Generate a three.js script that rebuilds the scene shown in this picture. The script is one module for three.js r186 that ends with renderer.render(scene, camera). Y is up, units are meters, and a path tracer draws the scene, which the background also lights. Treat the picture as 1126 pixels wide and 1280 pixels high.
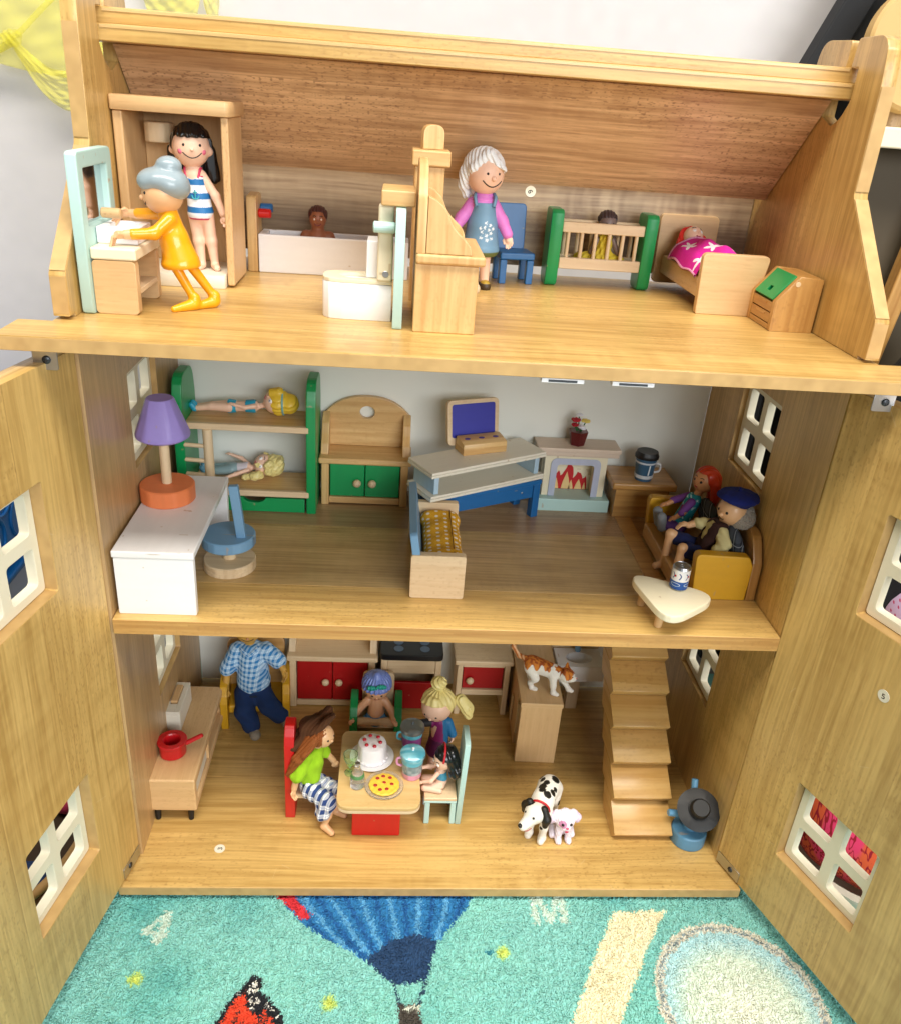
import * as THREE from 'three';
import { RoundedBoxGeometry } from 'three/addons/geometries/RoundedBoxGeometry.js';
import { mergeGeometries, toCreasedNormals } from 'three/addons/utils/BufferGeometryUtils.js';
import { RectAreaLightUniformsLib } from 'three/addons/lights/RectAreaLightUniformsLib.js';

// ---------- camera, light, exposure ----------
const scene = new THREE.Scene();
const camera = new THREE.PerspectiveCamera(62.79, 900 / 1024, 0.01, 30);
camera.position.set(-0.0666, 0.712, 0.627);
camera.rotation.set(-0.4569, -0.0851, 0.0765, 'YXZ');
const renderer = new THREE.WebGLRenderer({ antialias: true });
renderer.setSize(900, 1024);
renderer.toneMapping = THREE.LinearToneMapping;
renderer.toneMappingExposure = 1.12;
renderer.shadowMap.enabled = true;
RectAreaLightUniformsLib.init();
scene.background = new THREE.Color(0.075, 0.077, 0.082);          // even light of the bright playroom around the toy
// ceiling lamp above and in front of the toy, daylight window behind the photographer
const LAMPS = [
  { name: 'ceiling_lamp', label: 'long white ceiling panel lamp over the rug, out of the picture', cat: 'ceiling lamp', at: [0.05, 2.45, 0.72], to: [0.05, 0, 0.72], w: 2.6, h: 0.6, color: [1, 0.93, 0.82], power: 14.8 },
  { name: 'window', label: 'bright daylight window behind the photographer, out of the picture', cat: 'window', at: [1.1, 1.35, 2.6], to: [0, 0.45, -0.2], w: 2.2, h: 1.2, color: [0.93, 0.97, 1], power: 6.2 },
];

// ---------- small tools ----------
function rnd(seed) { let s = seed >>> 0; return () => { s = (s + 0x6D2B79F5) >>> 0; let t = Math.imul(s ^ (s >>> 15), 1 | s); t = (t + Math.imul(t ^ (t >>> 7), 61 | t)) ^ t; return ((t ^ (t >>> 14)) >>> 0) / 4294967296; }; }
const R = rnd(7);
const clamp = (x, a = 0, b = 1) => Math.min(b, Math.max(a, x));
const sstep = (a, b, x) => { const t = clamp((x - a) / (b - a)); return t * t * (3 - 2 * t); };
const lerp = (a, b, t) => a + (b - a) * t;
const mix3 = (a, b, t) => [lerp(a[0], b[0], t), lerp(a[1], b[1], t), lerp(a[2], b[2], t)];
const lin = (hex) => { const c = new THREE.Color(hex); return [c.r, c.g, c.b]; };
function hash(x, y, s) { let h = Math.imul(x, 374761393) + Math.imul(y, 668265263) + Math.imul(s, 2246822519); h = Math.imul(h ^ (h >>> 13), 1274126177); return ((h ^ (h >>> 16)) >>> 0) / 4294967296; }
function noise(x, y, px, py, s) {              // value noise that repeats every px, py cells
  const xi = Math.floor(x), yi = Math.floor(y), fx = x - xi, fy = y - yi;
  const u = fx * fx * (3 - 2 * fx), v = fy * fy * (3 - 2 * fy);
  const x0 = ((xi % px) + px) % px, x1 = (x0 + 1) % px, y0 = ((yi % py) + py) % py, y1 = (y0 + 1) % py;
  return lerp(lerp(hash(x0, y0, s), hash(x1, y0, s), u), lerp(hash(x0, y1, s), hash(x1, y1, s), u), v);
}
const toS = (c) => Math.round(255 * clamp(c <= 0.0031308 ? c * 12.92 : 1.055 * Math.pow(c, 1 / 2.4) - 0.055));
function texture(w, h, fn, srgb = true) {      // fn(u, v) returns linear colour, or a grey value
  const d = new Uint8Array(w * h * 4);
  for (let j = 0; j < h; j++) for (let i = 0; i < w; i++) {
    const c = fn((i + 0.5) / w, (j + 0.5) / h), k = (j * w + i) * 4;
    for (let n = 0; n < 3; n++) d[k + n] = srgb ? toS(c[n]) : Math.round(255 * clamp(c));
    d[k + 3] = 255;
  }
  const t = new THREE.DataTexture(d, w, h); t.magFilter = THREE.LinearFilter; t.minFilter = THREE.LinearMipmapLinearFilter;
  t.generateMipmaps = true; t.wrapS = t.wrapT = THREE.RepeatWrapping; t.colorSpace = srgb ? THREE.SRGBColorSpace : THREE.NoColorSpace; t.needsUpdate = true;
  return t;
}

// ---------- wood ----------
// u runs along the grain; a square of texture is PERIOD metres of wood
const PERIOD = 0.5;
function wood({ seed, light, dark, pore, w = 1024, h = 1024, strips = 1, curl = 0.25, fleck = 0.3, bands = 0, fine = 1.2, streak = 1, scuffs = 0, tone = 0.2, rough = 0.42, coat = 0.25, bump = 0.00012 }) {
  const r = rnd(seed), cuts = [0], tones = [], curls = [];
  while (cuts.at(-1) < 0.9 && strips > 1) cuts.push(cuts.at(-1) + (0.6 + r() * 0.8) / strips);
  cuts.push(1);
  for (let k = 0; k < cuts.length; k++) { tones.push((r() - 0.5) * tone); curls.push(0.3 + r() * 1.1); }
  const height = new Float32Array(w * h), scr = [];
  for (let k = 0; k < scuffs; k++) { const x = r(), y = r(), a = r() * 6.3, l = 0.006 + 0.03 * r(); scr.push([x, y, Math.cos(a) * l, Math.sin(a) * l, 0.0005 + 0.0007 * r(), r() < 0.7 ? 1 : -1]); }
  const map = texture(w, h, (u, v) => {
    let k = 0; while (k < cuts.length - 2 && v > cuts[k + 1]) k++;
    const o = seed * 31 + k * 7;
    const wv = v + 0.014 * (noise(u * 3, v * 6, 3, 6, o + 1) - 0.5) + 0.003 * (noise(u * 9, v * 20, 9, 20, o + 2) - 0.5);
    const g1 = noise(u * 2, wv * 30, 2, 30, o + 3), g2 = noise(u * 4, wv * 110, 4, 110, o + 4), g3 = noise(u * 9, wv * 270, 9, 270, o + 5), g4 = noise(u * 22, wv * 480, 22, 480, o + 14);
    let t = 0.52 + 0.34 * (g1 - 0.5) + 0.42 * streak * (g2 - 0.5) + 0.5 * streak * (g3 - 0.5) + 0.3 * streak * (g4 - 0.5) + tones[k];
    const lean = 0.35 * noise(u * 4, v * 3, 4, 3, o + 15);
    const cw = 0.55 * noise((u + lean * v * 0.1) * 40 + 2.2 * noise(u * 8, v * 5, 8, 5, o + 6), v * 9, 40, 9, o + 7) + 0.45 * noise(u * 105 + 1.5 * noise(u * 12, v * 22, 12, 22, o + 16), v * 26, 105, 26, o + 17);
    const mask = sstep(0.4, 0.7, noise(u * 2, v * 5, 2, 5, o + 8));
    t += curl * curls[k] * (cw - 0.5) * (0.2 + 1.1 * mask);
    if (bands) { const p = (v + 0.035 * noise(u * 2, v * 3, 2, 3, o + 9) + 0.006 * noise(u * 5, v * 16, 5, 16, o + 18)) * bands, f = p - Math.floor(p); t -= 0.6 * Math.pow(f, 4) * (0.5 + 0.8 * noise(u * 2, v * 20, 2, 20, o + 10)); }
    let c = mix3(dark, light, clamp(t));
    const fu = Math.round(150 * fine), fv = Math.round(360 * fine), f = noise(u * fu, wv * fv, fu, fv, o + 11), f2 = noise(u * 40, wv * 420, 40, 420, o + 12);
    const a = sstep(0.66, 0.9, f) * (0.15 + 1.1 * sstep(0.35, 0.7, noise(u * 4, v * 6, 4, 6, o + 13))) + 0.55 * sstep(0.7, 0.95, f2);
    c = mix3(c, pore, clamp(a * fleck));
    for (const q of scr) { const dx = u - q[0], dy = v - q[1]; if (dx * dx + dy * dy > 0.0016) continue; const l2 = q[2] * q[2] + q[3] * q[3], e = clamp((dx * q[2] + dy * q[3]) / l2), d = Math.hypot(dx - e * q[2], dy - e * q[3]); if (d < q[4]) c = q[5] > 0 ? mix3(c, [0.75, 0.62, 0.42], 0.35 * (1 - d / q[4])) : mix3(c, pore, 0.6 * (1 - d / q[4])); }
    if (k && v - cuts[k] < 0.0012) c = mix3(c, pore, 0.4);
    height[Math.min(h - 1, Math.floor(v * h)) * w + Math.min(w - 1, Math.floor(u * w))] = clamp(0.6 + 0.25 * (g3 - 0.5) - 0.4 * a);
    return c;
  });
  const bm = texture(w, h, (u, v) => height[Math.floor(v * h) * w + Math.floor(u * w)], false);
  const m = new THREE.MeshPhysicalMaterial({ map, bumpMap: bm, bumpScale: bump, roughness: rough, clearcoat: coat, clearcoatRoughness: 0.35 });
  return m;
}
const M = {};
M.veneer = wood({ seed: 3, light: [0.69, 0.455, 0.155], dark: [0.45, 0.265, 0.072], pore: [0.35, 0.185, 0.047], strips: 6, curl: 0.5, fleck: 0.34, streak: 1.25, tone: 0.34, rough: 0.36, coat: 0.35, scuffs: 26 });
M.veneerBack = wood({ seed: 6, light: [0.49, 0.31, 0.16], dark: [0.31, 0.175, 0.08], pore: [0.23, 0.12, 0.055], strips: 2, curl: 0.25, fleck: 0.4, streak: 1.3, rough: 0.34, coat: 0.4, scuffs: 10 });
M.veneerFloor = wood({ seed: 9, light: [0.66, 0.45, 0.19], dark: [0.39, 0.235, 0.08], pore: [0.29, 0.16, 0.06], strips: 1, curl: 1.15, fleck: 0.3, streak: 1.1, rough: 0.36, coat: 0.35, scuffs: 16 });
M.veneerShadeWall = wood({ seed: 4, light: [0.58, 0.37, 0.165], dark: [0.37, 0.215, 0.085], pore: [0.31, 0.17, 0.07], strips: 5, curl: 0.2, fleck: 0.4, tone: 0.2, rough: 0.36, coat: 0.35 });  // house veneer again, greyed for the left wall: indoor shade mixed into its colour
M.veneerShadeRoof = wood({ seed: 5, light: [0.74, 0.485, 0.27], dark: [0.40, 0.225, 0.11], pore: [0.27, 0.14, 0.07], strips: 3, curl: 0.28, fleck: 0.6, fine: 1.4, streak: 1.25, tone: 0.16, rough: 0.38, coat: 0.35 });  // same house veneer, browner for the roof board with the indoor shade painted in
M.figuredShade = wood({ seed: 8, light: [0.43, 0.315, 0.19], dark: [0.20, 0.125, 0.07], pore: [0.19, 0.105, 0.055], strips: 1, curl: 1.1, fleck: 0.3, rough: 0.4, coat: 0.3 });  // wavy figure is real wood; dark grey tone paints attic shade onto the knee wall
M.pine = wood({ seed: 11, light: [0.76, 0.52, 0.23], dark: [0.60, 0.345, 0.125], pore: [0.46, 0.22, 0.07], w: 512, h: 512, bands: 40, curl: 0.1, fleck: 0.15, rough: 0.45, coat: 0.2 });
M.beech = wood({ seed: 13, light: [0.72, 0.485, 0.245], dark: [0.60, 0.37, 0.165], pore: [0.44, 0.23, 0.095], curl: 0.12, fleck: 0.4, fine: 1.5, streak: 0.6, rough: 0.45, coat: 0.2 });
M.birch = wood({ seed: 17, light: [0.77, 0.60, 0.385], dark: [0.65, 0.465, 0.265], pore: [0.47, 0.30, 0.15], w: 512, h: 512, curl: 0.2, fleck: 0.2, rough: 0.5, coat: 0.1 });
M.amber = wood({ seed: 19, light: [0.64, 0.37, 0.115], dark: [0.43, 0.205, 0.05], pore: [0.28, 0.12, 0.03], w: 512, h: 512, bands: 34, curl: 0.2, fleck: 0.2, rough: 0.35, coat: 0.4 });
M.amber2 = wood({ seed: 23, light: [0.70, 0.445, 0.165], dark: [0.54, 0.30, 0.085], pore: [0.32, 0.14, 0.03], w: 512, h: 512, bands: 22, curl: 0.35, fleck: 0.25, rough: 0.36, coat: 0.4 });
M.veneerTable = wood({ seed: 29, light: [0.74, 0.52, 0.24], dark: [0.62, 0.40, 0.15], pore: [0.42, 0.24, 0.08], w: 512, h: 512, curl: 0.2, fleck: 0.2, rough: 0.3, coat: 0.5 });
M.mdf = (() => { const map = texture(256, 256, (u, v) => { const n = 0.6 * noise(u * 60, v * 60, 60, 60, 91) + 0.4 * noise(u * 128, v * 128, 128, 128, 92); return mix3([0.46, 0.285, 0.105], [0.62, 0.40, 0.16], n); });
  return new THREE.MeshStandardMaterial({ map, roughness: 0.6 }); })();
const grainNoise = texture(256, 256, (u, v) => 0.5 * noise(u * 40, v * 40, 40, 40, 51) + 0.5 * noise(u * 120, v * 120, 120, 120, 52), false);
const wear = texture(512, 512, (u, v) => 0.35 + 0.4 * noise(u * 9, v * 9, 9, 9, 61) + 0.25 * noise(u * 50, v * 50, 50, 50, 62), false);
const weave = texture(256, 256, (u, v) => 0.5 + 0.25 * Math.sin(u * 6.2832 * 24) * Math.sin(v * 6.2832 * 24) + 0.25 * noise(u * 60, v * 60, 60, 60, 63), false);
function paint(hex, rough = 0.42, o = {}) {     // brushed lacquer on wood: faint waviness and uneven gloss
  const base = lin(hex), s = Math.round(base[0] * 900 + base[1] * 500 + base[2] * 300);
  const map = texture(512, 512, (u, v) => { const n = noise(u * 5, v * 5, 5, 5, s) * 0.4 + noise(u * 18, v * 150, 18, 150, s + 1) * 0.4 + noise(u * 240, v * 240, 240, 240, s + 3) * 0.2, chip = noise(u * 75, v * 75, 75, 75, s + 2) > 0.965 ? 1 : 0; return base.map((c, i) => lerp(c * (base[1] > 0.6 ? 0.955 + 0.08 * n : 0.91 + 0.16 * n), [0.45, 0.30, 0.16][i], 0.55 * chip)); });
  return new THREE.MeshPhysicalMaterial({ map, roughness: rough, roughnessMap: null, bumpMap: grainNoise, bumpScale: 0.00006, clearcoat: 0.2, clearcoatRoughness: 0.4, ...o });
}
const flat = (hex, rough = 0.5, o = {}) => new THREE.MeshPhysicalMaterial({ color: new THREE.Color(hex), roughness: rough, ...(rough > 0.85 ? { bumpMap: weave, bumpScale: 0.0004 } : {}), ...o });
M.white = paint('#f3f3f5', 0.45); M.cream = paint('#ece2c4', 0.5); M.whiteWood = paint('#e2dccb', 0.5);
M.mint = paint('#b7d9d3', 0.5); M.green = paint('#0a9652', 0.35); M.red = paint('#cf0f12', 0.38); M.darkRed = paint('#a80c12', 0.4);
M.blue = paint('#1a639f', 0.38); M.slate = paint('#719cbe', 0.5); M.paleBlue = paint('#a9c3d4', 0.5); M.slateB = paint('#5a90b4', 0.42); M.purple = paint('#9d8bd3', 0.55); M.orange = paint('#e67f4a', 0.55);
M.mustard = paint('#d3a01c', 0.45); M.black = flat('#121214', 0.45); M.steel = new THREE.MeshStandardMaterial({ color: 0xb9bcc0, metalness: 1, roughness: 0.32, bumpMap: grainNoise, bumpScale: 0.00003 });
M.darkSteel = new THREE.MeshStandardMaterial({ color: 0x55585c, metalness: 1, roughness: 0.45 });
M.mirror = new THREE.MeshStandardMaterial({ color: 0xd6d8da, metalness: 1, roughness: 0.08 });
M.frame = flat('#ebe4cc', 0.4, { bumpMap: grainNoise, bumpScale: 0.00005 });
M.panelWhite = flat('#eceee6', 0.28, { clearcoat: 0.3, clearcoatRoughness: 0.2 });
const dull = { bumpMap: grainNoise, bumpScale: 0.00005 }; M.skin = flat('#efbd9d', 0.5, dull); M.skinPale = flat('#f3c9ae', 0.48, dull); M.skinWood = flat('#e2b283', 0.45, { clearcoat: 0.2, ...dull }); M.skinTan = flat('#c98d5f', 0.45); M.skinBrown = flat('#9a5f42', 0.45); M.skinGrey = flat('#77655f', 0.5);
M.vcol = new THREE.MeshPhysicalMaterial({ vertexColors: true, roughness: 0.5, bumpMap: grainNoise, bumpScale: 0.00005 });
M.vcolSoft = new THREE.MeshPhysicalMaterial({ vertexColors: true, roughness: 0.8 });
M.ink = flat('#17110f', 0.4);

// ---------- shapes ----------
const V3 = (a) => new THREE.Vector3(...a);
function uvBox(g, axis = 'x', scale = PERIOD, same = false) {      // uv in metres, grain along the axis
  if (g.index) g = g.toNonIndexed();
  const p = g.attributes.position, n = g.attributes.normal, uv = new Float32Array(p.count * 2), a = 'xyz'.indexOf(axis);
  const ou = same ? 0 : R(), ov = same ? 0 : R();
  for (let i = 0; i < p.count; i += 3) {
    const m = [0, 0, 0]; for (let k = 0; k < 3; k++) { m[0] += n.getX(i + k); m[1] += n.getY(i + k); m[2] += n.getZ(i + k); }
    const f = m.map(Math.abs), d = f[0] >= f[1] && f[0] >= f[2] ? 0 : f[1] >= f[2] ? 1 : 2;
    for (let k = 0; k < 3; k++) {
      const c = [p.getX(i + k), p.getY(i + k), p.getZ(i + k)];
      let s, t; if (d === a) { const q = [0, 1, 2].filter((e) => e !== d); s = c[q[0]] * 0.2; t = c[q[1]]; } else { s = c[a]; t = c[3 - a - d]; }
      uv[(i + k) * 2] = s / scale + ou; uv[(i + k) * 2 + 1] = t / scale + ov;
    }
  }
  g.setAttribute('uv', new THREE.BufferAttribute(uv, 2));
  return g;
}
function bx(x0, x1, y0, y1, z0, z1, r = 0.0012, axis = null) {
  const w = x1 - x0, h = y1 - y0, d = z1 - z0;
  const g = new RoundedBoxGeometry(w, h, d, 2, Math.min(r, w / 2.02, h / 2.02, d / 2.02)).translate((x0 + x1) / 2, (y0 + y1) / 2, (z0 + z1) / 2);
  return uvBox(g, axis || (w >= h && w >= d ? 'x' : h >= d ? 'y' : 'z'));
}
function poly(pts, hole = false) {             // corners [x, y, radius] become a rounded outline
  const s = hole ? new THREE.Path() : new THREE.Shape(), n = pts.length;
  for (let i = 0; i < n; i++) {
    const [x, y, r = 0] = pts[i], a = pts[(i + n - 1) % n], b = pts[(i + 1) % n];
    const da = Math.hypot(a[0] - x, a[1] - y), db = Math.hypot(b[0] - x, b[1] - y), q = Math.min(r, da / 2.01, db / 2.01);
    const p0 = [x + (a[0] - x) / da * q, y + (a[1] - y) / da * q], p1 = [x + (b[0] - x) / db * q, y + (b[1] - y) / db * q];
    if (i === 0) s.moveTo(...p0); else s.lineTo(...p0);
    if (q > 0) s.quadraticCurveTo(x, y, ...p1);
  }
  s.closePath(); return s;
}
const rect = (x0, x1, y0, y1, r = 0, hole = false) => poly([[x0, y0, r], [x1, y0, r], [x1, y1, r], [x0, y1, r]], hole);
function slab(shape, depth, axis = 'x', bevel = 0.0006, seg = 8) {     // outline in x, y; thickness from z = 0 to depth
  if (Array.isArray(shape)) shape = poly(shape);
  let g = new THREE.ExtrudeGeometry(shape, { depth: depth - 2 * bevel, bevelEnabled: bevel > 0, bevelThickness: bevel, bevelSize: bevel, bevelOffset: -bevel, bevelSegments: 2, curveSegments: seg });
  g.translate(0, 0, bevel); g = toCreasedNormals(g, 0.7);
  const p = g.attributes.position, n = g.attributes.normal, a = new THREE.Vector3(), b = new THREE.Vector3(), c = new THREE.Vector3();
  for (let i = 0; i < p.count; i += 3) {                 // the broad faces stay flat
    a.fromBufferAttribute(p, i); b.fromBufferAttribute(p, i + 1).sub(a); c.fromBufferAttribute(p, i + 2).sub(a); b.cross(c).normalize();
    if (Math.abs(b.z) > 0.999) for (let k = 0; k < 3; k++) n.setXYZ(i + k, 0, 0, Math.sign(b.z));
  }
  return uvBox(g, axis);
}
const turnY = (g) => g.rotateY(-Math.PI / 2);   // outline x becomes z, thickness runs along -x
function lathe(pts, seg = 28, axis = 'y') {     // [radius, height] profile
  const v = pts.map(([r, y]) => new THREE.Vector2(Math.max(r, 1e-5), y));
  return uvBox(toCreasedNormals(new THREE.LatheGeometry(v, seg), 0.6), axis);
}
const disc = (r, h, c = 0.0008, seg = 28) => lathe([[0, 0], [r - c, 0], [r, c], [r, h - c], [r - c, h], [0, h]], seg);
const Y = new THREE.Vector3(0, 1, 0);
function dowel(a, b, r, c = 0.0005, r2 = r) {
  const A = V3(a), B = V3(b), l = A.distanceTo(B);
  const g = lathe([[0, 0], [r - c, 0], [r, c], [r2, l - c], [r2 - c, l], [0, l]], 16);
  return g.applyQuaternion(new THREE.Quaternion().setFromUnitVectors(Y, B.clone().sub(A).normalize())).translate(...a);
}
function tube(pts, r, seg = 24, rad = 8, closed = false) { return new THREE.TubeGeometry(new THREE.CatmullRomCurve3(pts.map(V3), closed), seg, r, rad, closed); }
const ball = (x, y, z, rx, ry = rx, rz = rx, seg = 18) => new THREE.SphereGeometry(1, seg, Math.round(seg * 0.7)).scale(rx, ry, rz).translate(x, y, z);
const merge = (list) => mergeGeometries(list.map((g) => { const q = g.index ? g.toNonIndexed() : g; for (const k of Object.keys(q.attributes)) if (!['position', 'normal', 'uv'].includes(k)) q.deleteAttribute(k); return q; }));

// ---------- soft bodies: rounded bones and ellipsoids joined smoothly, meshed with surface nets (millimetres in, metres out) ----------
const L = (a, ra, b, rb) => [...a, ra, ...b, rb];
function fieldOf(prims, k) {
  return (x, y, z) => {
    let d = 1e9;
    for (const p of prims) {
      let e;
      if (p.length === 8) {
        const bx_ = p[4] - p[0], by = p[5] - p[1], bz = p[6] - p[2], ax = x - p[0], ay = y - p[1], az = z - p[2];
        const h = clamp((ax * bx_ + ay * by + az * bz) / (bx_ * bx_ + by * by + bz * bz + 1e-9));
        e = Math.hypot(ax - h * bx_, ay - h * by, az - h * bz) - (p[3] + (p[7] - p[3]) * h);
      } else {
        const qx = (x - p[0]) / p[3], qy = (y - p[1]) / p[4], qz = (z - p[2]) / p[5], k0 = Math.hypot(qx, qy, qz), k1 = Math.hypot(qx / p[3], qy / p[4], qz / p[5]);
        e = k1 < 1e-6 ? -Math.min(p[3], p[4], p[5]) : k0 * (k0 - 1) / k1;
      }
      if (k > 0) { const h = clamp(0.5 + 0.5 * (d - e) / k); d = lerp(d, e, h) - k * h * (1 - h); } else d = Math.min(d, e);
    }
    return d;
  };
}
function skin(prims, { k = 2, c = 1, cut = [], sub = null, disp = null, col = null, uv = 0.02 } = {}) {
  const f0 = fieldOf(prims, k), fs = sub && fieldOf(sub, 0.5);
  const f = (x, y, z) => { let d = f0(x, y, z); if (disp) d += disp(x, y, z); for (const q of cut) d = Math.max(d, typeof q === 'function' ? q(x, y, z) : q[0] * x + q[1] * y + q[2] * z - q[3]); if (fs) d = Math.max(d, -fs(x, y, z)); return d; };
  const lo = [1e9, 1e9, 1e9], hi = [-1e9, -1e9, -1e9], pad = k * 0.6 + 2 * c + (disp ? 2 : 0);
  for (const p of prims) for (let a = 0; a < 3; a++) {
    if (p.length === 8) { lo[a] = Math.min(lo[a], p[a] - p[3], p[a + 4] - p[7]); hi[a] = Math.max(hi[a], p[a] + p[3], p[a + 4] + p[7]); }
    else { lo[a] = Math.min(lo[a], p[a] - p[a + 3]); hi[a] = Math.max(hi[a], p[a] + p[a + 3]); }
  }
  const n = [0, 1, 2].map((a) => Math.ceil((hi[a] - lo[a] + 2 * pad) / c) + 1), o = lo.map((v) => v - pad);
  const [nx, ny, nz] = n, F = new Float32Array(nx * ny * nz), at = (i, j, l) => (l * ny + j) * nx + i;
  for (let l = 0; l < nz; l++) for (let j = 0; j < ny; j++) for (let i = 0; i < nx; i++) F[at(i, j, l)] = f(o[0] + i * c, o[1] + j * c, o[2] + l * c);
  const idx = new Int32Array(nx * ny * nz).fill(-1), P = [], I = [];
  const corner = [[0, 0, 0], [1, 0, 0], [0, 1, 0], [1, 1, 0], [0, 0, 1], [1, 0, 1], [0, 1, 1], [1, 1, 1]];
  const edge = [[0, 1], [2, 3], [4, 5], [6, 7], [0, 2], [1, 3], [4, 6], [5, 7], [0, 4], [1, 5], [2, 6], [3, 7]];
  for (let l = 0; l < nz - 1; l++) for (let j = 0; j < ny - 1; j++) for (let i = 0; i < nx - 1; i++) {
    const v = corner.map(([a, b, e]) => F[at(i + a, j + b, l + e)]); let s = 0; for (const q of v) s += q < 0;
    if (s === 0 || s === 8) continue;
    let m = 0, x = 0, y = 0, z = 0;
    for (const [a, b] of edge) if ((v[a] < 0) !== (v[b] < 0)) { const t = v[a] / (v[a] - v[b]); m++; x += lerp(corner[a][0], corner[b][0], t); y += lerp(corner[a][1], corner[b][1], t); z += lerp(corner[a][2], corner[b][2], t); }
    idx[at(i, j, l)] = P.length / 3; P.push(o[0] + (i + x / m) * c, o[1] + (j + y / m) * c, o[2] + (l + z / m) * c);
  }
  const quad = (a, b, d, e, flip) => { if (a < 0 || b < 0 || d < 0 || e < 0) return; if (flip) I.push(a, d, b, a, e, d); else I.push(a, b, d, a, d, e); };
  for (let l = 1; l < nz - 1; l++) for (let j = 1; j < ny - 1; j++) for (let i = 1; i < nx - 1; i++) {
    const s = F[at(i, j, l)] < 0;
    if (s !== F[at(i + 1, j, l)] < 0) quad(idx[at(i, j - 1, l - 1)], idx[at(i, j, l - 1)], idx[at(i, j, l)], idx[at(i, j - 1, l)], !s);
    if (s !== F[at(i, j + 1, l)] < 0) quad(idx[at(i - 1, j, l - 1)], idx[at(i - 1, j, l)], idx[at(i, j, l)], idx[at(i, j, l - 1)], !s);
    if (s !== F[at(i, j, l + 1)] < 0) quad(idx[at(i - 1, j - 1, l)], idx[at(i, j - 1, l)], idx[at(i, j, l)], idx[at(i - 1, j, l)], !s);
  }
  const N = new Float32Array(P.length), U = new Float32Array(P.length / 3 * 2), C = col ? new Float32Array(P.length) : null, e = c * 0.6;
  for (let i = 0; i < P.length; i += 3) {
    const [x, y, z] = [P[i], P[i + 1], P[i + 2]];
    const gx = f(x + e, y, z) - f(x - e, y, z), gy = f(x, y + e, z) - f(x, y - e, z), gz = f(x, y, z + e) - f(x, y, z - e), q = Math.hypot(gx, gy, gz) || 1;
    N[i] = gx / q; N[i + 1] = gy / q; N[i + 2] = gz / q;
    U[i / 3 * 2] = (x + 0.7 * z) * 0.001 / uv; U[i / 3 * 2 + 1] = (y + 0.4 * z) * 0.001 / uv;
    if (col) { const q3 = col(x, y, z); C[i] = q3[0]; C[i + 1] = q3[1]; C[i + 2] = q3[2]; }
  }
  const g = new THREE.BufferGeometry();
  g.setAttribute('position', new THREE.Float32BufferAttribute(P.map((v) => v * 0.001), 3));
  g.setAttribute('normal', new THREE.BufferAttribute(N, 3)); g.setAttribute('uv', new THREE.BufferAttribute(U, 2));
  if (col) g.setAttribute('color', new THREE.BufferAttribute(C, 3));
  g.setIndex(I); return g;
}
const add = (a, b, s = 1) => [a[0] + b[0] * s, a[1] + b[1] * s, a[2] + b[2] * s];
const unit = (a) => { const l = Math.hypot(...a); return a.map((v) => v / l); };
const cross = (a, b) => [a[1] * b[2] - a[2] * b[1], a[2] * b[0] - a[0] * b[2], a[0] * b[1] - a[1] * b[0]];
// a hand at wrist w: fingers along d, palm facing p, size s; side = which side the thumb leaves
function hand(w, d, p, s, side = 1, curl = 0.25) {
  d = unit(d); let sd = unit(cross(d, p)); p = cross(sd, d);
  const q = [L(w, s * 0.17, add(w, d, s * 0.42), s * 0.2), L(add(add(w, d, s * 0.35), sd, s * 0.14), s * 0.13, add(add(w, d, s * 0.35), sd, -s * 0.14), s * 0.13)];
  [[-1.5, 0.34], [-0.5, 0.42], [0.5, 0.45], [1.5, 0.38]].forEach(([k, l]) => {
    const b0 = add(add(w, d, s * 0.42), sd, k * s * 0.125), b1 = add(add(b0, d, s * l * 0.55), p, s * curl * 0.15), b2 = add(add(b1, d, s * l * 0.45), p, s * curl * 0.6);
    q.push(L(b0, s * 0.075, b1, s * 0.068), L(b1, s * 0.068, b2, s * 0.055));
  });
  const t0 = add(add(w, d, s * 0.14), sd, side * s * 0.16), t1 = add(add(t0, d, s * 0.16), sd, side * s * 0.16);
  q.push(L(t0, s * 0.09, t1, s * 0.08), L(t1, s * 0.08, add(add(t1, d, s * 0.2), p, s * curl * 0.2), s * 0.06));
  return skin(q, { k: s * 0.05, c: Math.max(0.4, s * 0.045) });
}
// a point on an ellipsoidal head, mm
const onHead = (c, r, yaw, pitch, out = 0) => [c[0] + (r[0] + out) * Math.sin(yaw) * Math.cos(pitch), c[1] + (r[1] + out) * Math.sin(pitch), c[2] + (r[2] + out) * Math.cos(yaw) * Math.cos(pitch)];

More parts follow.
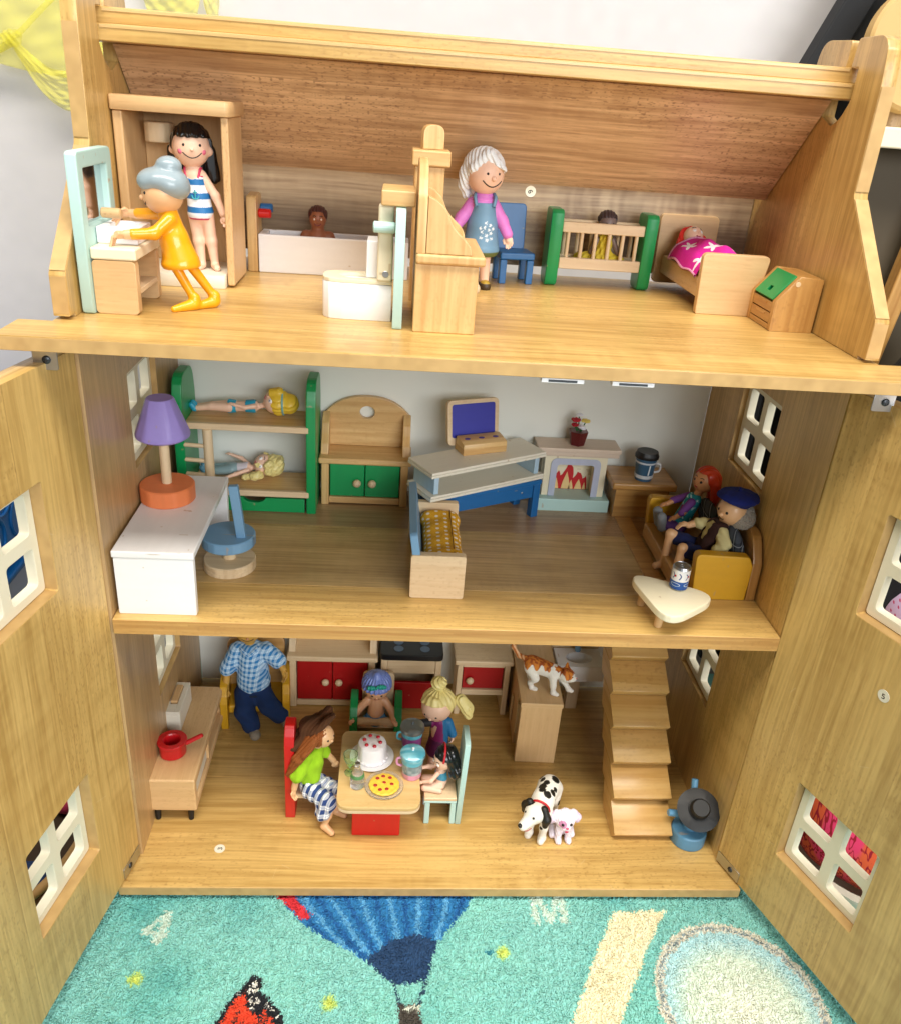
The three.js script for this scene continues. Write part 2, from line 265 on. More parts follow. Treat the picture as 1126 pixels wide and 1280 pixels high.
// ---------- naming ----------
const used = {};
const numbered = (n) => { const k = used[n] = (used[n] ?? -1) + 1; return k ? `${n}_${String(k).padStart(3, '0')}` : n; };
function thing(name, label, category, [x, y, z] = [0, 0, 0], turn = 0, group) {
  const o = new THREE.Group(); o.name = numbered(name); o.position.set(x, y, z); o.rotation.y = turn; o.userData = { label, category };
  if (group) o.userData.group = group; scene.add(o); return o;
}
function part(parent, name, g, m, label) {
  const o = new THREE.Mesh(Array.isArray(g) ? merge(g) : g, m); o.name = name; o.castShadow = o.receiveShadow = true;
  if (label) o.userData.label = label; parent.add(o); return o;
}
function struct(name, g, m) { const o = part(scene, name, g, m); o.userData.kind = 'structure'; return o; }
const mm = (a) => a.map((v) => v * 0.001);
for (const l of LAMPS) {
  const t = thing(l.name, l.label, l.cat, l.at); t.lookAt(...l.to);
  const front = 0.012, col = new THREE.Color(...l.color);
  part(t, 'frame', bx(-l.w / 2 - 0.03, l.w / 2 + 0.03, -l.h / 2 - 0.03, l.h / 2 + 0.03, -0.04, -0.004, 0.004), M.white);
  part(t, l.cat === 'window' ? 'pane' : 'diffuser', bx(-l.w / 2, l.w / 2, -l.h / 2, l.h / 2, -0.003, 0.004, 0.001), new THREE.MeshStandardMaterial({ color: 0xffffff, emissive: col, emissiveIntensity: 1 }));
  const a = new THREE.RectAreaLight(col, l.power, l.w, l.h); a.position.copy(t.position); a.lookAt(...l.to); a.translateZ(-front); a.name = l.name + '_glow'; scene.add(a);
}
// ---------- the setting ----------
const RX0 = -0.6, RX1 = 0.6, RZ0 = -0.35, RZ1 = 0.45, RS = 1280;     // printed part of the rug
function rugPrint() {
  const w = (RX1 - RX0) * RS, h = (RZ1 - RZ0) * RS, cv = document.createElement('canvas'); cv.width = w; cv.height = h;
  const g = cv.getContext('2d'), X = (x) => (x - RX0) * RS, Z = (z) => (z - RZ0) * RS;
  const path = (pts, fill, close = true) => { g.beginPath(); pts.forEach(([x, z], i) => i ? g.lineTo(X(x), Z(z)) : g.moveTo(X(x), Z(z))); if (close) g.closePath(); if (fill) { g.fillStyle = fill; g.fill(); } };
  g.fillStyle = '#90cec6'; g.fillRect(0, 0, w, h);
  const r = rnd(41);
  for (let k = 0; k < 300; k++) {                    // dyed cloudy patches
    const x = r() * w, y = r() * h, q = 25 + r() * 90, gr = g.createRadialGradient(x, y, 0, x, y, q), left = x < w * 0.45;
    gr.addColorStop(0, r() < (left ? 0.6 : 0.4) ? 'rgba(40,140,145,0.27)' : 'rgba(160,226,204,0.25)'); gr.addColorStop(1, 'rgba(120,200,190,0)');
    g.fillStyle = gr; g.fillRect(x - q, y - q, 2 * q, 2 * q);
  }
  // hot-air balloon, seen towards its basket
  g.beginPath(); g.moveTo(X(-0.16), Z(0.035)); g.bezierCurveTo(X(-0.135), Z(0.075), X(-0.10), Z(0.085), X(-0.069), Z(0.108)); g.lineTo(X(-0.043), Z(0.128)); g.lineTo(X(-0.014), Z(0.122)); g.lineTo(X(-0.001), Z(0.087)); g.bezierCurveTo(X(0.012), Z(0.07), X(0.03), Z(0.055), X(0.036), Z(0.035)); g.lineTo(X(0.05), Z(-0.06)); g.lineTo(X(-0.2), Z(-0.06)); g.closePath(); g.fillStyle = '#2f7fb8'; g.fill(); g.save(); g.clip();
  for (let k = -7; k < 9; k++) { g.strokeStyle = k % 2 ? '#1f62a0' : '#62a9d4'; g.lineWidth = 6; g.beginPath(); g.moveTo(X(-0.03 + k * 0.004), Z(0.125)); g.quadraticCurveTo(X(-0.045 + k * 0.013), Z(0.07), X(-0.06 + k * 0.022), Z(-0.05)); g.stroke(); }
  g.restore();
  path([[-0.17, 0.03], [-0.15, 0.047], [-0.131, 0.065], [-0.124, 0.060], [-0.142, 0.038], [-0.15, 0.02]], '#d8343f');
  g.beginPath(); g.moveTo(X(-0.069), Z(0.108)); g.quadraticCurveTo(X(-0.035), Z(0.066), X(-0.001), Z(0.087)); g.lineTo(X(-0.012), Z(0.124)); g.quadraticCurveTo(X(-0.03), Z(0.134), X(-0.045), Z(0.128)); g.closePath(); g.fillStyle = '#26476f'; g.fill();
  g.strokeStyle = '#2f4d63'; g.lineWidth = 3; for (const [a, b] of [[-0.043, -0.037], [-0.014, -0.021]]) { g.beginPath(); g.moveTo(X(a), Z(0.127)); g.lineTo(X(b), Z(0.152)); g.stroke(); }
  path([[-0.039, 0.15], [-0.02, 0.149], [-0.016, 0.185], [-0.035, 0.186]], '#4d4740'); g.fillStyle = '#d7dccb'; g.fillRect(X(-0.034), Z(0.152), 8, 6); g.fillRect(X(-0.026), Z(0.151), 8, 6);
  // butterfly
  path([[-0.2, 0.2], [-0.196, 0.166], [-0.188, 0.145], [-0.178, 0.133], [-0.172, 0.122], [-0.163, 0.124], [-0.162, 0.139], [-0.15, 0.146], [-0.14, 0.157], [-0.137, 0.17], [-0.145, 0.21]], '#1d2026');
  path([[-0.195, 0.2], [-0.192, 0.168], [-0.184, 0.147], [-0.1755, 0.138], [-0.172, 0.150], [-0.161, 0.160], [-0.164, 0.2]], '#e64a2a'); path([[-0.162, 0.170], [-0.155, 0.155], [-0.147, 0.166], [-0.148, 0.2], [-0.16, 0.2]], '#e64a2a');
  g.strokeStyle = '#1d2026'; g.lineWidth = 2; for (const [a, b, c, d] of [[-0.189, 0.19, -0.176, 0.15], [-0.18, 0.2, -0.172, 0.16], [-0.158, 0.2, -0.154, 0.16]]) { g.beginPath(); g.moveTo(X(a), Z(b)); g.lineTo(X(c), Z(d)); g.stroke(); }
  g.fillStyle = '#f2efe4'; for (const [x, z, q] of [[-0.168, 0.13, 3], [-0.172, 0.137, 2.6], [-0.166, 0.137, 3], [-0.169, 0.145, 2.4], [-0.164, 0.146, 2.2], [-0.166, 0.152, 2], [-0.18, 0.139, 1.8], [-0.155, 0.15, 2], [-0.148, 0.153, 1.8], [-0.144, 0.16, 1.8], [-0.142, 0.168, 1.6]]) { g.beginPath(); g.arc(X(x), Z(z), q, 0, 7); g.fill(); }
  // cream ribbon
  path([[0.179, 0.054], [0.234, 0.052], [0.222, 0.068], [0.2, 0.1], [0.186, 0.125], [0.17, 0.15], [0.156, 0.175], [0.15, 0.22], [0.1, 0.22], [0.11, 0.178], [0.13, 0.14], [0.145, 0.11], [0.16, 0.085]], '#efe8c6');
  // pale round disc with a double rim
  g.save(); g.translate(X(0.277), Z(0.15)); g.scale(1, 1.06);
  const ring = (q, c, lw) => { g.strokeStyle = c; g.lineWidth = lw; g.beginPath(); g.arc(0, 0, q * RS, 0, 7); g.stroke(); };
  g.fillStyle = '#cfe6dc'; g.beginPath(); g.arc(0, 0, 0.075 * RS, 0, 7); g.fill(); const gr = g.createRadialGradient(0, 20, 10, 0, 10, 0.07 * RS); gr.addColorStop(0, '#e9eddd'); gr.addColorStop(0.7, '#dcead9'); gr.addColorStop(1, '#b9dfe2'); g.fillStyle = gr; g.beginPath(); g.arc(0, 0, 0.07 * RS, 0, 7); g.fill();
  ring(0.0765, '#dfdccb', 6); ring(0.073, '#8d9ca0', 2.5); ring(0.0705, '#dcd6c6', 3); g.restore();
  // numerals and dots
  g.fillStyle = g.strokeStyle = '#cfe3d6'; g.font = 'bold 62px sans-serif'; g.save(); g.translate(X(-0.268), Z(0.071)); g.rotate(0.16); g.textAlign = 'center'; g.textBaseline = 'middle'; g.fillText('4', 0, 0); g.restore();
  g.save(); g.translate(X(0.113), Z(0.05)); g.textAlign = 'center'; g.textBaseline = 'middle'; g.fillText('M', 0, 0); g.restore();
  for (const [x, z] of [[-0.275, 0.125], [-0.1, 0.148], [0.061, 0.099], [0.02, 0.19], [-0.4, 0.2], [0.155, 0.19]]) { const q = g.createRadialGradient(X(x), Z(z), 1, X(x), Z(z), 11); q.addColorStop(0, '#d6e06a'); q.addColorStop(0.6, 'rgba(205,222,110,0.8)'); q.addColorStop(1, 'rgba(190,220,150,0)'); g.fillStyle = q; g.fillRect(X(x) - 12, Z(z) - 12, 24, 24); }
  g.fillStyle = '#3b8fa0'; g.fillRect(X(0.045), Z(0.096), 9, 7);
  return cv;
}
const rugCanvas = rugPrint(), rugPix = rugCanvas.getContext('2d').getImageData(0, 0, rugCanvas.width, rugCanvas.height).data;
{
  const g = new THREE.PlaneGeometry(12, 8).rotateX(-Math.PI / 2).translate(0, -0.03, 2); uvBox(g, 'x', 1);
  struct('floor', g, new THREE.MeshStandardMaterial({ map: texture(256, 256, (u, v) => mix3([0.30, 0.29, 0.27], [0.36, 0.35, 0.33], noise(u * 20, v * 20, 20, 20, 71))), roughness: 0.6 }));
  const wallMap = texture(512, 512, (u, v) => { const n = 0.6 * noise(u * 5, v * 4, 5, 4, 72) + 0.4 * noise(u * 70, v * 70, 70, 70, 73); return mix3([0.60, 0.59, 0.60], [0.68, 0.665, 0.675], n); });
  const w = uvBox(new THREE.BoxGeometry(8, 3, 0.1).translate(0, 1.47, -0.47), 'x', 1);
  struct('wall', w, new THREE.MeshStandardMaterial({ map: wallMap, bumpMap: grainNoise, bumpScale: 0.0004, roughness: 0.85 }));
  const t = thing('rug', 'fluffy turquoise printed rug with balloon and butterfly under the dollhouse', 'rug', [0, -0.018, 0]);
  const tex = new THREE.CanvasTexture(rugCanvas); tex.colorSpace = THREE.SRGBColorSpace; tex.magFilter = THREE.LinearFilter;
  const b = new THREE.BoxGeometry(RX1 - RX0, 0.007, RZ1 - RZ0).translate((RX0 + RX1) / 2, -0.0035, (RZ0 + RZ1) / 2);
  part(t, 'backing', b, new THREE.MeshStandardMaterial({ map: tex, roughness: 0.95 }));
  const n = 190000, tuft = new THREE.CapsuleGeometry(0.00062, 0.0024, 2, 5); tuft.rotateZ(-1.15).translate(0.0006, 0.0004, 0);
  const pile = new THREE.InstancedMesh(tuft, new THREE.MeshStandardMaterial({ color: 0xffffff, roughness: 0.95 }), n), r = rnd(77), m = new THREE.Matrix4(), q = new THREE.Quaternion(), e = new THREE.Euler(), c = new THREE.Color();
  const W = rugCanvas.width, H = rugCanvas.height;
  for (let i = 0; i < n; i++) {
    const x = -0.5 + r(), z = 0.0 + r() * 0.32;
    const dir = 9 * noise(x * 160, z * 160, 999, 999, 79) + (r() - 0.5) * 1.4;
    e.set((r() - 0.5) * 0.5, dir, (r() - 0.3) * 0.7); q.setFromEuler(e); const s = 0.8 + 0.45 * r();
    m.compose(new THREE.Vector3(x, 0.0001 + 0.0016 * r() * noise(x * 210, z * 210, 999, 999, 81), z), q, new THREE.Vector3(s, s, s)); pile.setMatrixAt(i, m);
    const px = clamp(Math.floor((x - RX0) * RS + (r() - 0.5) * 4), 0, W - 1), pz = clamp(Math.floor((z - RZ0) * RS + (r() - 0.5) * 4), 0, H - 1), k = (pz * W + px) * 4;
    c.setRGB(rugPix[k] / 255, rugPix[k + 1] / 255, rugPix[k + 2] / 255, THREE.SRGBColorSpace);
    const d = (r() < 0.1 ? 0.75 : 0.93) + 0.14 * r(); pile.setColorAt(i, c.multiplyScalar(d));
  }
  pile.name = 'pile'; pile.userData.kind = 'stuff'; pile.castShadow = pile.receiveShadow = true; t.add(pile);
}

// ---------- the dollhouse ----------
const A = 0.549, MID = 0.288, D = 0.284, TW = 0.012;
const house = thing('dollhouse', 'open wooden three storey dollhouse with both doors swung wide', 'dollhouse');
function bored(parent, name, shape, holes, depth, place, axis, m, sc) { holes.forEach((h) => shape.holes.push(h)); const g = place(slab(shape, depth, axis, 0.0005, 6)); return part(parent, name, g, m); }
part(house, 'base_board', bx(-0.3135, 0.3135, -0.0105, 0, -D - 0.006, 0.0403, 0.0008, 'x'), M.veneer);
part(house, 'base_board_edge', bx(-0.3125, 0.3125, -0.0103, -0.0003, 0.0404, 0.0408, 0.0001, 'x'), M.mdf);
part(house, 'middle_shelf', bx(-0.2995, 0.2995, MID - 0.0145, MID, -D, 0.0036, 0.0008, 'x'), M.veneer);
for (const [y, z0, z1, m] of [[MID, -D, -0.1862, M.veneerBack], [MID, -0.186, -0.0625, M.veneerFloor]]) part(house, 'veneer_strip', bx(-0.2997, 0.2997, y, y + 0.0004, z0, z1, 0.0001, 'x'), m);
part(house, 'shelf_edge', bx(-0.2985, 0.2985, MID - 0.0142, MID - 0.0003, 0.0037, 0.0042, 0.0001, 'x'), M.amber);
{
  const s = [[-0.312, -D - 0.006], [0.312, -D - 0.006], [0.312, 0.0075], [0.336, 0.0075, 0.002], [0.336, 0.0535, 0.004], [-0.336, 0.0535, 0.004], [-0.336, 0.0095, 0.002], [-0.312, 0.0095]].map(([x, z, r]) => [x, -z, r || 0]).reverse();
  part(house, 'attic_floor', slab(s, 0.0107, 'x', 0.0008).rotateX(-Math.PI / 2).translate(0, A - 0.0107, 0), M.veneer);
  part(house, 'attic_floor_edge', bx(-0.332, 0.332, A - 0.0103, A - 0.0009, 0.0533, 0.0538, 0.0002, 'x'), M.mdf);
}
const frameShape = (h) => { const s = rect(-h, h, -h, h, 0.004), b = 0.0075, q = 0.0055; for (const [i, j] of [[-1, -1], [1, -1], [1, 1], [-1, 1]]) { const x0 = i < 0 ? -h + b : q, x1 = i < 0 ? -q : h - b, y0 = j < 0 ? -h + b : q, y1 = j < 0 ? -q : h - b; s.holes.push(rect(x0, x1, y0, y1, 0.004, true)); } return s; };
const liner = (h, d) => [bx(-h, h, h - 0.0004, h, 0.0004, d, 0.0001, 'x'), bx(-h, h, -h, -h + 0.0004, 0.0004, d, 0.0001, 'x'), bx(-h, -h + 0.0004, -h + 0.0006, h - 0.0006, 0.0004, d, 0.0001, 'y'), bx(h - 0.0004, h, -h + 0.0006, h - 0.0006, 0.0004, d, 0.0001, 'y')];
const frameGeo = slab(frameShape(0.0453), 0.0085, 'x', 0.0007, 5);
// side walls, each with two square window openings
for (const sx of [-1, 1]) {
  const shape = poly([[-D, 0], [0, 0], [0, A - 0.0112], [-D, A - 0.0112]]);
  const wins = [[-0.152, 0.1615], [-0.152, 0.428]];
  wins.forEach(([z, y]) => shape.holes.push(rect(z - 0.046, z + 0.046, y - 0.046, y + 0.046, 0.003, true)));
  const g = turnY(slab(shape, TW, 'y', 0.0004, 5)).translate(sx < 0 ? -0.3 : 0.3 + TW, 0, 0);
  const w = part(house, 'side_wall', g, sx < 0 ? M.veneerShadeWall : M.veneer);
  wins.forEach(([z, y]) => part(w, 'opening_edge', turnY(merge(liner(0.0461, TW - 0.0004))).translate(sx < 0 ? -0.3 : 0.3 + TW, y, z), M.mdf));
  wins.forEach(([z, y]) => part(w, 'window_frame', turnY(frameGeo.clone()).translate(sx < 0 ? -0.3055 : 0.3142, y, z), M.frame));
}
// white back boards stand a little above each floor
part(house, 'back_panel', bx(-0.29995, 0.29995, MID + 0.0065, A - 0.0112, -D - 0.0045, -D, 0.0004), M.panelWhite);
part(house, 'back_panel', bx(-0.29995, 0.29995, 0.004, MID - 0.0150, -D - 0.0045, -D, 0.0004), M.panelWhite);
// gables with two rounded ears and the slot that holds the ridge beam
{
  const pts = [[0.0058, 0.5515], [0.0050, 0.5815, 0.002], [-0.0775, 0.6635, 0.004], [-0.0795, 0.7430, 0.012], [-0.0850, 0.7790, 0.016], [-0.1335, 0.7785, 0.003], [-0.1367, 0.7575], [-0.1235, 0.7572, 0.001], [-0.1235, 0.7330, 0.004], [-0.1340, 0.7200, 0.004], [-0.1480, 0.7128, 0.004], [-0.1690, 0.7205, 0.002], [-0.1690, 0.7575], [-0.1450, 0.7577], [-0.1450, 0.7775, 0.003], [-0.1990, 0.7800, 0.016], [-0.2070, 0.7450, 0.012], [-0.2070, 0.6900, 0.004], [-D, 0.6740, 0.002], [-D, 0.5492], [-0.006, 0.5492], [-0.006, 0.5515]];
  for (const sx of [-1, 1]) {
    const g = turnY(slab(poly(pts), TW, 'y', 0.0008, 8)).translate(sx < 0 ? -0.3 : 0.3 + TW, 0, 0);
    part(house, 'gable', g, M.veneer);
    // the raw front edge of the gable board
    const e = (a, b) => { const l = Math.hypot(b[0] - a[0], b[1] - a[1]), q = bx(-0.0055, 0.0055, 0.001, l - 0.001, 0, 0.0004, 0.0001, 'y'); return q.rotateX(Math.PI / 2 - Math.atan2(b[1] - a[1], b[0] - a[0])).translate(sx * 0.306, a[1], a[0]); };
    part(house, 'gable_edge', [e([0.0056, 0.5520], [0.0048, 0.5805]), e([0.0043, 0.5828], [-0.0755, 0.6620]), e([-0.0772, 0.6660], [-0.0790, 0.7440])], M.mdf);
  }
  part(house, 'ridge_beam', bx(-0.3265, 0.3265, 0.7335, 0.7455, -0.1665, -0.1262, 0.0009, 'x'), M.veneer);
  part(house, 'ridge_beam', bx(-0.3265, 0.3265, 0.7457, 0.7572, -0.1665, -0.1362, 0.0009, 'x'), M.veneer);
  for (const [y, z] of [[0.7425, -0.1262], [0.7542, -0.1362]]) part(house, 'beam_edging', bx(-0.2995, 0.2995, y, y + 0.0020, z, z + 0.0006, 0.0002, 'x'), M.veneerTable);
  // sloping roof board inside, and the low upright board behind the attic
  const len = 0.130, roof = bx(-0.2992, 0.2992, -len, 0, -0.010, 0, 0.0006, 'x').rotateX(Math.atan2(0.0672, 0.065)).translate(0, 0.7325, -0.1545);
  part(house, 'roof_board', roof, M.veneerShadeRoof);
  part(house, 'knee_wall', bx(-0.2992, 0.2992, A + 0.0105, 0.685, -0.282, -0.2755, 0.0006, 'x'), M.figuredShade);
}
// doors: s runs from the hinge edge, thickness to the outside
function hinge(parent, g, at, name = 'hinge') { const h = part(parent, name, g, M.steel); part(h, 'screw', [ball(0, 0, 0, 0.003, 0.003, 0.0013, 14), bx(-0.0022, 0.0022, -0.0004, 0.0004, 0.0006, 0.0015, 0.0002), bx(-0.0004, 0.0004, -0.0022, 0.0022, 0.0006, 0.00152, 0.0002)].map((q) => q.translate(...at)), M.darkSteel); return h; }
function door(label, pos, turn, sgn) {
  const d = new THREE.Group(); d.name = 'door'; d.position.set(...pos); d.rotation.y = turn; house.add(d); d.userData.label = label;
  const shape = rect(0.0005, 0.297, 0.003, 0.5262), wins = [[0.1105, 0.1245], [0.1105, 0.4005]];
  wins.forEach(([s, y]) => shape.holes.push(rect(s - 0.0462, s + 0.0462, y - 0.0462, y + 0.0462, 0.003, true)));
  part(d, 'door_panel', slab(shape, 0.0165, 'y', 0.0004, 5).translate(0, 0, sgn > 0 ? 0 : -0.0165), M.veneer);
  wins.forEach(([s, y]) => part(d, 'opening_edge', merge(liner(0.0463, 0.0161)).translate(s, y, sgn > 0 ? 0 : -0.0165), M.mdf));
  wins.forEach(([s, y]) => part(d, 'window_frame', frameGeo.clone().translate(s, y, sgn > 0 ? 0.0095 : -0.018), M.frame));
  const f = sgn > 0 ? -0.0009 : 0.0001, plate = slab(rect(0.001, 0.034, 0.0035, 0.0165, 0.0015), 0.0008, 'x', 0.0002);
  hinge(d, plate.translate(0, 0, f), [0.0215, 0.010, sgn > 0 ? f - 0.0002 : f + 0.001]);
  return d;
}
const doorL = door('left door with a pale inner face', [-0.3022, 0, 0.0015], -THREE.MathUtils.degToRad(100.25), 1);
const doorR = door('right door with a deep honey inner face', [0.299, 0, 0.003], -THREE.MathUtils.degToRad(69.6), -1);
// upper hinges: angled plates screwed under the attic floor
for (const [x, sx] of [[-0.309, -1], [0.3055, 1]]) {
  const p = slab(rect(-0.0085, 0.0085, -0.0155, 0, 0.002), 0.0012, 'x', 0.0003).translate(x, A - 0.0125, 0.0375);
  const q = bx(x - 0.0105, x + 0.0075, A - 0.0125, A - 0.0113, 0.012, 0.0387, 0.0004, 'x');
  hinge(house, merge([p, q]), [x + 0.001, A - 0.0205, 0.0392]);
}
// little numbered round stickers
function sticker(text, place) {
  const cv = document.createElement('canvas'); cv.width = cv.height = 96; const g = cv.getContext('2d'); g.fillStyle = '#e9e4d2'; g.fillRect(0, 0, 96, 96); g.fillStyle = '#1c1a18'; g.font = 'bold 58px sans-serif'; g.textAlign = 'center'; g.textBaseline = 'middle'; g.fillText(text, 48, 52);
  const t = new THREE.CanvasTexture(cv); t.colorSpace = THREE.SRGBColorSpace; t.magFilter = THREE.LinearFilter;
  const geo = new THREE.CylinderGeometry(0.0054, 0.0054, 0.0004, 28).rotateX(Math.PI / 2); const p = geo.attributes.position, uv = geo.attributes.uv;
  for (let i = 0; i < p.count; i++) uv.setXY(i, p.getX(i) / 0.0108 + 0.5, p.getY(i) / 0.0108 + 0.5);
  return [geo, new THREE.MeshPhysicalMaterial({ map: t, roughness: 0.3, clearcoat: 0.5 }), place];
}
{
  let [g, m] = sticker('3'); part(house, 'sticker', g.rotateZ(Math.PI / 2).rotateX(-Math.PI / 2).translate(-0.2245, 0.0004, -0.007), m, 'round sticker with a 3 on the ground floor');
  [g, m] = sticker('6'); part(house, 'sticker', g.rotateZ(-1.2).translate(0.0665, 0.633, -0.2752), m, 'round sticker with a 6 on the low attic wall');
  [g, m] = sticker('5'); part(doorR, 'sticker', g.rotateZ(0.1).translate(0.111, 0.3057, 0.0004), m, 'round sticker with a 5 on the right door');
}
// white label holders under the attic floor
for (const x of [0.0555, 0.107]) { const h = part(house, 'label_holder', bx(x - 0.0155, x + 0.0155, A - 0.0143, A - 0.0111, 0.046, 0.0575 - 0.005, 0.0005), M.white); part(h, 'printed_label', bx(x - 0.0105, x + 0.0105, A - 0.0136, A - 0.0118, 0.0524, 0.0527, 0.0001), M.darkSteel); }
// ---------- attic furniture ----------
const deg = THREE.MathUtils.degToRad;
{ // washstand
  const t = thing('washstand', 'small toy washstand with mint mirror board and white basin by the left gable', 'washstand', [-0.298, A, -0.0135]);
  const b = rect(-0.076, 0, 0, 0.1125, 0.005); b.holes.push(rect(-0.064, -0.011, 0.062, 0.101, 0.002, true));
  part(t, 'mirror_board', turnY(slab(b, 0.0085, 'y', 0.0012)).translate(0.0085, 0, 0), M.mint);
  part(t, 'mirror', bx(0.0022, 0.0035, 0.060, 0.103, -0.066, -0.009, 0.0003), M.mirror);
  part(t, 'front_panel', slab(rect(0.0088, 0.0405, 0, 0.0395, 0.004), 0.009, 'x', 0.0008).translate(0, 0, -0.0135), M.beech);
  part(t, 'rear_panel', slab(rect(0.0088, 0.0405, 0, 0.0395, 0.004), 0.008, 'x', 0.0008).translate(0, 0, -0.071), M.beech);
  part(t, 'shelf', bx(0.0095, 0.040, 0.014, 0.018, -0.0628, -0.0137, 0.0006), M.birch); part(t, 'back_board', bx(0.009, 0.0115, 0.0182, 0.0393, -0.0628, -0.0137, 0.0004), M.beech);
  part(t, 'counter', bx(0.0088, 0.0415, 0.0397, 0.0483, -0.072, -0.004, 0.0016), M.cream);
  const bs = [bx(0.009, 0.039, 0.0485, 0.0605, -0.060, -0.0565, 0.001), bx(0.009, 0.039, 0.0485, 0.0605, -0.0275, -0.022, 0.001), bx(0.009, 0.0145, 0.0485, 0.0605, -0.0568, -0.027, 0.001), bx(0.0335, 0.0391, 0.0485, 0.0604, -0.0568, -0.027, 0.001), bx(0.0143, 0.034, 0.0485, 0.0530, -0.0568, -0.027, 0.0005)];
  part(t, 'basin', bs, M.white); part(t, 'tap', dowel([0.0086, 0.068, -0.040], [0.0235, 0.068, -0.040], 0.0038, 0.0008), M.beech);
}
{ // shower stall
  const t = thing('shower_stall', 'tall beech shower stall with white tray in the attic corner', 'shower', [-0.248, A, -0.158]);
  part(t, 'tray', slab([[-0.041, -0.033, 0.003], [0.0315, -0.033, 0.008], [0.0345, 0.033, 0.003], [-0.041, 0.033, 0.003]].map(([x, z, r]) => [x, -z, r]).reverse(), 0.0115, 'x', 0.001).rotateX(-Math.PI / 2), M.whiteWood);
  for (const [x0, x1, nm] of [[-0.0505, -0.0425, 'side_panel'], [0.0352, 0.0415, 'side_panel']]) part(t, nm, bx(x0, x1, 0.002, 0.1365, -0.036, 0.0265, 0.0015, 'y'), M.beech);
  part(t, 'back_panel', bx(-0.0425, 0.0352, 0.002, 0.1365, -0.0395, -0.0345, 0.0008, 'y'), M.beech);
  part(t, 'roof', slab([[-0.0512, -0.030, 0.002], [0.0440, -0.030, 0.006], [0.0440, 0.038, 0.002], [-0.0512, 0.038, 0.002]], 0.0115, 'x', 0.0014).rotateX(-Math.PI / 2).translate(0, 0.1367, 0), M.beech);
  part(t, 'shower_head', disc(0.0125, 0.016, 0.0008).translate(-0.026, 0.112, -0.0215), M.birch);
}
{ // bathtub
  const t = thing('bathtub', 'white wooden toy bathtub with red and blue taps on its beech end board', 'bathtub', [-0.203, A, -0.2265]);
  part(t, 'end_board', slab(poly([[-0.017, 0, 0.002], [0.0155, 0, 0.002], [0.0155, 0.069, 0.006], [-0.017, 0.071, 0.009]]), 0.0095, 'y', 0.001).rotateY(-Math.PI / 2).translate(0.0045, 0, 0), M.pine);
  const w = [bx(0.0052, 0.148, 0, 0.0355, 0.0105, 0.0150, 0.0012), bx(0.0052, 0.148, 0, 0.0355, -0.0205, -0.0165, 0.0012), bx(0.0052, 0.0125, 0, 0.0354, -0.0168, 0.0108, 0.0008), bx(0.141, 0.1479, 0, 0.0354, -0.0168, 0.0108, 0.0008), bx(0.012, 0.142, 0, 0.014, -0.0168, 0.0108, 0.0004)];
  part(t, 'tub', w, M.white);
  part(t, 'hot_tap', dowel([0.0045, 0.053, 0.004], [0.0165, 0.053, 0.004], 0.0042, 0.001), M.red); part(t, 'cold_tap', dowel([0.0045, 0.0565, -0.009], [0.0165, 0.0565, -0.009], 0.0042, 0.001), M.blue);
}
{ // toilet
  const t = thing('toilet', 'white toy toilet with raised cream lid before a mint board', 'toilet', [-0.068, A, -0.06]);
  const dsh = [[-0.001, 0.0185], [-0.030, 0.0185, 0.02], [-0.056, 0.0165, 0.024], [-0.056, -0.0165, 0.024], [-0.030, -0.0185, 0.02], [-0.001, -0.0185]];
  const bowl = poly(dsh); part(t, 'bowl', slab(bowl, 0.0285, 'x', 0.001, 14).rotateX(-Math.PI / 2), M.white);
  const seat = poly(dsh.map(([x, y, r]) => [x * 0.995, y * 0.99, r])); const hole = new THREE.Path(); hole.absellipse(-0.029, 0, 0.0145, 0.0105, 0, 6.3, true); seat.holes.push(hole);
  part(t, 'seat', slab(seat, 0.003, 'x', 0.0006, 14).rotateX(-Math.PI / 2).translate(0, 0.0286, 0), M.cream);
  const well = new THREE.Shape(); well.absellipse(-0.029, 0, 0.0148, 0.0108, 0, 6.3); part(t, 'bowl_rim', slab(well, 0.0012, 'x', 0.0002, 14).rotateX(-Math.PI / 2).translate(0, 0.0286, 0), M.white);
  part(t, 'mint_board', slab(rect(-0.022, 0.042, 0, 0.0878, 0.003), 0.0075, 'y', 0.0007).rotateY(-Math.PI / 2).translate(0.0078, 0, 0), M.mint);
  part(t, 'lid', bx(-0.0128, -0.0012, 0.0318, 0.0885, 0.0095, 0.0215, 0.0018, 'y'), M.cream);
  part(t, 'lid_bolt', [dowel([-0.0062, 0.0375, 0.0212], [-0.0062, 0.0375, 0.0219], 0.0026, 0.0003)], M.steel);
  part(t, 'tank', bx(-0.0215, -0.0010, 0.0318, 0.0600, -0.0165, 0.0090, 0.001), M.white);
  part(t, 'flush_button', dowel([0, 0.073, 0.0262], [-0.0165, 0.073, 0.0262], 0.0042, 0.0008), M.mint);
  part(t, 'shelf', bx(-0.011, 0.0145, 0.0885, 0.0995, -0.022, 0.028, 0.0012, 'x'), M.pine);
}
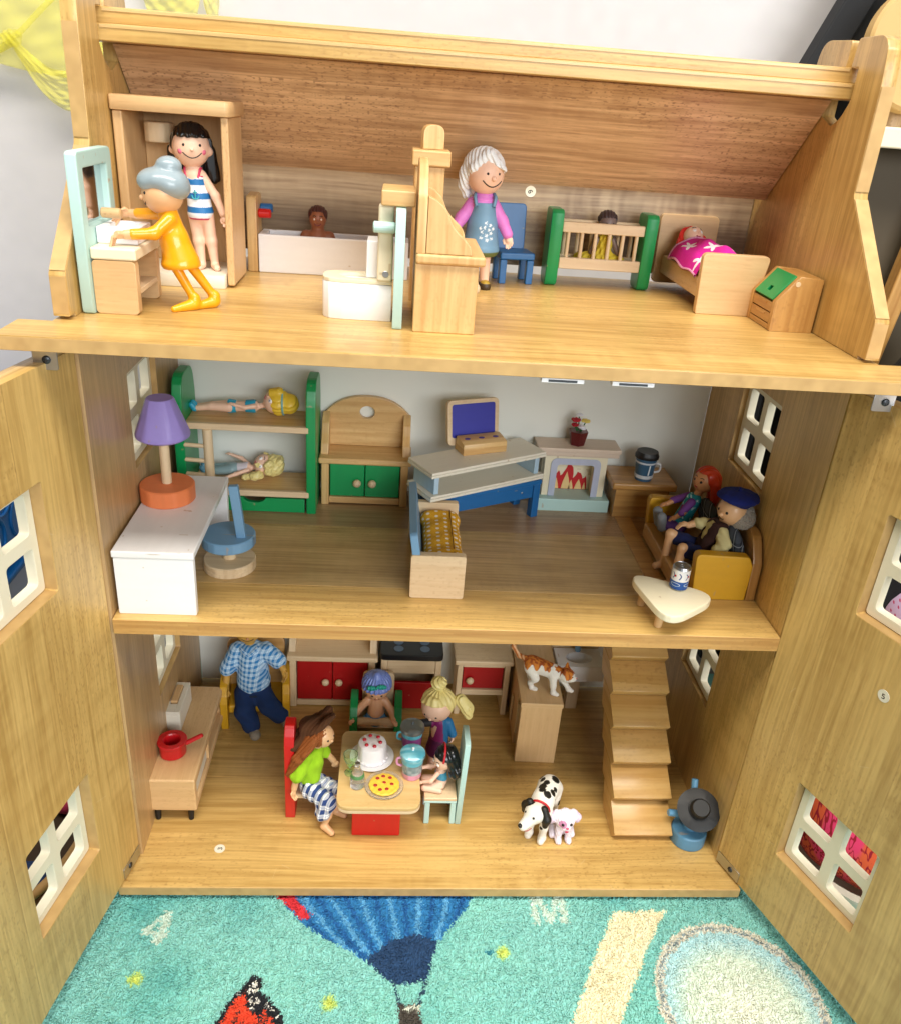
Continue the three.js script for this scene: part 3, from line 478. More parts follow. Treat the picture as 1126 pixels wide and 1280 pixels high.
// a toy dresser with a scrolled hutch; front faces +z, origin at the middle of the front bottom edge
function dresser(name, label, cat, pos, turn, doorM, o = {}) {
  const t = thing(name, label, cat, pos, turn, o.group), w = o.w ?? 0.0485, d = o.d ?? 0.046, h = o.h ?? 0.0515, wood_ = o.wood ?? M.pine;
  for (const s of [-1, 1]) part(t, 'leg', bx(s < 0 ? -w : w - 0.0085, s < 0 ? -w + 0.0085 : w, 0, h, -d, 0, 0.0012, 'y'), wood_);
  if (doorM) {
    part(t, 'rail', bx(-w + 0.0087, w - 0.0087, 0.002, 0.0095, -0.0065, -0.0015, 0.0006, 'x'), wood_);
    part(t, 'back_board', bx(-w + 0.0087, w - 0.0087, 0.002, h, -d, -d + 0.003, 0.0004, 'x'), wood_);
    for (const s of [-1, 1]) {
      const p = part(t, 'cupboard_door', bx(s < 0 ? -w + 0.0095 : 0.0004, s < 0 ? -0.0004 : w - 0.0095, 0.0103, h - 0.0006, -0.0075, -0.0025, 0.0012, 'y'), doorM);
      part(p, 'knob', [ball(s * 0.0085, h * 0.55, 0.0014, 0.0047, 0.0047, 0.0042), dowel([s * 0.0085, h * 0.55, -0.003], [s * 0.0085, h * 0.55, 0.001], 0.002)], M.birch);
    }
  } else part(t, 'side_board', bx(-w + 0.0087, w - 0.0087, 0.002, h, -d, -0.001, 0.001, 'y'), wood_);
  part(t, 'counter', bx(-w - 0.003, w + 0.003, h + 0.0002, h + 0.0075, -d, 0.0045, 0.0022, 'x'), wood_);
  if (o.hutch !== false) {
    const hw = w + 0.001, top = o.top ?? 0.1185, y0 = h + 0.0077;
    const s = new THREE.Shape(); s.moveTo(-hw, y0); s.lineTo(hw, y0); s.lineTo(hw, y0 + 0.036); s.bezierCurveTo(hw * 0.7, top - 0.004, hw * 0.35, top, 0, top); s.bezierCurveTo(-hw * 0.35, top, -hw * 0.7, top - 0.004, -hw, y0 + 0.036); s.closePath();
    const q = new THREE.Path(); q.absellipse(0, top - 0.019, 0.0085, 0.0075, 0, 6.3, true); s.holes.push(q);
    part(t, 'hutch_back', slab(s, 0.007, 'x', 0.0009, 12).translate(0, 0, -d), wood_);
    for (const e of [-1, 1]) {
      const c = new THREE.Shape(), z0 = -d + 0.0072; c.moveTo(z0, y0); c.lineTo(-0.006, y0); c.bezierCurveTo(-0.006, y0 + 0.012, z0 + 0.022, y0 + 0.012, z0 + 0.016, y0 + 0.026); c.bezierCurveTo(z0 + 0.014, y0 + 0.034, z0 + 0.006, y0 + 0.038, z0, y0 + 0.04); c.closePath();
      part(t, 'hutch_side', slab(c, 0.0085, 'y', 0.0009, 10).rotateY(-Math.PI / 2).translate(e < 0 ? -w + 0.0075 : w + 0.0010, 0, 0), wood_);
    }
  }
  return t;
}
dresser('dresser', 'pine toy dresser turned sideways between toilet and the white haired doll', 'dresser', [-0.0045, A, -0.0585], Math.PI / 2, M.pine, { w: 0.0445, d: 0.0475, top: 0.122 });
{ // post cabinet behind the dresser
  const t = thing('chimney_cabinet', 'narrow pine block with capped top and knob behind the sideways dresser', 'toy cabinet', [-0.040, A, -0.142]);
  part(t, 'body', bx(-0.014, 0.011, 0, 0.111, -0.02, 0.018, 0.001, 'y'), M.pine); part(t, 'cap', bx(-0.0165, 0.0155, 0.1112, 0.1235, -0.022, 0.021, 0.0015, 'x'), M.pine);
  part(t, 'knob', slab(poly([[-0.009, 0, 0], [0.009, 0, 0], [0.009, 0.019, 0.008], [-0.009, 0.019, 0.008]]), 0.011, 'y', 0.001).rotateY(0.2).translate(-0.001, 0.1237, -0.004), M.pine);
}
{ // blue chair in the attic
  const t = thing('blue_chair', 'blue wooden toy chair half hidden behind the white haired doll', 'chair', [0.050, A, -0.2425], deg(8));
  part(t, 'backrest', slab(rect(-0.0165, 0.0165, 0.0255, 0.073, 0.005), 0.005, 'y', 0.001).rotateX(-0.1).translate(0, 0, -0.0195), M.blue);
  part(t, 'seat', bx(-0.0165, 0.019, 0.0235, 0.0305, -0.0155, 0.0165, 0.0018), M.blue);
  for (const [x, z] of [[-0.0125, 0.0125], [0.0150, 0.0125], [-0.0125, -0.0125], [0.0150, -0.0125]]) part(t, 'leg', bx(x - 0.0035, x + 0.0035, 0, 0.0233, z - 0.0035, z + 0.0035, 0.001, 'y'), M.blue);
}
{ // cradle
  const t = thing('cradle', 'green rocking cradle with pale spindle sides in the attic', 'cradle', [0.137, A, -0.245]);
  for (const s of [-1, 1]) part(t, 'end_board', slab(poly([[-0.014, 0, 0.008], [0.015, 0, 0.008], [0.0165, 0.06, 0.005], [0.0165, 0.0735, 0.014], [-0.0165, 0.0735, 0.014], [-0.0165, 0.06, 0.005]]), 0.0125, 'y', 0.0016, 10).rotateY(-Math.PI / 2).translate(s * 0.0475 + 0.0062, 0, 0), M.green);
  for (const z of [0.0085, -0.0125]) {
    part(t, 'rail', bx(-0.0412, 0.0412, 0.0525, 0.0625, z, z + 0.0055, 0.001), M.birch); part(t, 'rail', bx(-0.0412, 0.0412, 0.0175, 0.0285, z, z + 0.0055, 0.001), M.birch);
    for (let k = 0; k < 6; k++) part(t, 'spindle', dowel([-0.0345 + k * 0.0138, 0.0280, z + 0.0028], [-0.0345 + k * 0.0138, 0.0530, z + 0.0028], 0.0019, 0.0002), M.birch);
  }
  part(t, 'mattress_board', bx(-0.0412, 0.0412, 0.0165, 0.0195, -0.0068, 0.0083, 0.0006), M.birch);
}
{ // bed
  const t = thing('wooden_bed', 'plain beech toy bed with a red haired doll under pink blanket', 'bed', [0.237, A, -0.205]);
  part(t, 'headboard', slab(rect(-0.033, 0.029, 0.003, 0.072, 0.006), 0.007, 'x', 0.001).rotateX(-0.06).translate(0, 0, -0.0685), M.beech);
  part(t, 'footboard', slab(poly([[-0.0265, 0, 0.002], [0.0265, 0, 0.002], [0.0345, 0.0545, 0.006], [-0.0285, 0.0545, 0.006]]), 0.0075, 'x', 0.001).translate(0, 0, 0.0595), M.beech);
  for (const x of [-0.0265, 0.0215]) part(t, 'side_rail', bx(x, x + 0.006, 0.014, 0.032, -0.0615, 0.0593, 0.001, 'z'), M.beech);
  part(t, 'bed_board', bx(-0.0203, 0.0213, 0.019, 0.0235, -0.0615, 0.0593, 0.0008, 'z'), M.beech);
  part(t, 'pillow', skin([[0, 29, -45, 19, 7, 13]], { k: 0, c: 1.2 }), M.paleBlue);
  const star = texture(512, 512, (u, v) => { let c = lin('#d5179b'); for (const [x, y, s, a] of [[0.2, 0.25, 0.13, 0.2], [0.62, 0.18, 0.16, 0.7], [0.4, 0.62, 0.15, 0.4], [0.85, 0.6, 0.14, 0], [0.12, 0.85, 0.13, 0.9], [0.68, 0.88, 0.12, 0.3]]) { const dx = u - x, dy = v - y, r = Math.hypot(dx, dy), th = Math.atan2(dy, dx) + a, k = Math.cos(Math.PI / 5) / Math.cos(((((th % (2 * Math.PI / 5)) + 2 * Math.PI) % (2 * Math.PI / 5)) - Math.PI / 5)); const rr = s * (0.5 + 0.5 * Math.cos(5 * th)) * 0.55 + s * 0.42; if (r < rr * Math.min(1, k)) c = lin('#f3eef6'); } return c; });
  const bl = (u, v) => { // cloth over the lying doll
    const x = lerp(-0.0295, 0.031, u), z = lerp(-0.031, 0.057, v), b = Math.exp(-((x / 0.017) ** 2)) * 0.013 * (1 - 0.2 * v) + 0.006 + 0.0025 * Math.sin(u * 9 + v * 4) * Math.sin(v * 8 + u * 3);
    const edge = Math.max(0, Math.abs(u - 0.5) * 2 - 0.76) / 0.24; return [x, 0.0385 + b - edge * edge * 0.011 + (v < 0.06 ? -0.001 : 0), z];
  };
  const grid = (fn, nu, nv, th) => { const P = [], U = [], I = []; for (const s of [0, 1]) for (let j = 0; j <= nv; j++) for (let i = 0; i <= nu; i++) { const p = fn(i / nu, j / nv); P.push(p[0], p[1] - s * th, p[2]); U.push(i / nu, j / nv); }
    const at = (s, i, j) => s * (nu + 1) * (nv + 1) + j * (nu + 1) + i;
    for (let j = 0; j < nv; j++) for (let i = 0; i < nu; i++) { I.push(at(0, i, j), at(0, i, j + 1), at(0, i + 1, j), at(0, i + 1, j), at(0, i, j + 1), at(0, i + 1, j + 1)); I.push(at(1, i, j), at(1, i + 1, j), at(1, i, j + 1), at(1, i + 1, j), at(1, i + 1, j + 1), at(1, i, j + 1)); }
    const side = (a, b) => { const [a0, a1, b0, b1] = [at(0, ...a), at(1, ...a), at(0, ...b), at(1, ...b)]; I.push(a0, b0, a1, b0, b1, a1); };
    for (let i = 0; i < nu; i++) { side([i, 0], [i + 1, 0]); side([i + 1, nv], [i, nv]); } for (let j = 0; j < nv; j++) { side([0, j + 1], [0, j]); side([nu, j], [nu, j + 1]); }
    const g = new THREE.BufferGeometry(); g.setAttribute('position', new THREE.Float32BufferAttribute(P, 3)); g.setAttribute('uv', new THREE.Float32BufferAttribute(U, 2)); g.setIndex(I); g.computeVertexNormals(); return g; };
  globalThis.clothGrid = grid;
  const blanket = thing('blanket', 'pink blanket with white stars over the doll in the attic bed', 'blanket', [0.237, A, -0.205]);
  part(blanket, 'cloth', grid(bl, 28, 30, 0.0012), new THREE.MeshPhysicalMaterial({ map: star, roughness: 0.95, sheen: 0.4, sheenRoughness: 0.6, bumpMap: grainNoise, bumpScale: 0.0004 }));
  const hem = []; for (let i = 0; i <= 30; i++) hem.push(add(bl(i / 30, 0), [0, 0.0004, 0])); for (let i = 1; i <= 20; i++) hem.unshift(add(bl(0, i / 20), [0, 0.0004, 0]));
  part(blanket, 'hem', tube(hem, 0.0011, 90, 6), flat('#f1a9d0', 0.9));
}
{ // school desk box
  const t = thing('toy_desk', 'slanted pine toy desk with green lid beside the right gable', 'desk', [0.2595, A, -0.0845]);
  const prof = poly([[0, 0, 0.001], [0.0385, 0, 0.001], [0.0385, 0.046, 0.001], [0.0175, 0.0475, 0.001], [0, 0.0255, 0.001]]);
  part(t, 'side_panel', slab(prof, 0.006, 'y', 0.0006).translate(0, 0, -0.006), M.amber); part(t, 'side_panel', slab(prof, 0.006, 'y', 0.0006).translate(0, 0, -0.054), M.amber);
  part(t, 'top_board', bx(0.0178, 0.0384, 0.0405, 0.0462, -0.0478, -0.0062, 0.0004, 'z'), M.amber); part(t, 'bottom_board', bx(0.0005, 0.038, 0.0005, 0.005, -0.0478, -0.0062, 0.0004, 'z'), M.amber);
  part(t, 'drawer', bx(0.0004, 0.005, 0.0058, 0.0142, -0.0475, -0.0065, 0.0005, 'z'), M.amber); part(t, 'drawer', bx(0.0004, 0.005, 0.0152, 0.0236, -0.0475, -0.0065, 0.0005, 'z'), M.amber);
  for (const y of [0.0112, 0.0205]) part(t, 'handle', bx(-0.0002, 0.0006, y, y + 0.002, -0.036, -0.017, 0.0002, 'z'), M.amber);
  const a = Math.atan2(0.022, 0.0175), ls = rect(-0.0475, -0.0065, 0, 0.0265, 0.001); ls.holes.push(rect(-0.030, -0.0235, 0.0055, 0.0102, 0.0012, true));
  part(t, 'lid', slab(ls, 0.0035, 'x', 0.0004).applyMatrix4(new THREE.Matrix4().makeBasis(new THREE.Vector3(0, 0, 1), new THREE.Vector3(1, 0, 0), new THREE.Vector3(0, 1, 0))).translate(0, -0.0022, 0).rotateZ(a).translate(0.0008, 0.0256, 0), M.green);
  part(t, 'peg', dowel([0.0165, 0.041, -0.0005], [0.0165, 0.041, 0.0003], 0.0022, 0.0002), M.birch);
}
// ---------- middle storey furniture ----------
{ // white desk
  const t = thing('white_desk', 'long white toy desk along the left wall under the purple lamp', 'desk', [-0.2615, MID, -0.0985]);
  part(t, 'top', bx(-0.0355, 0.0335, 0.0565, 0.0630, -0.068, 0.0935, 0.0012), M.white);
  part(t, 'end_panel', slab(rect(-0.0345, 0.0325, 0, 0.0563, 0.0018), 0.007, 'x', 0.0008).translate(0, 0, 0.0855), M.white);
  part(t, 'end_panel', slab(rect(-0.0345, 0.0325, 0, 0.0563, 0.0018), 0.007, 'x', 0.0008).translate(0, 0, -0.0675), M.white);
  part(t, 'back_panel', bx(-0.0345, -0.030, 0.012, 0.0563, -0.0603, 0.0853, 0.0008), M.white);
}
{ // lamp
  const t = thing('toy_lamp', 'wooden toy lamp with purple shade and orange base on the white desk', 'lamp', [-0.2742, MID + 0.0632, -0.1100]);
  part(t, 'base', disc(0.0252, 0.0165, 0.0012, 48), M.orange); part(t, 'pole', dowel([0, 0.0165, 0], [0, 0.0640, 0], 0.0046, 0.0005), M.birch);
  part(t, 'lamp_shade', lathe([[0, 0.0625], [0.0210, 0.0625], [0.0242, 0.0648], [0.0246, 0.0670], [0.0236, 0.0700], [0.0125, 0.1000], [0.0115, 0.1010], [0, 0.1010]], 48), M.purple);
}
{ // stool
  const t = thing('swivel_stool', 'slate blue round toy stool with one upright back slat', 'stool', [-0.2160, MID, -0.0925]);
  part(t, 'base', lathe([[0, 0], [0.024, 0], [0.025, 0.001], [0.025, 0.0045], [0.0246, 0.005], [0.025, 0.0055], [0.025, 0.010], [0.024, 0.011], [0, 0.011]], 40), M.birch);
  part(t, 'post', dowel([0, 0.011, 0], [0, 0.027, 0], 0.0065, 0.0003), M.birch); part(t, 'seat', disc(0.0255, 0.0110, 0.001, 44).translate(0, 0.0265, 0), M.slate);
  part(t, 'back_slat', bx(-0.0045, 0.0045, 0, 0.0545, -0.0032, 0.0032, 0.0012, 'y').rotateZ(0.10).translate(0.0135, 0.0365, 0.006), M.slate);
}
{ // bunk bed
  const t = thing('bunk_bed', 'green ended toy bunk bed with pine platforms and ladder', 'bunk bed', [-0.217, MID, -0.2435]);
  for (const x of [-0.075, 0.0625]) part(t, 'end_panel', slab(poly([[-0.031, 0, 0.002], [0.031, 0, 0.002], [0.031, 0.120, 0.01], [0.024, 0.1505, 0.022], [-0.024, 0.1505, 0.022], [-0.031, 0.120, 0.01]]), 0.0105, 'y', 0.0014, 12).rotateY(-Math.PI / 2).translate(x + 0.0105, 0, 0), M.green);
  for (const y of [0.021, 0.0965]) {
    part(t, 'bed_platform', bx(-0.0643, 0.0623, y, y + 0.004, -0.026, 0.0255, 0.0008, 'x'), M.pine); part(t, 'front_rail', bx(-0.0643, 0.0655, y - 0.0015, y + 0.0055, 0.0257, 0.0315, 0.0012, 'x'), M.birch);
  }
  { const q = new THREE.Shape(); q.moveTo(-0.062, 0.001); q.lineTo(0.0605, 0.001); q.lineTo(0.0605, 0.0175); q.lineTo(0.0185, 0.0175); q.bezierCurveTo(0.016, 0.0095, -0.004, 0.0095, -0.0065, 0.0175); q.lineTo(-0.062, 0.0175); q.closePath(); part(t, 'drawer', slab(q, 0.006, 'x', 0.0008).translate(0, 0, 0.024), M.green); }
  part(t, 'ladder_post', dowel([-0.040, 0.026, 0.029], [-0.0405, 0.0955, 0.029], 0.0052, 0.0003), M.birch);
  for (const y of [0.042, 0.0585, 0.0755]) part(t, 'rung', dowel([-0.0655, y + 0.001, 0.029], [-0.0435, y, 0.029], 0.0023, 0.0003), M.birch);
}
dresser('green_dresser', 'pine toy dresser with two green doors and arched top beside the bunk bed', 'dresser', [-0.092, MID, -0.2395], 0, M.green, { d: 0.0435 });
{ // blue table
  const t = thing('blue_table', 'dark blue toy table carrying the pale shelf unit', 'table', [0.036, MID, -0.2185], deg(27));
  part(t, 'top', bx(-0.068, 0.068, 0.041, 0.0465, -0.022, 0.023, 0.0012), M.blue); part(t, 'apron', bx(-0.060, 0.060, 0.0245, 0.0408, 0.0165, 0.0195, 0.0006), M.blue);
  for (const [x, z] of [[-0.063, 0.0175], [0.063, 0.0175], [-0.063, -0.0175], [0.063, -0.0175]]) part(t, 'leg', bx(x - 0.0045, x + 0.0045, 0, 0.0408, z - 0.0045, z + 0.0045, 0.001, 'y'), M.blue);
  part(t, 'screw', ball(0.044, 0.033, 0.0197, 0.0012, 0.0012, 0.0004), M.steel);
}
{ // blue box behind the cot
  const t = thing('blue_box', 'low dark blue toy box between the green dresser and the cot', 'box', [-0.0155, MID, -0.2365]);
  part(t, 'body', bx(-0.0185, 0.0185, 0, 0.0205, -0.016, 0.014, 0.0012), M.blue); part(t, 'lid', bx(-0.020, 0.020, 0.0207, 0.0245, -0.018, 0.0155, 0.001), M.blue);
}
{ // pale shelf unit and the computer on it
  const t = thing('shelf_unit', 'pale plywood two shelf unit with light blue ends standing askew on the blue table', 'shelf', [0.0315, MID + 0.0468, -0.2155], deg(30));
  part(t, 'upper_shelf', [bx(-0.075, 0.075, 0.0265, 0.0295, -0.0245, 0.0245, 0.0008, 'x'), bx(-0.0745, 0.0745, 0.0297, 0.0327, -0.0243, 0.0242, 0.0008, 'x')], M.whiteWood);
  part(t, 'lower_shelf', [bx(-0.075, 0.075, 0, 0.003, -0.0245, 0.0245, 0.0008, 'x'), bx(-0.0745, 0.0745, 0.0032, 0.006, -0.0243, 0.0242, 0.0008, 'x')], M.whiteWood);
  for (const x of [-0.066, 0.066]) part(t, 'end_panel', bx(x - 0.003, x + 0.003, 0.0062, 0.0263, -0.021, 0.0205, 0.0008, 'y'), M.paleBlue);
  const c = thing('toy_computer', 'wooden toy computer with dark blue screen on the pale shelf unit', 'computer', [0.0325, MID + 0.0797, -0.2315], deg(21));
  const scr = slab(rect(-0.031, 0.031, 0, 0.050, 0.006), 0.006, 'x', 0.001).rotateX(-0.16).translate(-0.003, 0.002, -0.014); part(c, 'screen_board', scr, M.birch);
  part(c, 'screen', slab(rect(-0.026, 0.026, 0.0085, 0.0455, 0.003), 0.0008, 'x', 0.0002).rotateX(-0.16).translate(-0.003, 0.0029, -0.0083), paint('#2b2fa0', 0.5));
  part(c, 'keyboard_block', slab(poly([[-0.0075, 0, 0.001], [0.0155, 0, 0.001], [0.0155, 0.0125, 0.001], [-0.0045, 0.0165, 0.001]]), 0.052, 'z', 0.0006).rotateY(-Math.PI / 2).translate(0.026, 0, 0), M.pine);
  for (const x of [-0.017, 0, 0.017]) part(c, 'button', ball(x, 0.0148, 0.004, 0.0035, 0.0008, 0.0025), paint('#4a3b86', 0.5));
}
{ // fireplace
  const t = thing('toy_fireplace', 'cream toy fireplace with painted red flames on a mint hearth', 'fireplace', [0.149, MID, -0.2495]);
  part(t, 'hearth', bx(-0.044, 0.043, 0, 0.0155, -0.030, 0.004, 0.0012, 'x'), M.mint);
  const s = poly([[-0.0365, 0.0157], [-0.024, 0.0157], [-0.024, 0.058, 0.005], [0.024, 0.058, 0.005], [0.024, 0.0157], [0.0365, 0.0157], [0.0365, 0.068], [-0.0365, 0.068]]);
  part(t, 'surround', slab(s, 0.020, 'x', 0.0006).translate(0, 0, -0.026), M.cream);
  const rim = poly([[-0.029, 0.0158], [-0.0215, 0.0158], [-0.0215, 0.0555, 0.004], [0.0215, 0.0555, 0.004], [0.0215, 0.0158], [0.029, 0.0158], [0.029, 0.063, 0.008], [-0.029, 0.063, 0.008]]);
  part(t, 'arch_trim', slab(rim, 0.0012, 'y', 0.0003).translate(0, 0, -0.0058), paint('#b9bfd3', 0.5));
  part(t, 'fire_back', bx(-0.025, 0.025, 0.0157, 0.0585, -0.0285, -0.0262, 0.0003), M.cream);
  const fl = new THREE.Shape(); const pk = [[-0.0215, 0.016], [-0.0205, 0.033], [-0.0145, 0.0395], [-0.0125, 0.033], [-0.009, 0.037], [-0.004, 0.050], [0.002, 0.044], [0.003, 0.030], [0.008, 0.0385], [0.012, 0.037], [0.0145, 0.030], [0.0185, 0.034], [0.0205, 0.016]];
  fl.moveTo(...pk[0]); for (let i = 1; i < pk.length; i++) fl.quadraticCurveTo((pk[i - 1][0] + pk[i][0]) / 2 + 0.0015, (pk[i - 1][1] + pk[i][1]) / 2 - 0.001, ...pk[i]); fl.closePath();
  part(t, 'flame', slab(fl, 0.0006, 'y', 0.0001).translate(0, 0, -0.0260), paint('#c8141c', 0.5));
  for (const [x, w, h] of [[-0.0165, 0.0035, 0.014], [-0.0045, 0.0055, 0.022], [0.0015, 0.003, 0.012], [0.0105, 0.0045, 0.013], [0.0175, 0.002, 0.009]]) part(t, 'flame_tongue', slab(poly([[x - w, 0.0165], [x + w, 0.0165], [x + w * 0.6, 0.0165 + h * 0.5, 0.002], [x, 0.0165 + h], [x - w * 0.7, 0.0165 + h * 0.45, 0.002]]), 0.0004, 'y', 0.0001).translate(0, 0, -0.0253), paint('#ecc98a', 0.5));
  part(t, 'mantel', [bx(-0.046, 0.047, 0.0682, 0.0735, -0.030, 0.0015, 0.0009, 'x'), bx(-0.0475, 0.0485, 0.0737, 0.0785, -0.031, 0.003, 0.0009, 'x')], paint('#d8c4b0', 0.5));
}
{ // flowerpot
  const t = thing('flowerpot', 'tiny dark red flowerpot with red and white blooms on the fireplace', 'flowerpot', [0.148, MID + 0.0787, -0.262]);
  part(t, 'pot', toCreasedNormals(new THREE.CylinderGeometry(0.0115, 0.0085, 0.0165, 6), 0.3).translate(0, 0.00825, 0), paint('#5c1216', 0.35));
  const fm = { r: flat('#b3122a', 0.5), w: flat('#e9e9f2', 0.5), y: flat('#e6d06a', 0.5) }, r = rnd(5);
  for (const [x, y, z, q, c] of [[-0.005, 0.029, 0, 0.0052, 'r'], [0.006, 0.029, 0.002, 0.0048, 'y'], [0.001, 0.023, 0.005, 0.0042, 'w'], [-0.001, 0.034, -0.003, 0.004, 'w'], [0.003, 0.021, 0.006, 0.003, 'w'], [-0.006, 0.024, 0.003, 0.004, 'r']]) {
    const f = []; for (let k = 0; k < 6; k++) { const a = k * 1.05 + r(); f.push(ball(x + Math.cos(a) * q * 0.6, y + 0.0006 * r(), z + Math.sin(a) * q * 0.6, q * 0.55, q * 0.35, q * 0.55, 8)); } f.push(ball(x, y + q * 0.25, z, q * 0.4, q * 0.4, q * 0.4, 8));
    part(t, 'flower', f, fm[c]); part(t, 'stem', dowel([x * 0.4, 0.0165, z * 0.4], [x, y - 0.001, z], 0.0007, 0.0001), flat('#2f6b33', 0.6));
  }
}
{ // corner cabinet, sofa and low table
  const t = thing('corner_cabinet', 'amber pine cabinet in the back right corner under the takeaway cup', 'cabinet', [0.224, MID, -0.2505]);
  part(t, 'body', bx(-0.029, 0.034, 0, 0.039, -0.024, 0.014, 0.001, 'x'), M.amber); part(t, 'top', bx(-0.0365, 0.038, 0.0392, 0.0475, -0.029, 0.0255, 0.0022, 'x'), M.amber);
  const c = thing('takeaway_cup', 'small dark lidded blue cup with white handle on the corner cabinet', 'cup', [0.2255, MID + 0.0477, -0.2415]);
  part(c, 'cup', lathe([[0, 0], [0.0095, 0], [0.0098, 0.0015], [0.0120, 0.027], [0, 0.027]], 24), flat('#3d6380', 0.35)); part(c, 'band', lathe([[0.0105, 0.0035], [0.0107, 0.005], [0.0107, 0.0068], [0.0109, 0.0072], [0.0104, 0.0075]], 24), flat('#d8dde2', 0.4)); part(c, 'band', lathe([[0.0112, 0.0215], [0.0119, 0.0215], [0.0121, 0.0235], [0.0112, 0.0235]], 24), flat('#d8dde2', 0.4));
  part(c, 'lid', lathe([[0.0118, 0.0272], [0.0134, 0.0272], [0.0136, 0.030], [0.0128, 0.0312], [0.0118, 0.0345], [0, 0.0335]], 24), M.black); part(c, 'handle', tube([[0.0115, 0.020, 0.001], [0.0165, 0.019, 0.001], [0.0165, 0.011, 0.001], [0.0108, 0.009, 0.001]], 0.0013, 20, 6), flat('#e4e4e6', 0.4));
  const f = slab(poly([[0, 0, 0.0015], [0.0015, 0, 0.0015], [0.0025, 0.012, 0.001], [0.001, 0.012, 0.001]]), 0.0003, 'y', 0.00005); part(c, 'cup_stripe', f.translate(0.0005, 0.0088, 0.0113), flat('#dfe7ec', 0.4));
}
{
  const t = thing('toy_sofa', 'mustard yellow toy sofa with wooden back along the right wall', 'sofa', [0.262, MID, -0.128]);
  part(t, 'backrest', slab(poly([[-0.066, 0, 0.002], [0.068, 0, 0.002], [0.066, 0.040, 0.004], [0.050, 0.066, 0.010], [-0.066, 0.064, 0.006]]), 0.0095, 'x', 0.0012).rotateY(-Math.PI / 2).translate(0.0365, 0, 0), M.amber);
  part(t, 'seat', bx(-0.045, 0.0265, 0.004, 0.0205, -0.0565, 0.0565, 0.0015, 'z'), M.amber);
  const arm = () => slab(poly([[-0.0275, 0, 0.002], [0.0262, 0, 0.002], [0.0268, 0.038, 0.002], [0.0215, 0.0485, 0.003], [-0.0315, 0.0505, 0.007]]), 0.0115, 'x', 0.0018);
  part(t, 'armrest', arm().translate(0, 0, 0.057), M.mustard); part(t, 'armrest', arm().translate(-0.012, 0, -0.0685), M.mustard);
  part(t, 'plinth', bx(-0.0640, -0.0455, 0, 0.0016, -0.108, 0.056, 0.0005, 'x'), M.amber);
}
const plaid = (a, b, c, n, seed) => texture(256, 256, (u, v) => { const f = (x) => { const p = (x * n) % 1; return (p < 0.5 ? 1 : 0); }; const fu = f(u), fv = f(v), thin = ((u * n) % 1 > 0.72 && (u * n) % 1 < 0.78) || ((v * n) % 1 > 0.72 && (v * n) % 1 < 0.78); let k = (fu + fv) / 2 + 0.12 * (noise(u * 128, v * 128, 128, 128, seed) - 0.5); let q = mix3(lin(a), lin(b), clamp(k)); if (thin) q = mix3(q, lin(c), 0.7); return q; });
M.darkPlaid = new THREE.MeshPhysicalMaterial({ map: plaid('#20252f', '#4a505a', '#a9adb2', 2, 31), roughness: 0.95, sheen: 0.3 });
M.blueGingham = new THREE.MeshPhysicalMaterial({ map: plaid('#c4dcef', '#2a79b8', '#7fb1d8', 5, 32), roughness: 0.95 });
M.navyGingham = new THREE.MeshPhysicalMaterial({ map: plaid('#eef0f2', '#1e3a73', '#5b75a8', 2, 33), roughness: 0.95 });
for (const [x, y, z, a, lab] of [[0.281, 41, -0.0985, 0.25, 'dark plaid cushion behind the doll with the blue beret'], [0.276, 42, -0.155, 0.3, 'dark plaid cushion between the two sofa dolls']]) {
  const t = thing('cushion', lab, 'cushion', [x, MID + 0.001 * y, z]); const c = part(t, 'cover', skin([[0, 0, 0, 9, 22, 22]], { k: 0, c: 1.2, disp: (px, py, pz) => 1.2 * Math.cos(py / 14) * Math.cos(pz / 14) - 1 }), M.darkPlaid); t.rotation.z = a;
  part(t, 'piping', tube(Array.from({ length: 16 }, (_, k) => [0, 0.0205 * Math.sin(k * Math.PI / 8), 0.0205 * Math.cos(k * Math.PI / 8)]), 0.0008, 48, 5, true), M.darkPlaid);
}
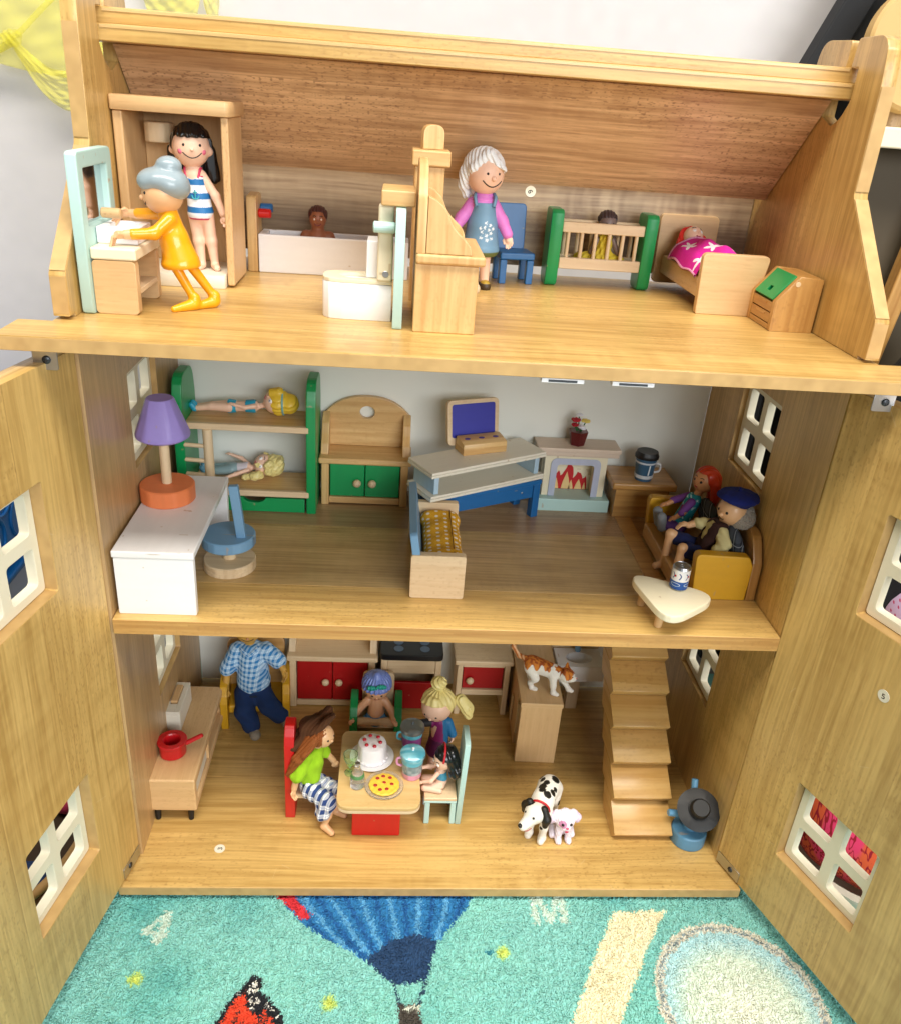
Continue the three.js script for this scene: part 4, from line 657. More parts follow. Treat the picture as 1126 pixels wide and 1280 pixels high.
{
  const t = thing('coffee_table', 'cream rounded triangular toy coffee table by the mustard sofa', 'coffee table', [0.2, MID, -0.03]);
  const s = poly([[-0.035, -0.038, 0.03], [0.050, 0.004, 0.032], [-0.017, 0.054, 0.03]].map(([x, z, r]) => [x, -z, r]).reverse());
  part(t, 'table_top', slab(s, 0.0075, 'x', 0.0014, 12).rotateX(-Math.PI / 2).translate(0, 0.0185, 0), M.cream);
  for (const [x, z, dx] of [[-0.012, 0.0195, -0.001], [0.0245, -0.004, 0.002], [-0.018, -0.0165, -0.002]]) part(t, 'leg', dowel([x + dx, 0, z], [x, 0.0188, z], 0.0036, 0.0006, 0.0046), M.beech);
  const c = thing('drink_can', 'tiny white and blue drink can on the cream coffee table', 'can', [0.2095, MID + 0.0262, -0.0375]);
  const cv = document.createElement('canvas'); cv.width = 256; cv.height = 128; const g = cv.getContext('2d'); g.fillStyle = '#e9ebef'; g.fillRect(0, 0, 256, 128); g.fillStyle = '#1d4f9c'; g.fillRect(0, 74, 256, 54); g.fillStyle = '#f0f1f4'; g.font = 'bold 22px sans-serif'; for (let k = 0; k < 4; k++) { g.beginPath(); g.ellipse(32 + k * 64, 96, 22, 10, 0, 0, 7); g.lineWidth = 3; g.strokeStyle = '#cfe0f2'; g.stroke(); }
  g.strokeStyle = '#3c4f86'; g.lineWidth = 5; for (let k = 0; k < 8; k++) { g.beginPath(); g.moveTo(12 + k * 32, 20); g.quadraticCurveTo(30 + k * 32, 34, 14 + k * 32, 60); g.stroke(); } g.fillStyle = '#b5202b'; for (let k = 0; k < 4; k++) g.fillRect(22 + k * 64, 32, 9, 14);
  const tx = new THREE.CanvasTexture(cv); tx.colorSpace = THREE.SRGBColorSpace; tx.magFilter = THREE.LinearFilter; tx.wrapS = THREE.RepeatWrapping;
  part(c, 'can_body', new THREE.CylinderGeometry(0.0085, 0.0085, 0.020, 28, 1, true).translate(0, 0.0118, 0), new THREE.MeshPhysicalMaterial({ map: tx, roughness: 0.25, metalness: 0.2 }));
  part(c, 'can_base', lathe([[0, 0], [0.007, 0], [0.0085, 0.0018], [0.0084, 0.002], [0, 0.002]], 28), M.steel); part(c, 'can_top', lathe([[0.0085, 0.0218], [0.0085, 0.0222], [0.0074, 0.0242], [0.0070, 0.0236], [0, 0.0234]], 28), M.steel); part(c, 'ring_pull', tube([[0.002, 0.0242, 0], [0, 0.0242, 0.0018], [-0.003, 0.0242, 0], [0, 0.0242, -0.0018]], 0.0004, 20, 5, true), M.steel);
}
{ // cot
  const t = thing('toy_cot', 'birch toy cot with mustard spotted mattress and slate blue side board', 'cot', [-0.0165, MID, -0.0515]);
  part(t, 'end_board', slab(rect(-0.0255, 0.0255, 0, 0.046, 0.003), 0.0085, 'x', 0.001).translate(0, 0, -0.003), M.birch);
  part(t, 'end_board', slab(rect(-0.0255, 0.0255, 0, 0.045, 0.003), 0.008, 'x', 0.001).translate(0, 0, -0.118), M.birch);
  part(t, 'side_board', slab(poly([[-0.1145, 0, 0.003], [0.0065, 0, 0.003], [0.008, 0.050, 0.006], [-0.1145, 0.050, 0.006]]), 0.0075, 'y', 0.001).rotateY(-Math.PI / 2).rotateZ(0.16).translate(-0.0125, 0.0180, -0.003), M.slate);
  part(t, 'base_board', bx(-0.020, 0.0235, 0.012, 0.017, -0.1098, -0.0032, 0.0008, 'z'), M.birch);
  const dots = texture(256, 256, (u, v) => { const x = u * 6, y = v * 6, i = Math.floor(y) % 2, fx = (x + i * 0.5) % 1 - 0.5, fy = y % 1 - 0.5; const n = noise(u * 60, v * 60, 60, 60, 44); return Math.hypot(fx, fy) < 0.21 ? lin('#efe2cf') : mix3(lin('#d1920c'), lin('#e6b02c'), n); });
  const m = uvBox(skin([L([-5, 31, -14], 7.5, [17, 31, -14], 7.5), L([-5, 31, -98], 7.5, [17, 31, -98], 7.5), L([-5, 31, -14], 7.5, [-5, 31, -98], 7.5), L([17, 31, -14], 7.5, [17, 31, -98], 7.5), L([6, 31, -14], 8, [6, 31, -98], 8)], { k: 9, c: 1.1, cut: [[0, -1, 0, -17.2], [0, 0, 1, -4.5], [0, 0, -1, 108]], disp: (x, y, z) => 0.35 * Math.sin(z / 5 + x / 7) }), 'z', 0.052);
  part(t, 'mattress', m, new THREE.MeshPhysicalMaterial({ map: dots, roughness: 0.95, sheen: 0.3 }));
  part(t, 'seam', tube(Array.from({ length: 12 }, (_, k) => [0.0155, 0.0410 - 0.0004 * (k % 2), -0.010 - k * 0.0085]), 0.0005, 40, 5), flat('#8a5a06', 0.9));
}
// ---------- ground floor furniture ----------
{
  const t = thing('sideboard', 'long beech toy sideboard on black legs along the left wall', 'sideboard', [-0.278, 0, -0.1205]);
  const b = [bx(-0.0245, 0.0240, 0.0485, 0.0585, -0.0785, 0.0785, 0.0025, 'z'), bx(-0.0245, 0.0240, 0.0160, 0.0250, -0.0785, 0.0785, 0.0025, 'z'), bx(-0.0243, 0.0238, 0.0165, 0.0580, 0.070, 0.0784, 0.002, 'x'), bx(-0.0243, 0.0238, 0.0165, 0.0580, -0.0784, -0.070, 0.002, 'x'), bx(-0.0243, -0.021, 0.0252, 0.0483, -0.0698, 0.0698, 0.0005, 'z'), bx(-0.021, 0.0232, 0.0252, 0.0483, 0.004, 0.009, 0.0005, 'y')];
  part(t, 'body', b, M.beech); part(t, 'sliding_door', bx(0.017, 0.0205, 0.0253, 0.0482, 0.0092, 0.0698, 0.0005), M.whiteWood); part(t, 'open_shelf', bx(-0.0208, 0.0165, 0.0255, 0.028, -0.0698, 0.0038, 0.0004, 'z'), M.amber);
  for (const [x, z] of [[-0.0185, 0.071], [0.0160, 0.071], [-0.0185, -0.071], [0.0160, -0.071]]) part(t, 'leg', dowel([x, 0, z + (z > 0 ? 0.002 : -0.002)], [x, 0.0162, z], 0.0028, 0.0003, 0.0036), M.black);
}
{
  const t = thing('toaster', 'white wooden toy toaster with brown slot on the sideboard', 'toaster', [-0.2945, 0.0587, -0.146]);
  const s = rect(-0.026, 0.0275, 0, 0.0255, 0.0015); part(t, 'body', [bx(-0.0095, 0.0095, 0, 0.021, -0.026, 0.0275, 0.001, 'z'), bx(-0.0095, -0.0045, 0.0208, 0.0258, -0.026, 0.0275, 0.0008, 'z'), bx(0.0035, 0.0095, 0.0208, 0.0258, -0.026, 0.0275, 0.0008, 'z'), bx(-0.0046, 0.0036, 0.0208, 0.0258, -0.026, -0.019, 0.0006, 'x'), bx(-0.0046, 0.0036, 0.0208, 0.0258, 0.013, 0.0275, 0.0006, 'x')], M.whiteWood);
  part(t, 'toast', bx(-0.0043, 0.0033, 0.0212, 0.0278, -0.0188, 0.0105, 0.001, 'z'), M.beech);
}
{
  const t = thing('saucepan', 'small red toy saucepan with long handle on the sideboard', 'saucepan', [-0.2855, 0.0587, -0.0835]);
  part(t, 'pan', lathe([[0, 0], [0.0125, 0], [0.0140, 0.0015], [0.0142, 0.0145], [0.0155, 0.0160], [0.0157, 0.0178], [0.0150, 0.0186], [0.0095, 0.0184], [0.0085, 0.017], [0.0080, 0.004], [0, 0.003]], 32), flat('#c5141c', 0.35, { clearcoat: 0.2 }));
  part(t, 'handle', dowel([0.0135, 0.0125, -0.001], [0.0315, 0.0205, -0.006], 0.0027, 0.001, 0.0023), flat('#c5141c', 0.35, { clearcoat: 0.2 })); part(t, 'spout', ball(-0.0152, 0.0165, 0.003, 0.003, 0.0016, 0.003, 10), flat('#c5141c', 0.35));
}
{
  const t = thing('armchair', 'mustard yellow toy armchair under the doll in checked shirt', 'armchair', [-0.2185, 0, -0.219], deg(6));
  for (const s of [-1, 1]) part(t, 'arm_panel', slab(poly([[-0.026, 0, 0.002], [-0.017, 0, 0.003], [-0.006, 0.016, 0.006], [0.014, 0.016, 0.006], [0.0185, 0, 0.003], [0.027, 0, 0.003], [0.030, 0.044, 0.006], [0.023, 0.060, 0.010], [-0.026, 0.066, 0.006]]), 0.009, 'y', 0.0016).rotateY(-Math.PI / 2).translate(s * 0.037 + 0.0045, 0, 0), M.mustard);
  part(t, 'seat', bx(-0.0323, 0.0323, 0.022, 0.034, -0.022, 0.024, 0.003, 'x'), M.mustard); part(t, 'backrest', slab(poly([[-0.0323, 0, 0.002], [0.0323, 0, 0.002], [0.036, 0.07, 0.012], [-0.036, 0.07, 0.012]]), 0.008, 'x', 0.0015).rotateX(-0.22).translate(0, 0.024, -0.026), M.amber);
}
dresser('red_dresser', 'birch toy dresser with two dark red doors behind the table', 'dresser', [-0.126, 0, -0.235], 0, M.darkRed, { w: 0.0535, d: 0.043, h: 0.0735, wood: M.birch, top: 0.150 });
{
  const t = thing('toy_stove', 'toy stove with black four ring hob and dark red oven panel', 'stove', [-0.0275, 0, -0.232]);
  for (const s of [-1, 1]) part(t, 'side_panel', bx(s < 0 ? -0.038 : 0.030, s < 0 ? -0.030 : 0.038, 0, 0.0805, -0.044, 0, 0.0012, 'y'), M.birch);
  part(t, 'back_panel', bx(-0.0298, 0.0298, 0.002, 0.0805, -0.044, -0.040, 0.0005, 'y'), M.birch); part(t, 'oven_floor', bx(-0.0298, 0.0298, 0.012, 0.016, -0.0398, -0.001, 0.0005), M.birch); part(t, 'upper_panel', bx(-0.0298, 0.0298, 0.058, 0.0805, -0.005, -0.001, 0.0005), M.birch);
  const hob = part(t, 'hob', slab([[-0.0395, -0.046, 0.003], [0.0395, -0.046, 0.003], [0.0395, 0.004, 0.007], [-0.0395, 0.004, 0.007]].map(([x, z, r]) => [x, -z, r]).reverse(), 0.0085, 'x', 0.0012).rotateX(-Math.PI / 2).translate(0, 0.0807, 0), M.black);
  for (const [x, z] of [[-0.0165, -0.010], [0.0165, -0.010], [-0.0165, -0.0245], [0.0165, -0.0245]]) part(hob, 'hob_ring', disc(0.0062, 0.0006, 0.0002, 24).translate(x, 0.0892, z), flat('#54677c', 0.5));
  part(t, 'oven_door', bx(-0.0288, 0.0288, 0.004, 0.0455, -0.003, 0.0015, 0.001, 'y'), M.darkRed);
}
{
  const t = thing('washing_cupboard', 'birch toy cupboard with one dark red door beside the counter', 'cupboard', [0.0635, 0, -0.2265]);
  for (const s of [-1, 1]) part(t, 'leg', bx(s < 0 ? -0.0335 : 0.0265, s < 0 ? -0.0265 : 0.0335, 0, 0.079, -0.042, 0, 0.0012, 'y'), M.birch);
  part(t, 'rail', bx(-0.0263, 0.0263, 0.031, 0.039, -0.0065, -0.001, 0.0006, 'x'), M.birch); part(t, 'back_board', bx(-0.0263, 0.0263, 0.031, 0.079, -0.042, -0.039, 0.0005, 'x'), M.birch); part(t, 'under_board', bx(-0.0263, 0.0263, 0.031, 0.034, -0.0388, -0.007, 0.0004, 'x'), M.birch);
  const d = part(t, 'cupboard_door', bx(-0.0255, 0.0255, 0.0396, 0.0735, -0.008, -0.0035, 0.001, 'x'), M.darkRed); part(d, 'knob', [ball(-0.0165, 0.054, 0.0005, 0.0048, 0.0048, 0.0042), dowel([-0.0165, 0.054, -0.004], [-0.0165, 0.054, 0], 0.002)], M.birch);
  part(t, 'apron', bx(-0.0263, 0.0263, 0.0741, 0.079, -0.006, -0.001, 0.0005, 'x'), M.birch); part(t, 'counter', bx(-0.037, 0.037, 0.0792, 0.086, -0.042, 0.0035, 0.002, 'x'), M.birch);
  const b = rect(-0.034, 0.034, 0.0862, 0.112, 0.003); b.holes.push(poly([[-0.022, 0.0945, 0.0045], [0.022, 0.0945, 0.0045], [0.022, 0.1045, 0.0045], [-0.022, 0.1045, 0.0045]], true)); part(t, 'back_rail', slab(b, 0.006, 'x', 0.0008).rotateX(-0.35).translate(0, 0.028, 0.0165), M.birch);
  part(t, 'rail_inset', bx(-0.023, 0.023, 0.093, 0.106, -0.0005, 0.002, 0.0005).rotateX(-0.35).translate(0, 0.028, 0.0165), M.beech);
}
{
  const t = thing('kitchen_sink', 'white toy kitchen sink on a wooden pedestal beside the stairs', 'sink', [0.1855, 0, -0.236]);
  const s = rect(-0.030, 0.030, -0.008, 0.033, 0.002), h = new THREE.Path(); h.absellipse(0, 0.012, 0.0165, 0.0115, 0, 6.3, true); s.holes.push(h);
  part(t, 'sink_block', slab(s, 0.021, 'x', 0.001, 14).rotateX(-Math.PI / 2).translate(0, 0.063, 0.008), M.white);
  part(t, 'bowl', lathe([[0.0168, 0.0205], [0.0165, 0.013], [0.012, 0.0065], [0, 0.005]], 28).scale(1, 1, 0.7).translate(0, 0.0625, -0.004), M.white); part(t, 'sink_bottom', bx(-0.029, 0.029, 0.0605, 0.0628, -0.024, 0.015, 0.0004), M.white);
  part(t, 'pedestal', bx(-0.0075, 0.0075, 0, 0.0603, -0.02, -0.006, 0.001, 'y'), M.birch); part(t, 'splash_board', bx(-0.031, 0.031, 0.05, 0.118, -0.0345, -0.0285, 0.001, 'x'), M.birch);
  part(t, 'hot_tap', dowel([-0.0195, 0.096, -0.0285], [-0.0195, 0.096, -0.0215], 0.0045, 0.0008), M.red); part(t, 'cold_tap', dowel([0.0175, 0.096, -0.0285], [0.0175, 0.096, -0.0215], 0.0045, 0.0008), M.slate); part(t, 'spout', [dowel([-0.001, 0.098, -0.0285], [-0.001, 0.095, -0.013], 0.004, 0.0008), dowel([-0.001, 0.097, -0.014], [-0.001, 0.088, -0.012], 0.0036, 0.0008)], M.slate);
}
{
  const t = thing('counter_block', 'tall plain wooden counter box under the ginger cat', 'counter', [0.1245, 0, -0.203], deg(-2));
  part(t, 'front_panel', bx(-0.0235, 0.0245, 0, 0.0835, 0.055, 0.062, 0.0008, 'y'), M.beech); part(t, 'top', bx(-0.0245, 0.0255, 0.0837, 0.0895, -0.062, 0.063, 0.0008, 'z'), M.beech); part(t, 'back_panel', bx(-0.0235, 0.0245, 0, 0.0835, -0.062, -0.055, 0.0008, 'y'), M.beech);
  part(t, 'side_panel', bx(0.0175, 0.0243, 0, 0.0835, -0.0548, 0.0548, 0.0006, 'y'), M.beech); part(t, 'side_panel', bx(-0.0233, -0.0178, 0, 0.0835, -0.0548, 0.030, 0.0006, 'y'), M.beech);
  part(t, 'inner_leg', bx(-0.0232, -0.0183, 0.02, 0.0650, 0.0302, 0.0345, 0.0005, 'y'), M.birch); part(t, 'drawer_pull', bx(-0.0258, -0.0236, 0.012, 0.05, -0.005, 0.0015, 0.0006, 'y'), M.birch);
}
{ // stairs: a block of sawtooth steps
  const t = thing('staircase', 'steep pine toy staircase with sawtooth steps on the right', 'stairs', [0.2245, 0, -0.0280]), run = 0.0227, rise = 0.0305;
  for (let k = 0; k < 8; k++) {
    const z = -run * k, y = k * rise + (k ? 0.0003 : 0), y1 = (k + 1) * rise;
    part(t, 'step', slab(poly([[z - 0.045, y, 0.0004], [z, y, 0.0004], [z + 0.0080, y + 0.0110, 0.0010], [z - run, y1 - 0.0003, 0.0004], [z - 0.045 - run * 0.5, y1 - 0.0003, 0.0004]]), 0.0645, 'z', 0.0005).rotateY(-Math.PI / 2).translate(0.0325, 0, 0), M.amber2);
  }
}
{
  const t = thing('dining_table', 'small wooden toy dining table laid with cake and pizza on a red base', 'table', [-0.0625, 0, -0.0645]);
  const s = [[-0.0435, -0.058, 0.011], [0.0415, -0.058, 0.011], [0.0435, 0.058, 0.015], [-0.0435, 0.058, 0.015]].map(([x, z, r]) => [x, -z, r]).reverse();
  part(t, 'table_top', slab(s, 0.0045, 'x', 0.0012, 10).rotateX(-Math.PI / 2).translate(0, 0.0555, 0), M.veneerTable); part(t, 'top_edge', slab(s, 0.0038, 'x', 0.0009, 10).rotateX(-Math.PI / 2).translate(0, 0.0515, 0), M.birch);
  part(t, 'pedestal', bx(-0.0275, 0.0235, 0, 0.0513, -0.030, 0.0385, 0.0015, 'y'), M.red);
}
{ // red chair, faces right
  const t = thing('red_chair', 'toy dining chair with tall red backrest left of the table', 'chair', [-0.1575, 0, -0.0665]);
  part(t, 'backrest', slab(poly([[-0.0155, 0, 0.001], [0.0165, 0, 0.001], [0.0165, 0.105, 0.012], [0.009, 0.1215, 0.008], [-0.008, 0.1215, 0.008], [-0.0155, 0.105, 0.012]]), 0.0105, 'y', 0.001).rotateY(-Math.PI / 2).translate(0.0055, 0, 0), M.red);
  part(t, 'seat', bx(0.0057, 0.038, 0.0270, 0.0325, -0.0145, 0.0155, 0.001, 'x'), M.birch);
  for (const z of [-0.0125, 0.0085]) part(t, 'leg', bx(0.031, 0.037, 0, 0.0268, z, z + 0.006, 0.001, 'y'), M.red);
}
{ // mint chair, faces left
  const t = thing('mint_chair', 'toy dining chair with mint frame right of the table', 'chair', [0.0065, 0, -0.0595]);
  part(t, 'seat', bx(-0.0205, 0.0145, 0.0335, 0.0378, -0.0185, 0.0165, 0.001, 'x'), M.birch); part(t, 'seat_rim', bx(-0.0205, 0.0145, 0.0308, 0.0333, -0.0185, 0.0165, 0.0006, 'x'), M.mint);
  for (const z of [-0.0175, 0.0095]) { part(t, 'leg', bx(-0.0195, -0.0135, 0, 0.0306, z, z + 0.0065, 0.001, 'y'), M.mint); part(t, 'leg', bx(0.0085, 0.0143, 0, 0.0306, z, z + 0.0065, 0.001, 'y'), M.mint); }
  part(t, 'backrest', slab(poly([[-0.0185, 0, 0.001], [0.0165, 0, 0.001], [0.0165, 0.112, 0.006], [-0.0185, 0.112, 0.006]]), 0.0062, 'y', 0.001).rotateY(-Math.PI / 2).rotateZ(-0.03).translate(0.0208, 0, 0), M.mint);
}
{ // high chair
  const t = thing('high_chair', 'green sided toy high chair with wooden bar holding the baby doll', 'high chair', [-0.0695, 0, -0.1975]);
  for (const x of [-0.0315, 0.0225]) part(t, 'side_panel', slab(poly([[-0.02, 0, 0.002], [0.018, 0, 0.002], [0.019, 0.030, 0.007], [0.010, 0.043, 0.012], [-0.02, 0.047, 0.006]]), 0.0095, 'y', 0.0014).rotateY(-Math.PI / 2).translate(x + 0.0095, 0, 0), M.green);
  part(t, 'bar', dowel([-0.0218, 0.021, 0.0125], [0.0223, 0.021, 0.0125], 0.0052, 0.0002), M.birch); part(t, 'seat', bx(-0.0218, 0.0223, 0.010, 0.0145, -0.018, 0.012, 0.0006, 'x'), M.birch); part(t, 'backrest', slab(rect(-0.0175, 0.0215, 0.0147, 0.070, 0.006), 0.006, 'y', 0.0009).rotateX(-0.1).translate(0, 0, -0.018), M.birch);
}
// ---------- on the table ----------
const TY = 0.0602;
{
  const t = thing('toy_cake', 'white iced toy cake with red berries on its plate', 'cake', [-0.0715, TY, -0.0785]);
  part(t, 'plate', lathe([[0, 0.0004], [0.0150, 0], [0.0225, 0.0026], [0.0240, 0.0032], [0.0238, 0.0040], [0.0215, 0.0036], [0.016, 0.0018], [0, 0.0016]], 40), flat('#f0eef0', 0.3, { clearcoat: 0.4 }));
  part(t, 'cake', lathe([[0.0160, 0.0018], [0.0168, 0.0032], [0.0160, 0.0050], [0.0155, 0.0195], [0.0146, 0.0220], [0.0125, 0.0232], [0, 0.0236]], 40), flat('#f1ecee', 0.5)); part(t, 'icing', tube(Array.from({ length: 36 }, (_, k) => [(0.0160 + 0.0007 * (k % 2)) * Math.cos(k * 0.1745), 0.0035 + 0.0008 * (k % 2), (0.0160 + 0.0007 * (k % 2)) * Math.sin(k * 0.1745)]), 0.0013, 120, 6, true), flat('#f3eef0', 0.5));
  const c = []; for (let k = 0; k < 6; k++) c.push([8.8 * Math.sin(k * 1.047 + 0.3), 8.8 * Math.cos(k * 1.047 + 0.3)]); for (const [x, z] of c) part(t, 'berry', ball(x * 0.001, 0.0243, z * 0.001, 0.0022, 0.0016, 0.0022, 12), flat('#b8122a', 0.25, { clearcoat: 0.5 }));
}
{
  const t = thing('toy_pizza', 'small toy pizza with red toppings on a clear plate', 'pizza', [-0.0575, TY, -0.0365]);
  part(t, 'plate', lathe([[0, 0], [0.014, 0], [0.0205, 0.0022], [0.0202, 0.003], [0.0138, 0.001], [0, 0.001]], 40), new THREE.MeshPhysicalMaterial({ color: 0xffffff, transmission: 0.9, roughness: 0.08, thickness: 0.001, ior: 1.4 }));
  part(t, 'pizza', skin([L([0, 2.8, 0], 1.8, [0, 2.8, 0], 1.8), [0, 2.8, 0, 16, 2.1, 16]], { k: 1, c: 0.7, disp: (x, y, z) => 0.25 * Math.sin(x * 0.9) * Math.cos(z * 0.8) - 0.3 * Math.exp(-((Math.hypot(x, z) - 14.5) ** 2) / 3), cut: [[0, -1, 0, -1.1]] }), paint('#ecc23f', 0.55));
  for (const [x, z] of [[-7, -7], [6, -8], [0, -1], [-9, 3], [8, 1], [3, 8], [-4, 9], [-1, -10]]) part(t, 'topping', ball(x * 0.001, 0.0047, z * 0.001, 0.0022, 0.0009, 0.0020, 10), flat('#a5171c', 0.4));
}
function tumbler(label, pos, turn, body, band, base, lid, straw) {
  const t = thing('tumbler', label, 'tumbler', pos, turn);
  part(t, 'base_band', lathe([[0, 0], [0.0096, 0], [0.0103, 0.001], [0.0107, 0.0075], [0, 0.0075]], 28), base); part(t, 'cup', lathe([[0, 0.0076], [0.0108, 0.0076], [0.0116, 0.0205], [0, 0.0205]], 36), band); part(t, 'rim_band', lathe([[0, 0.0206], [0.0118, 0.0206], [0.0122, 0.0265], [0, 0.0265]], 28), body);
  part(t, 'lid', lathe([[0, 0.0266], [0.0132, 0.0266], [0.0136, 0.028], [0.0132, 0.0312], [0.0115, 0.0328], [0.0065, 0.034], [0, 0.0342]], 32), lid);
  part(t, 'straw_stub', dowel([0, 0.0338, 0], [0.0004, 0.0375, 0], 0.0013, 0.0003), straw); part(t, 'handle', tube([[-0.0112, 0.0235, 0], [-0.0155, 0.0225, 0], [-0.0157, 0.015, 0], [-0.0110, 0.0125, 0]], 0.0014, 24, 6), base === M.pinkP ? base : body); return t;
}
M.silver = new THREE.MeshStandardMaterial({ color: 0x8d959b, metalness: 0.8, roughness: 0.38 }); M.pinkP = flat('#e49ac0', 0.3, { clearcoat: 0.4 }); M.aqua = flat('#58b9cf', 0.3, { clearcoat: 0.4 });
M.glitter = new THREE.MeshPhysicalMaterial({ map: texture(256, 256, (u, v) => { const n = hash(Math.floor(u * 128), Math.floor(v * 128), 9); return mix3([0.14, 0.22, 0.25], [0.5, 0.55, 0.6], n * n * n); }), roughness: 0.4, clearcoat: 0.6 });
M.aquaGlitter = new THREE.MeshPhysicalMaterial({ map: texture(256, 256, (u, v) => { const n = hash(Math.floor(u * 128), Math.floor(v * 128), 19); return mix3([0.09, 0.40, 0.53], [0.35, 0.7, 0.78], n * n * n); }), roughness: 0.35, clearcoat: 0.6 });
tumbler('tiny aqua and pink glitter tumbler at the right edge of the table', [-0.0285, TY, -0.0545], 0, M.aqua, M.glitter, M.pinkP, M.aquaGlitter, flat('#e8f2f4', 0.3));
tumbler('tiny blue and purple tumbler with silver lid behind the pink one', [-0.0285, TY, -0.096], 0.1, M.aqua, flat('#8d3f8e', 0.35, { clearcoat: 0.4 }), M.aqua, M.silver, M.silver);
{
  const gl = new THREE.MeshPhysicalMaterial({ color: new THREE.Color('#f2ffe8'), transmission: 0.92, roughness: 0.06, thickness: 0.002, ior: 1.3, attenuationColor: new THREE.Color('#a8ea7c'), attenuationDistance: 0.012 });
  const t = thing('goblet', 'tiny clear green goblet at the left side of the table', 'goblet', [-0.0935, TY, -0.0555]);
  part(t, 'goblet', lathe([[0, 0], [0.0060, 0], [0.0064, 0.0008], [0.0020, 0.0022], [0.0016, 0.0080], [0.0045, 0.0125], [0.0075, 0.0215], [0.0078, 0.0265], [0.0070, 0.0262], [0.0066, 0.0215], [0.0036, 0.0138], [0, 0.0125]], 28), gl);
  const b = thing('glass_bottle', 'tiny clear bottle with green label beside the goblet', 'bottle', [-0.0855, TY, -0.0375]);
  part(b, 'bottle', lathe([[0, 0], [0.0068, 0], [0.0075, 0.001], [0.0075, 0.0130], [0.0062, 0.0175], [0.0034, 0.0225], [0.0028, 0.0275], [0.0030, 0.0285], [0, 0.0285]], 24), new THREE.MeshPhysicalMaterial({ color: 0xffffff, transmission: 0.92, roughness: 0.08, thickness: 0.004, ior: 1.45 }));
  part(b, 'label', lathe([[0.0070, 0.0140], [0.0074, 0.0140], [0.0068, 0.0168], [0.0060, 0.0176]], 24), flat('#4b7d49', 0.5)); part(b, 'cap', dowel([0, 0.0286, 0], [0, 0.0308, 0], 0.0028, 0.0003), M.steel);
}
{ // blue stand with a black hat
  const t = thing('blue_stand', 'blue round based toy stand in the front right corner', 'toy stand', [0.2765, 0, -0.0265]);
  part(t, 'base', lathe([[0, 0], [0.0180, 0], [0.0190, 0.001], [0.0190, 0.0155], [0.0180, 0.0170], [0.012, 0.0178], [0, 0.0178]], 36), M.slateB); part(t, 'post', dowel([0, 0.0175, 0], [0, 0.040, -0.001], 0.0078, 0.0006), M.slateB);
  part(t, 'arm', dowel([-0.003, 0.0325, -0.003], [-0.0265, 0.0355, -0.003], 0.0038, 0.0006), M.slateB); part(t, 'arm', dowel([0.003, 0.037, 0.001], [0.0215, 0.034, 0.004], 0.0036, 0.0006), M.slateB); part(t, 'arm', dowel([0.001, 0.04, -0.006], [0.0035, 0.066, -0.022], 0.0036, 0.0006), M.slateB);
  const h = thing('black_hat', 'small black toy hat hung on the blue stand', 'hat', [0.2785, 0.049, -0.0205]); h.rotation.set(0.62, 0.1, 0.12);
  part(h, 'brim', lathe([[0, -0.0012], [0.0150, -0.001], [0.0225, -0.0022], [0.0228, -0.0012], [0.0150, 0.0008], [0.0108, 0.0012], [0.0102, 0.009], [0.0085, 0.0120], [0.004, 0.0126], [0, 0.0118]], 40), flat('#17181a', 0.5));
  part(h, 'hat_band', lathe([[0.0109, 0.0014], [0.0113, 0.0014], [0.0110, 0.0042], [0.0106, 0.0042]], 32), flat('#26282b', 0.35));
}
// ---------- dolls ----------
const bm = (p, r, ry = r, rz = r, seg = 12) => ball(p[0] * 0.001, p[1] * 0.001, p[2] * 0.001, r * 0.001, ry * 0.001, rz * 0.001, seg);
const tb = (pts, r, seg = 20, closed = false, rad = 6) => tube(pts.map(mm), r * 0.001, seg, rad, closed);
// F = where the face looks, U = crown of the head
function headFrame(c, r, F, U) { F = unit(F); const S = unit(cross(U, F)); U = cross(F, S); return (a, b, out = 0) => { const q = Math.cos(b), v = [0, 1, 2].map((i) => F[i] * Math.cos(a) * q + S[i] * Math.sin(a) * q + U[i] * Math.sin(b)); const rr = 1 / Math.hypot(v[0] / r[0], v[1] / r[1], v[2] / r[2]); return add(c, v, rr + out); }; }
function face(t, c, r, F, U, o = {}) {
  const at = headFrame(c, r, F, U), { ea = 0.42, eb = 0.08, es = 1.2, ma = 0.5, mb = -0.45, mc = 0.16, mr = 0.45, cheek = 0, nose = 1.8, skinM = M.skin, eye = M.ink, lip = M.ink } = o;
  for (const s of [-1, 1]) { part(t, 'eye', bm(at(s * ea, eb, -es * 0.45), es), eye); if (o.white) part(t, 'eye_white', bm(at(s * ea, eb, -es * 0.9), es * 1.45), M.eyeWhite); if (cheek) part(t, 'cheek', bm(at(s * (ea + 0.28), eb - 0.36, -cheek * 0.72), cheek), M.cheek); if (o.brow) part(t, 'brow', tb([at(s * (ea - 0.2), eb + 0.3, 0), at(s * ea, eb + 0.38, 0), at(s * (ea + 0.22), eb + 0.3, 0)], 0.4, 8), eye); }
  if (nose) part(t, 'nose', bm(at(0, eb - 0.24, nose * 0.1), nose), skinM);
  const pts = []; for (let k = -4; k <= 4; k++) pts.push(at(ma * k / 4, mb + mc * (k / 4) ** 2, 0.05)); part(t, 'mouth', tb(pts, mr, 20), lip);
  return at;
}
M.cheek = flat('#e2728c', 0.5); M.eyeWhite = flat('#f3f1ee', 0.3); M.lipRed = flat('#c22f45', 0.4); M.blackHair = flat('#0d0e12', 0.28, { clearcoat: 0.3 }); M.blond = flat('#e8c23a', 0.4); M.paleBlond = flat('#e6d58c', 0.45);
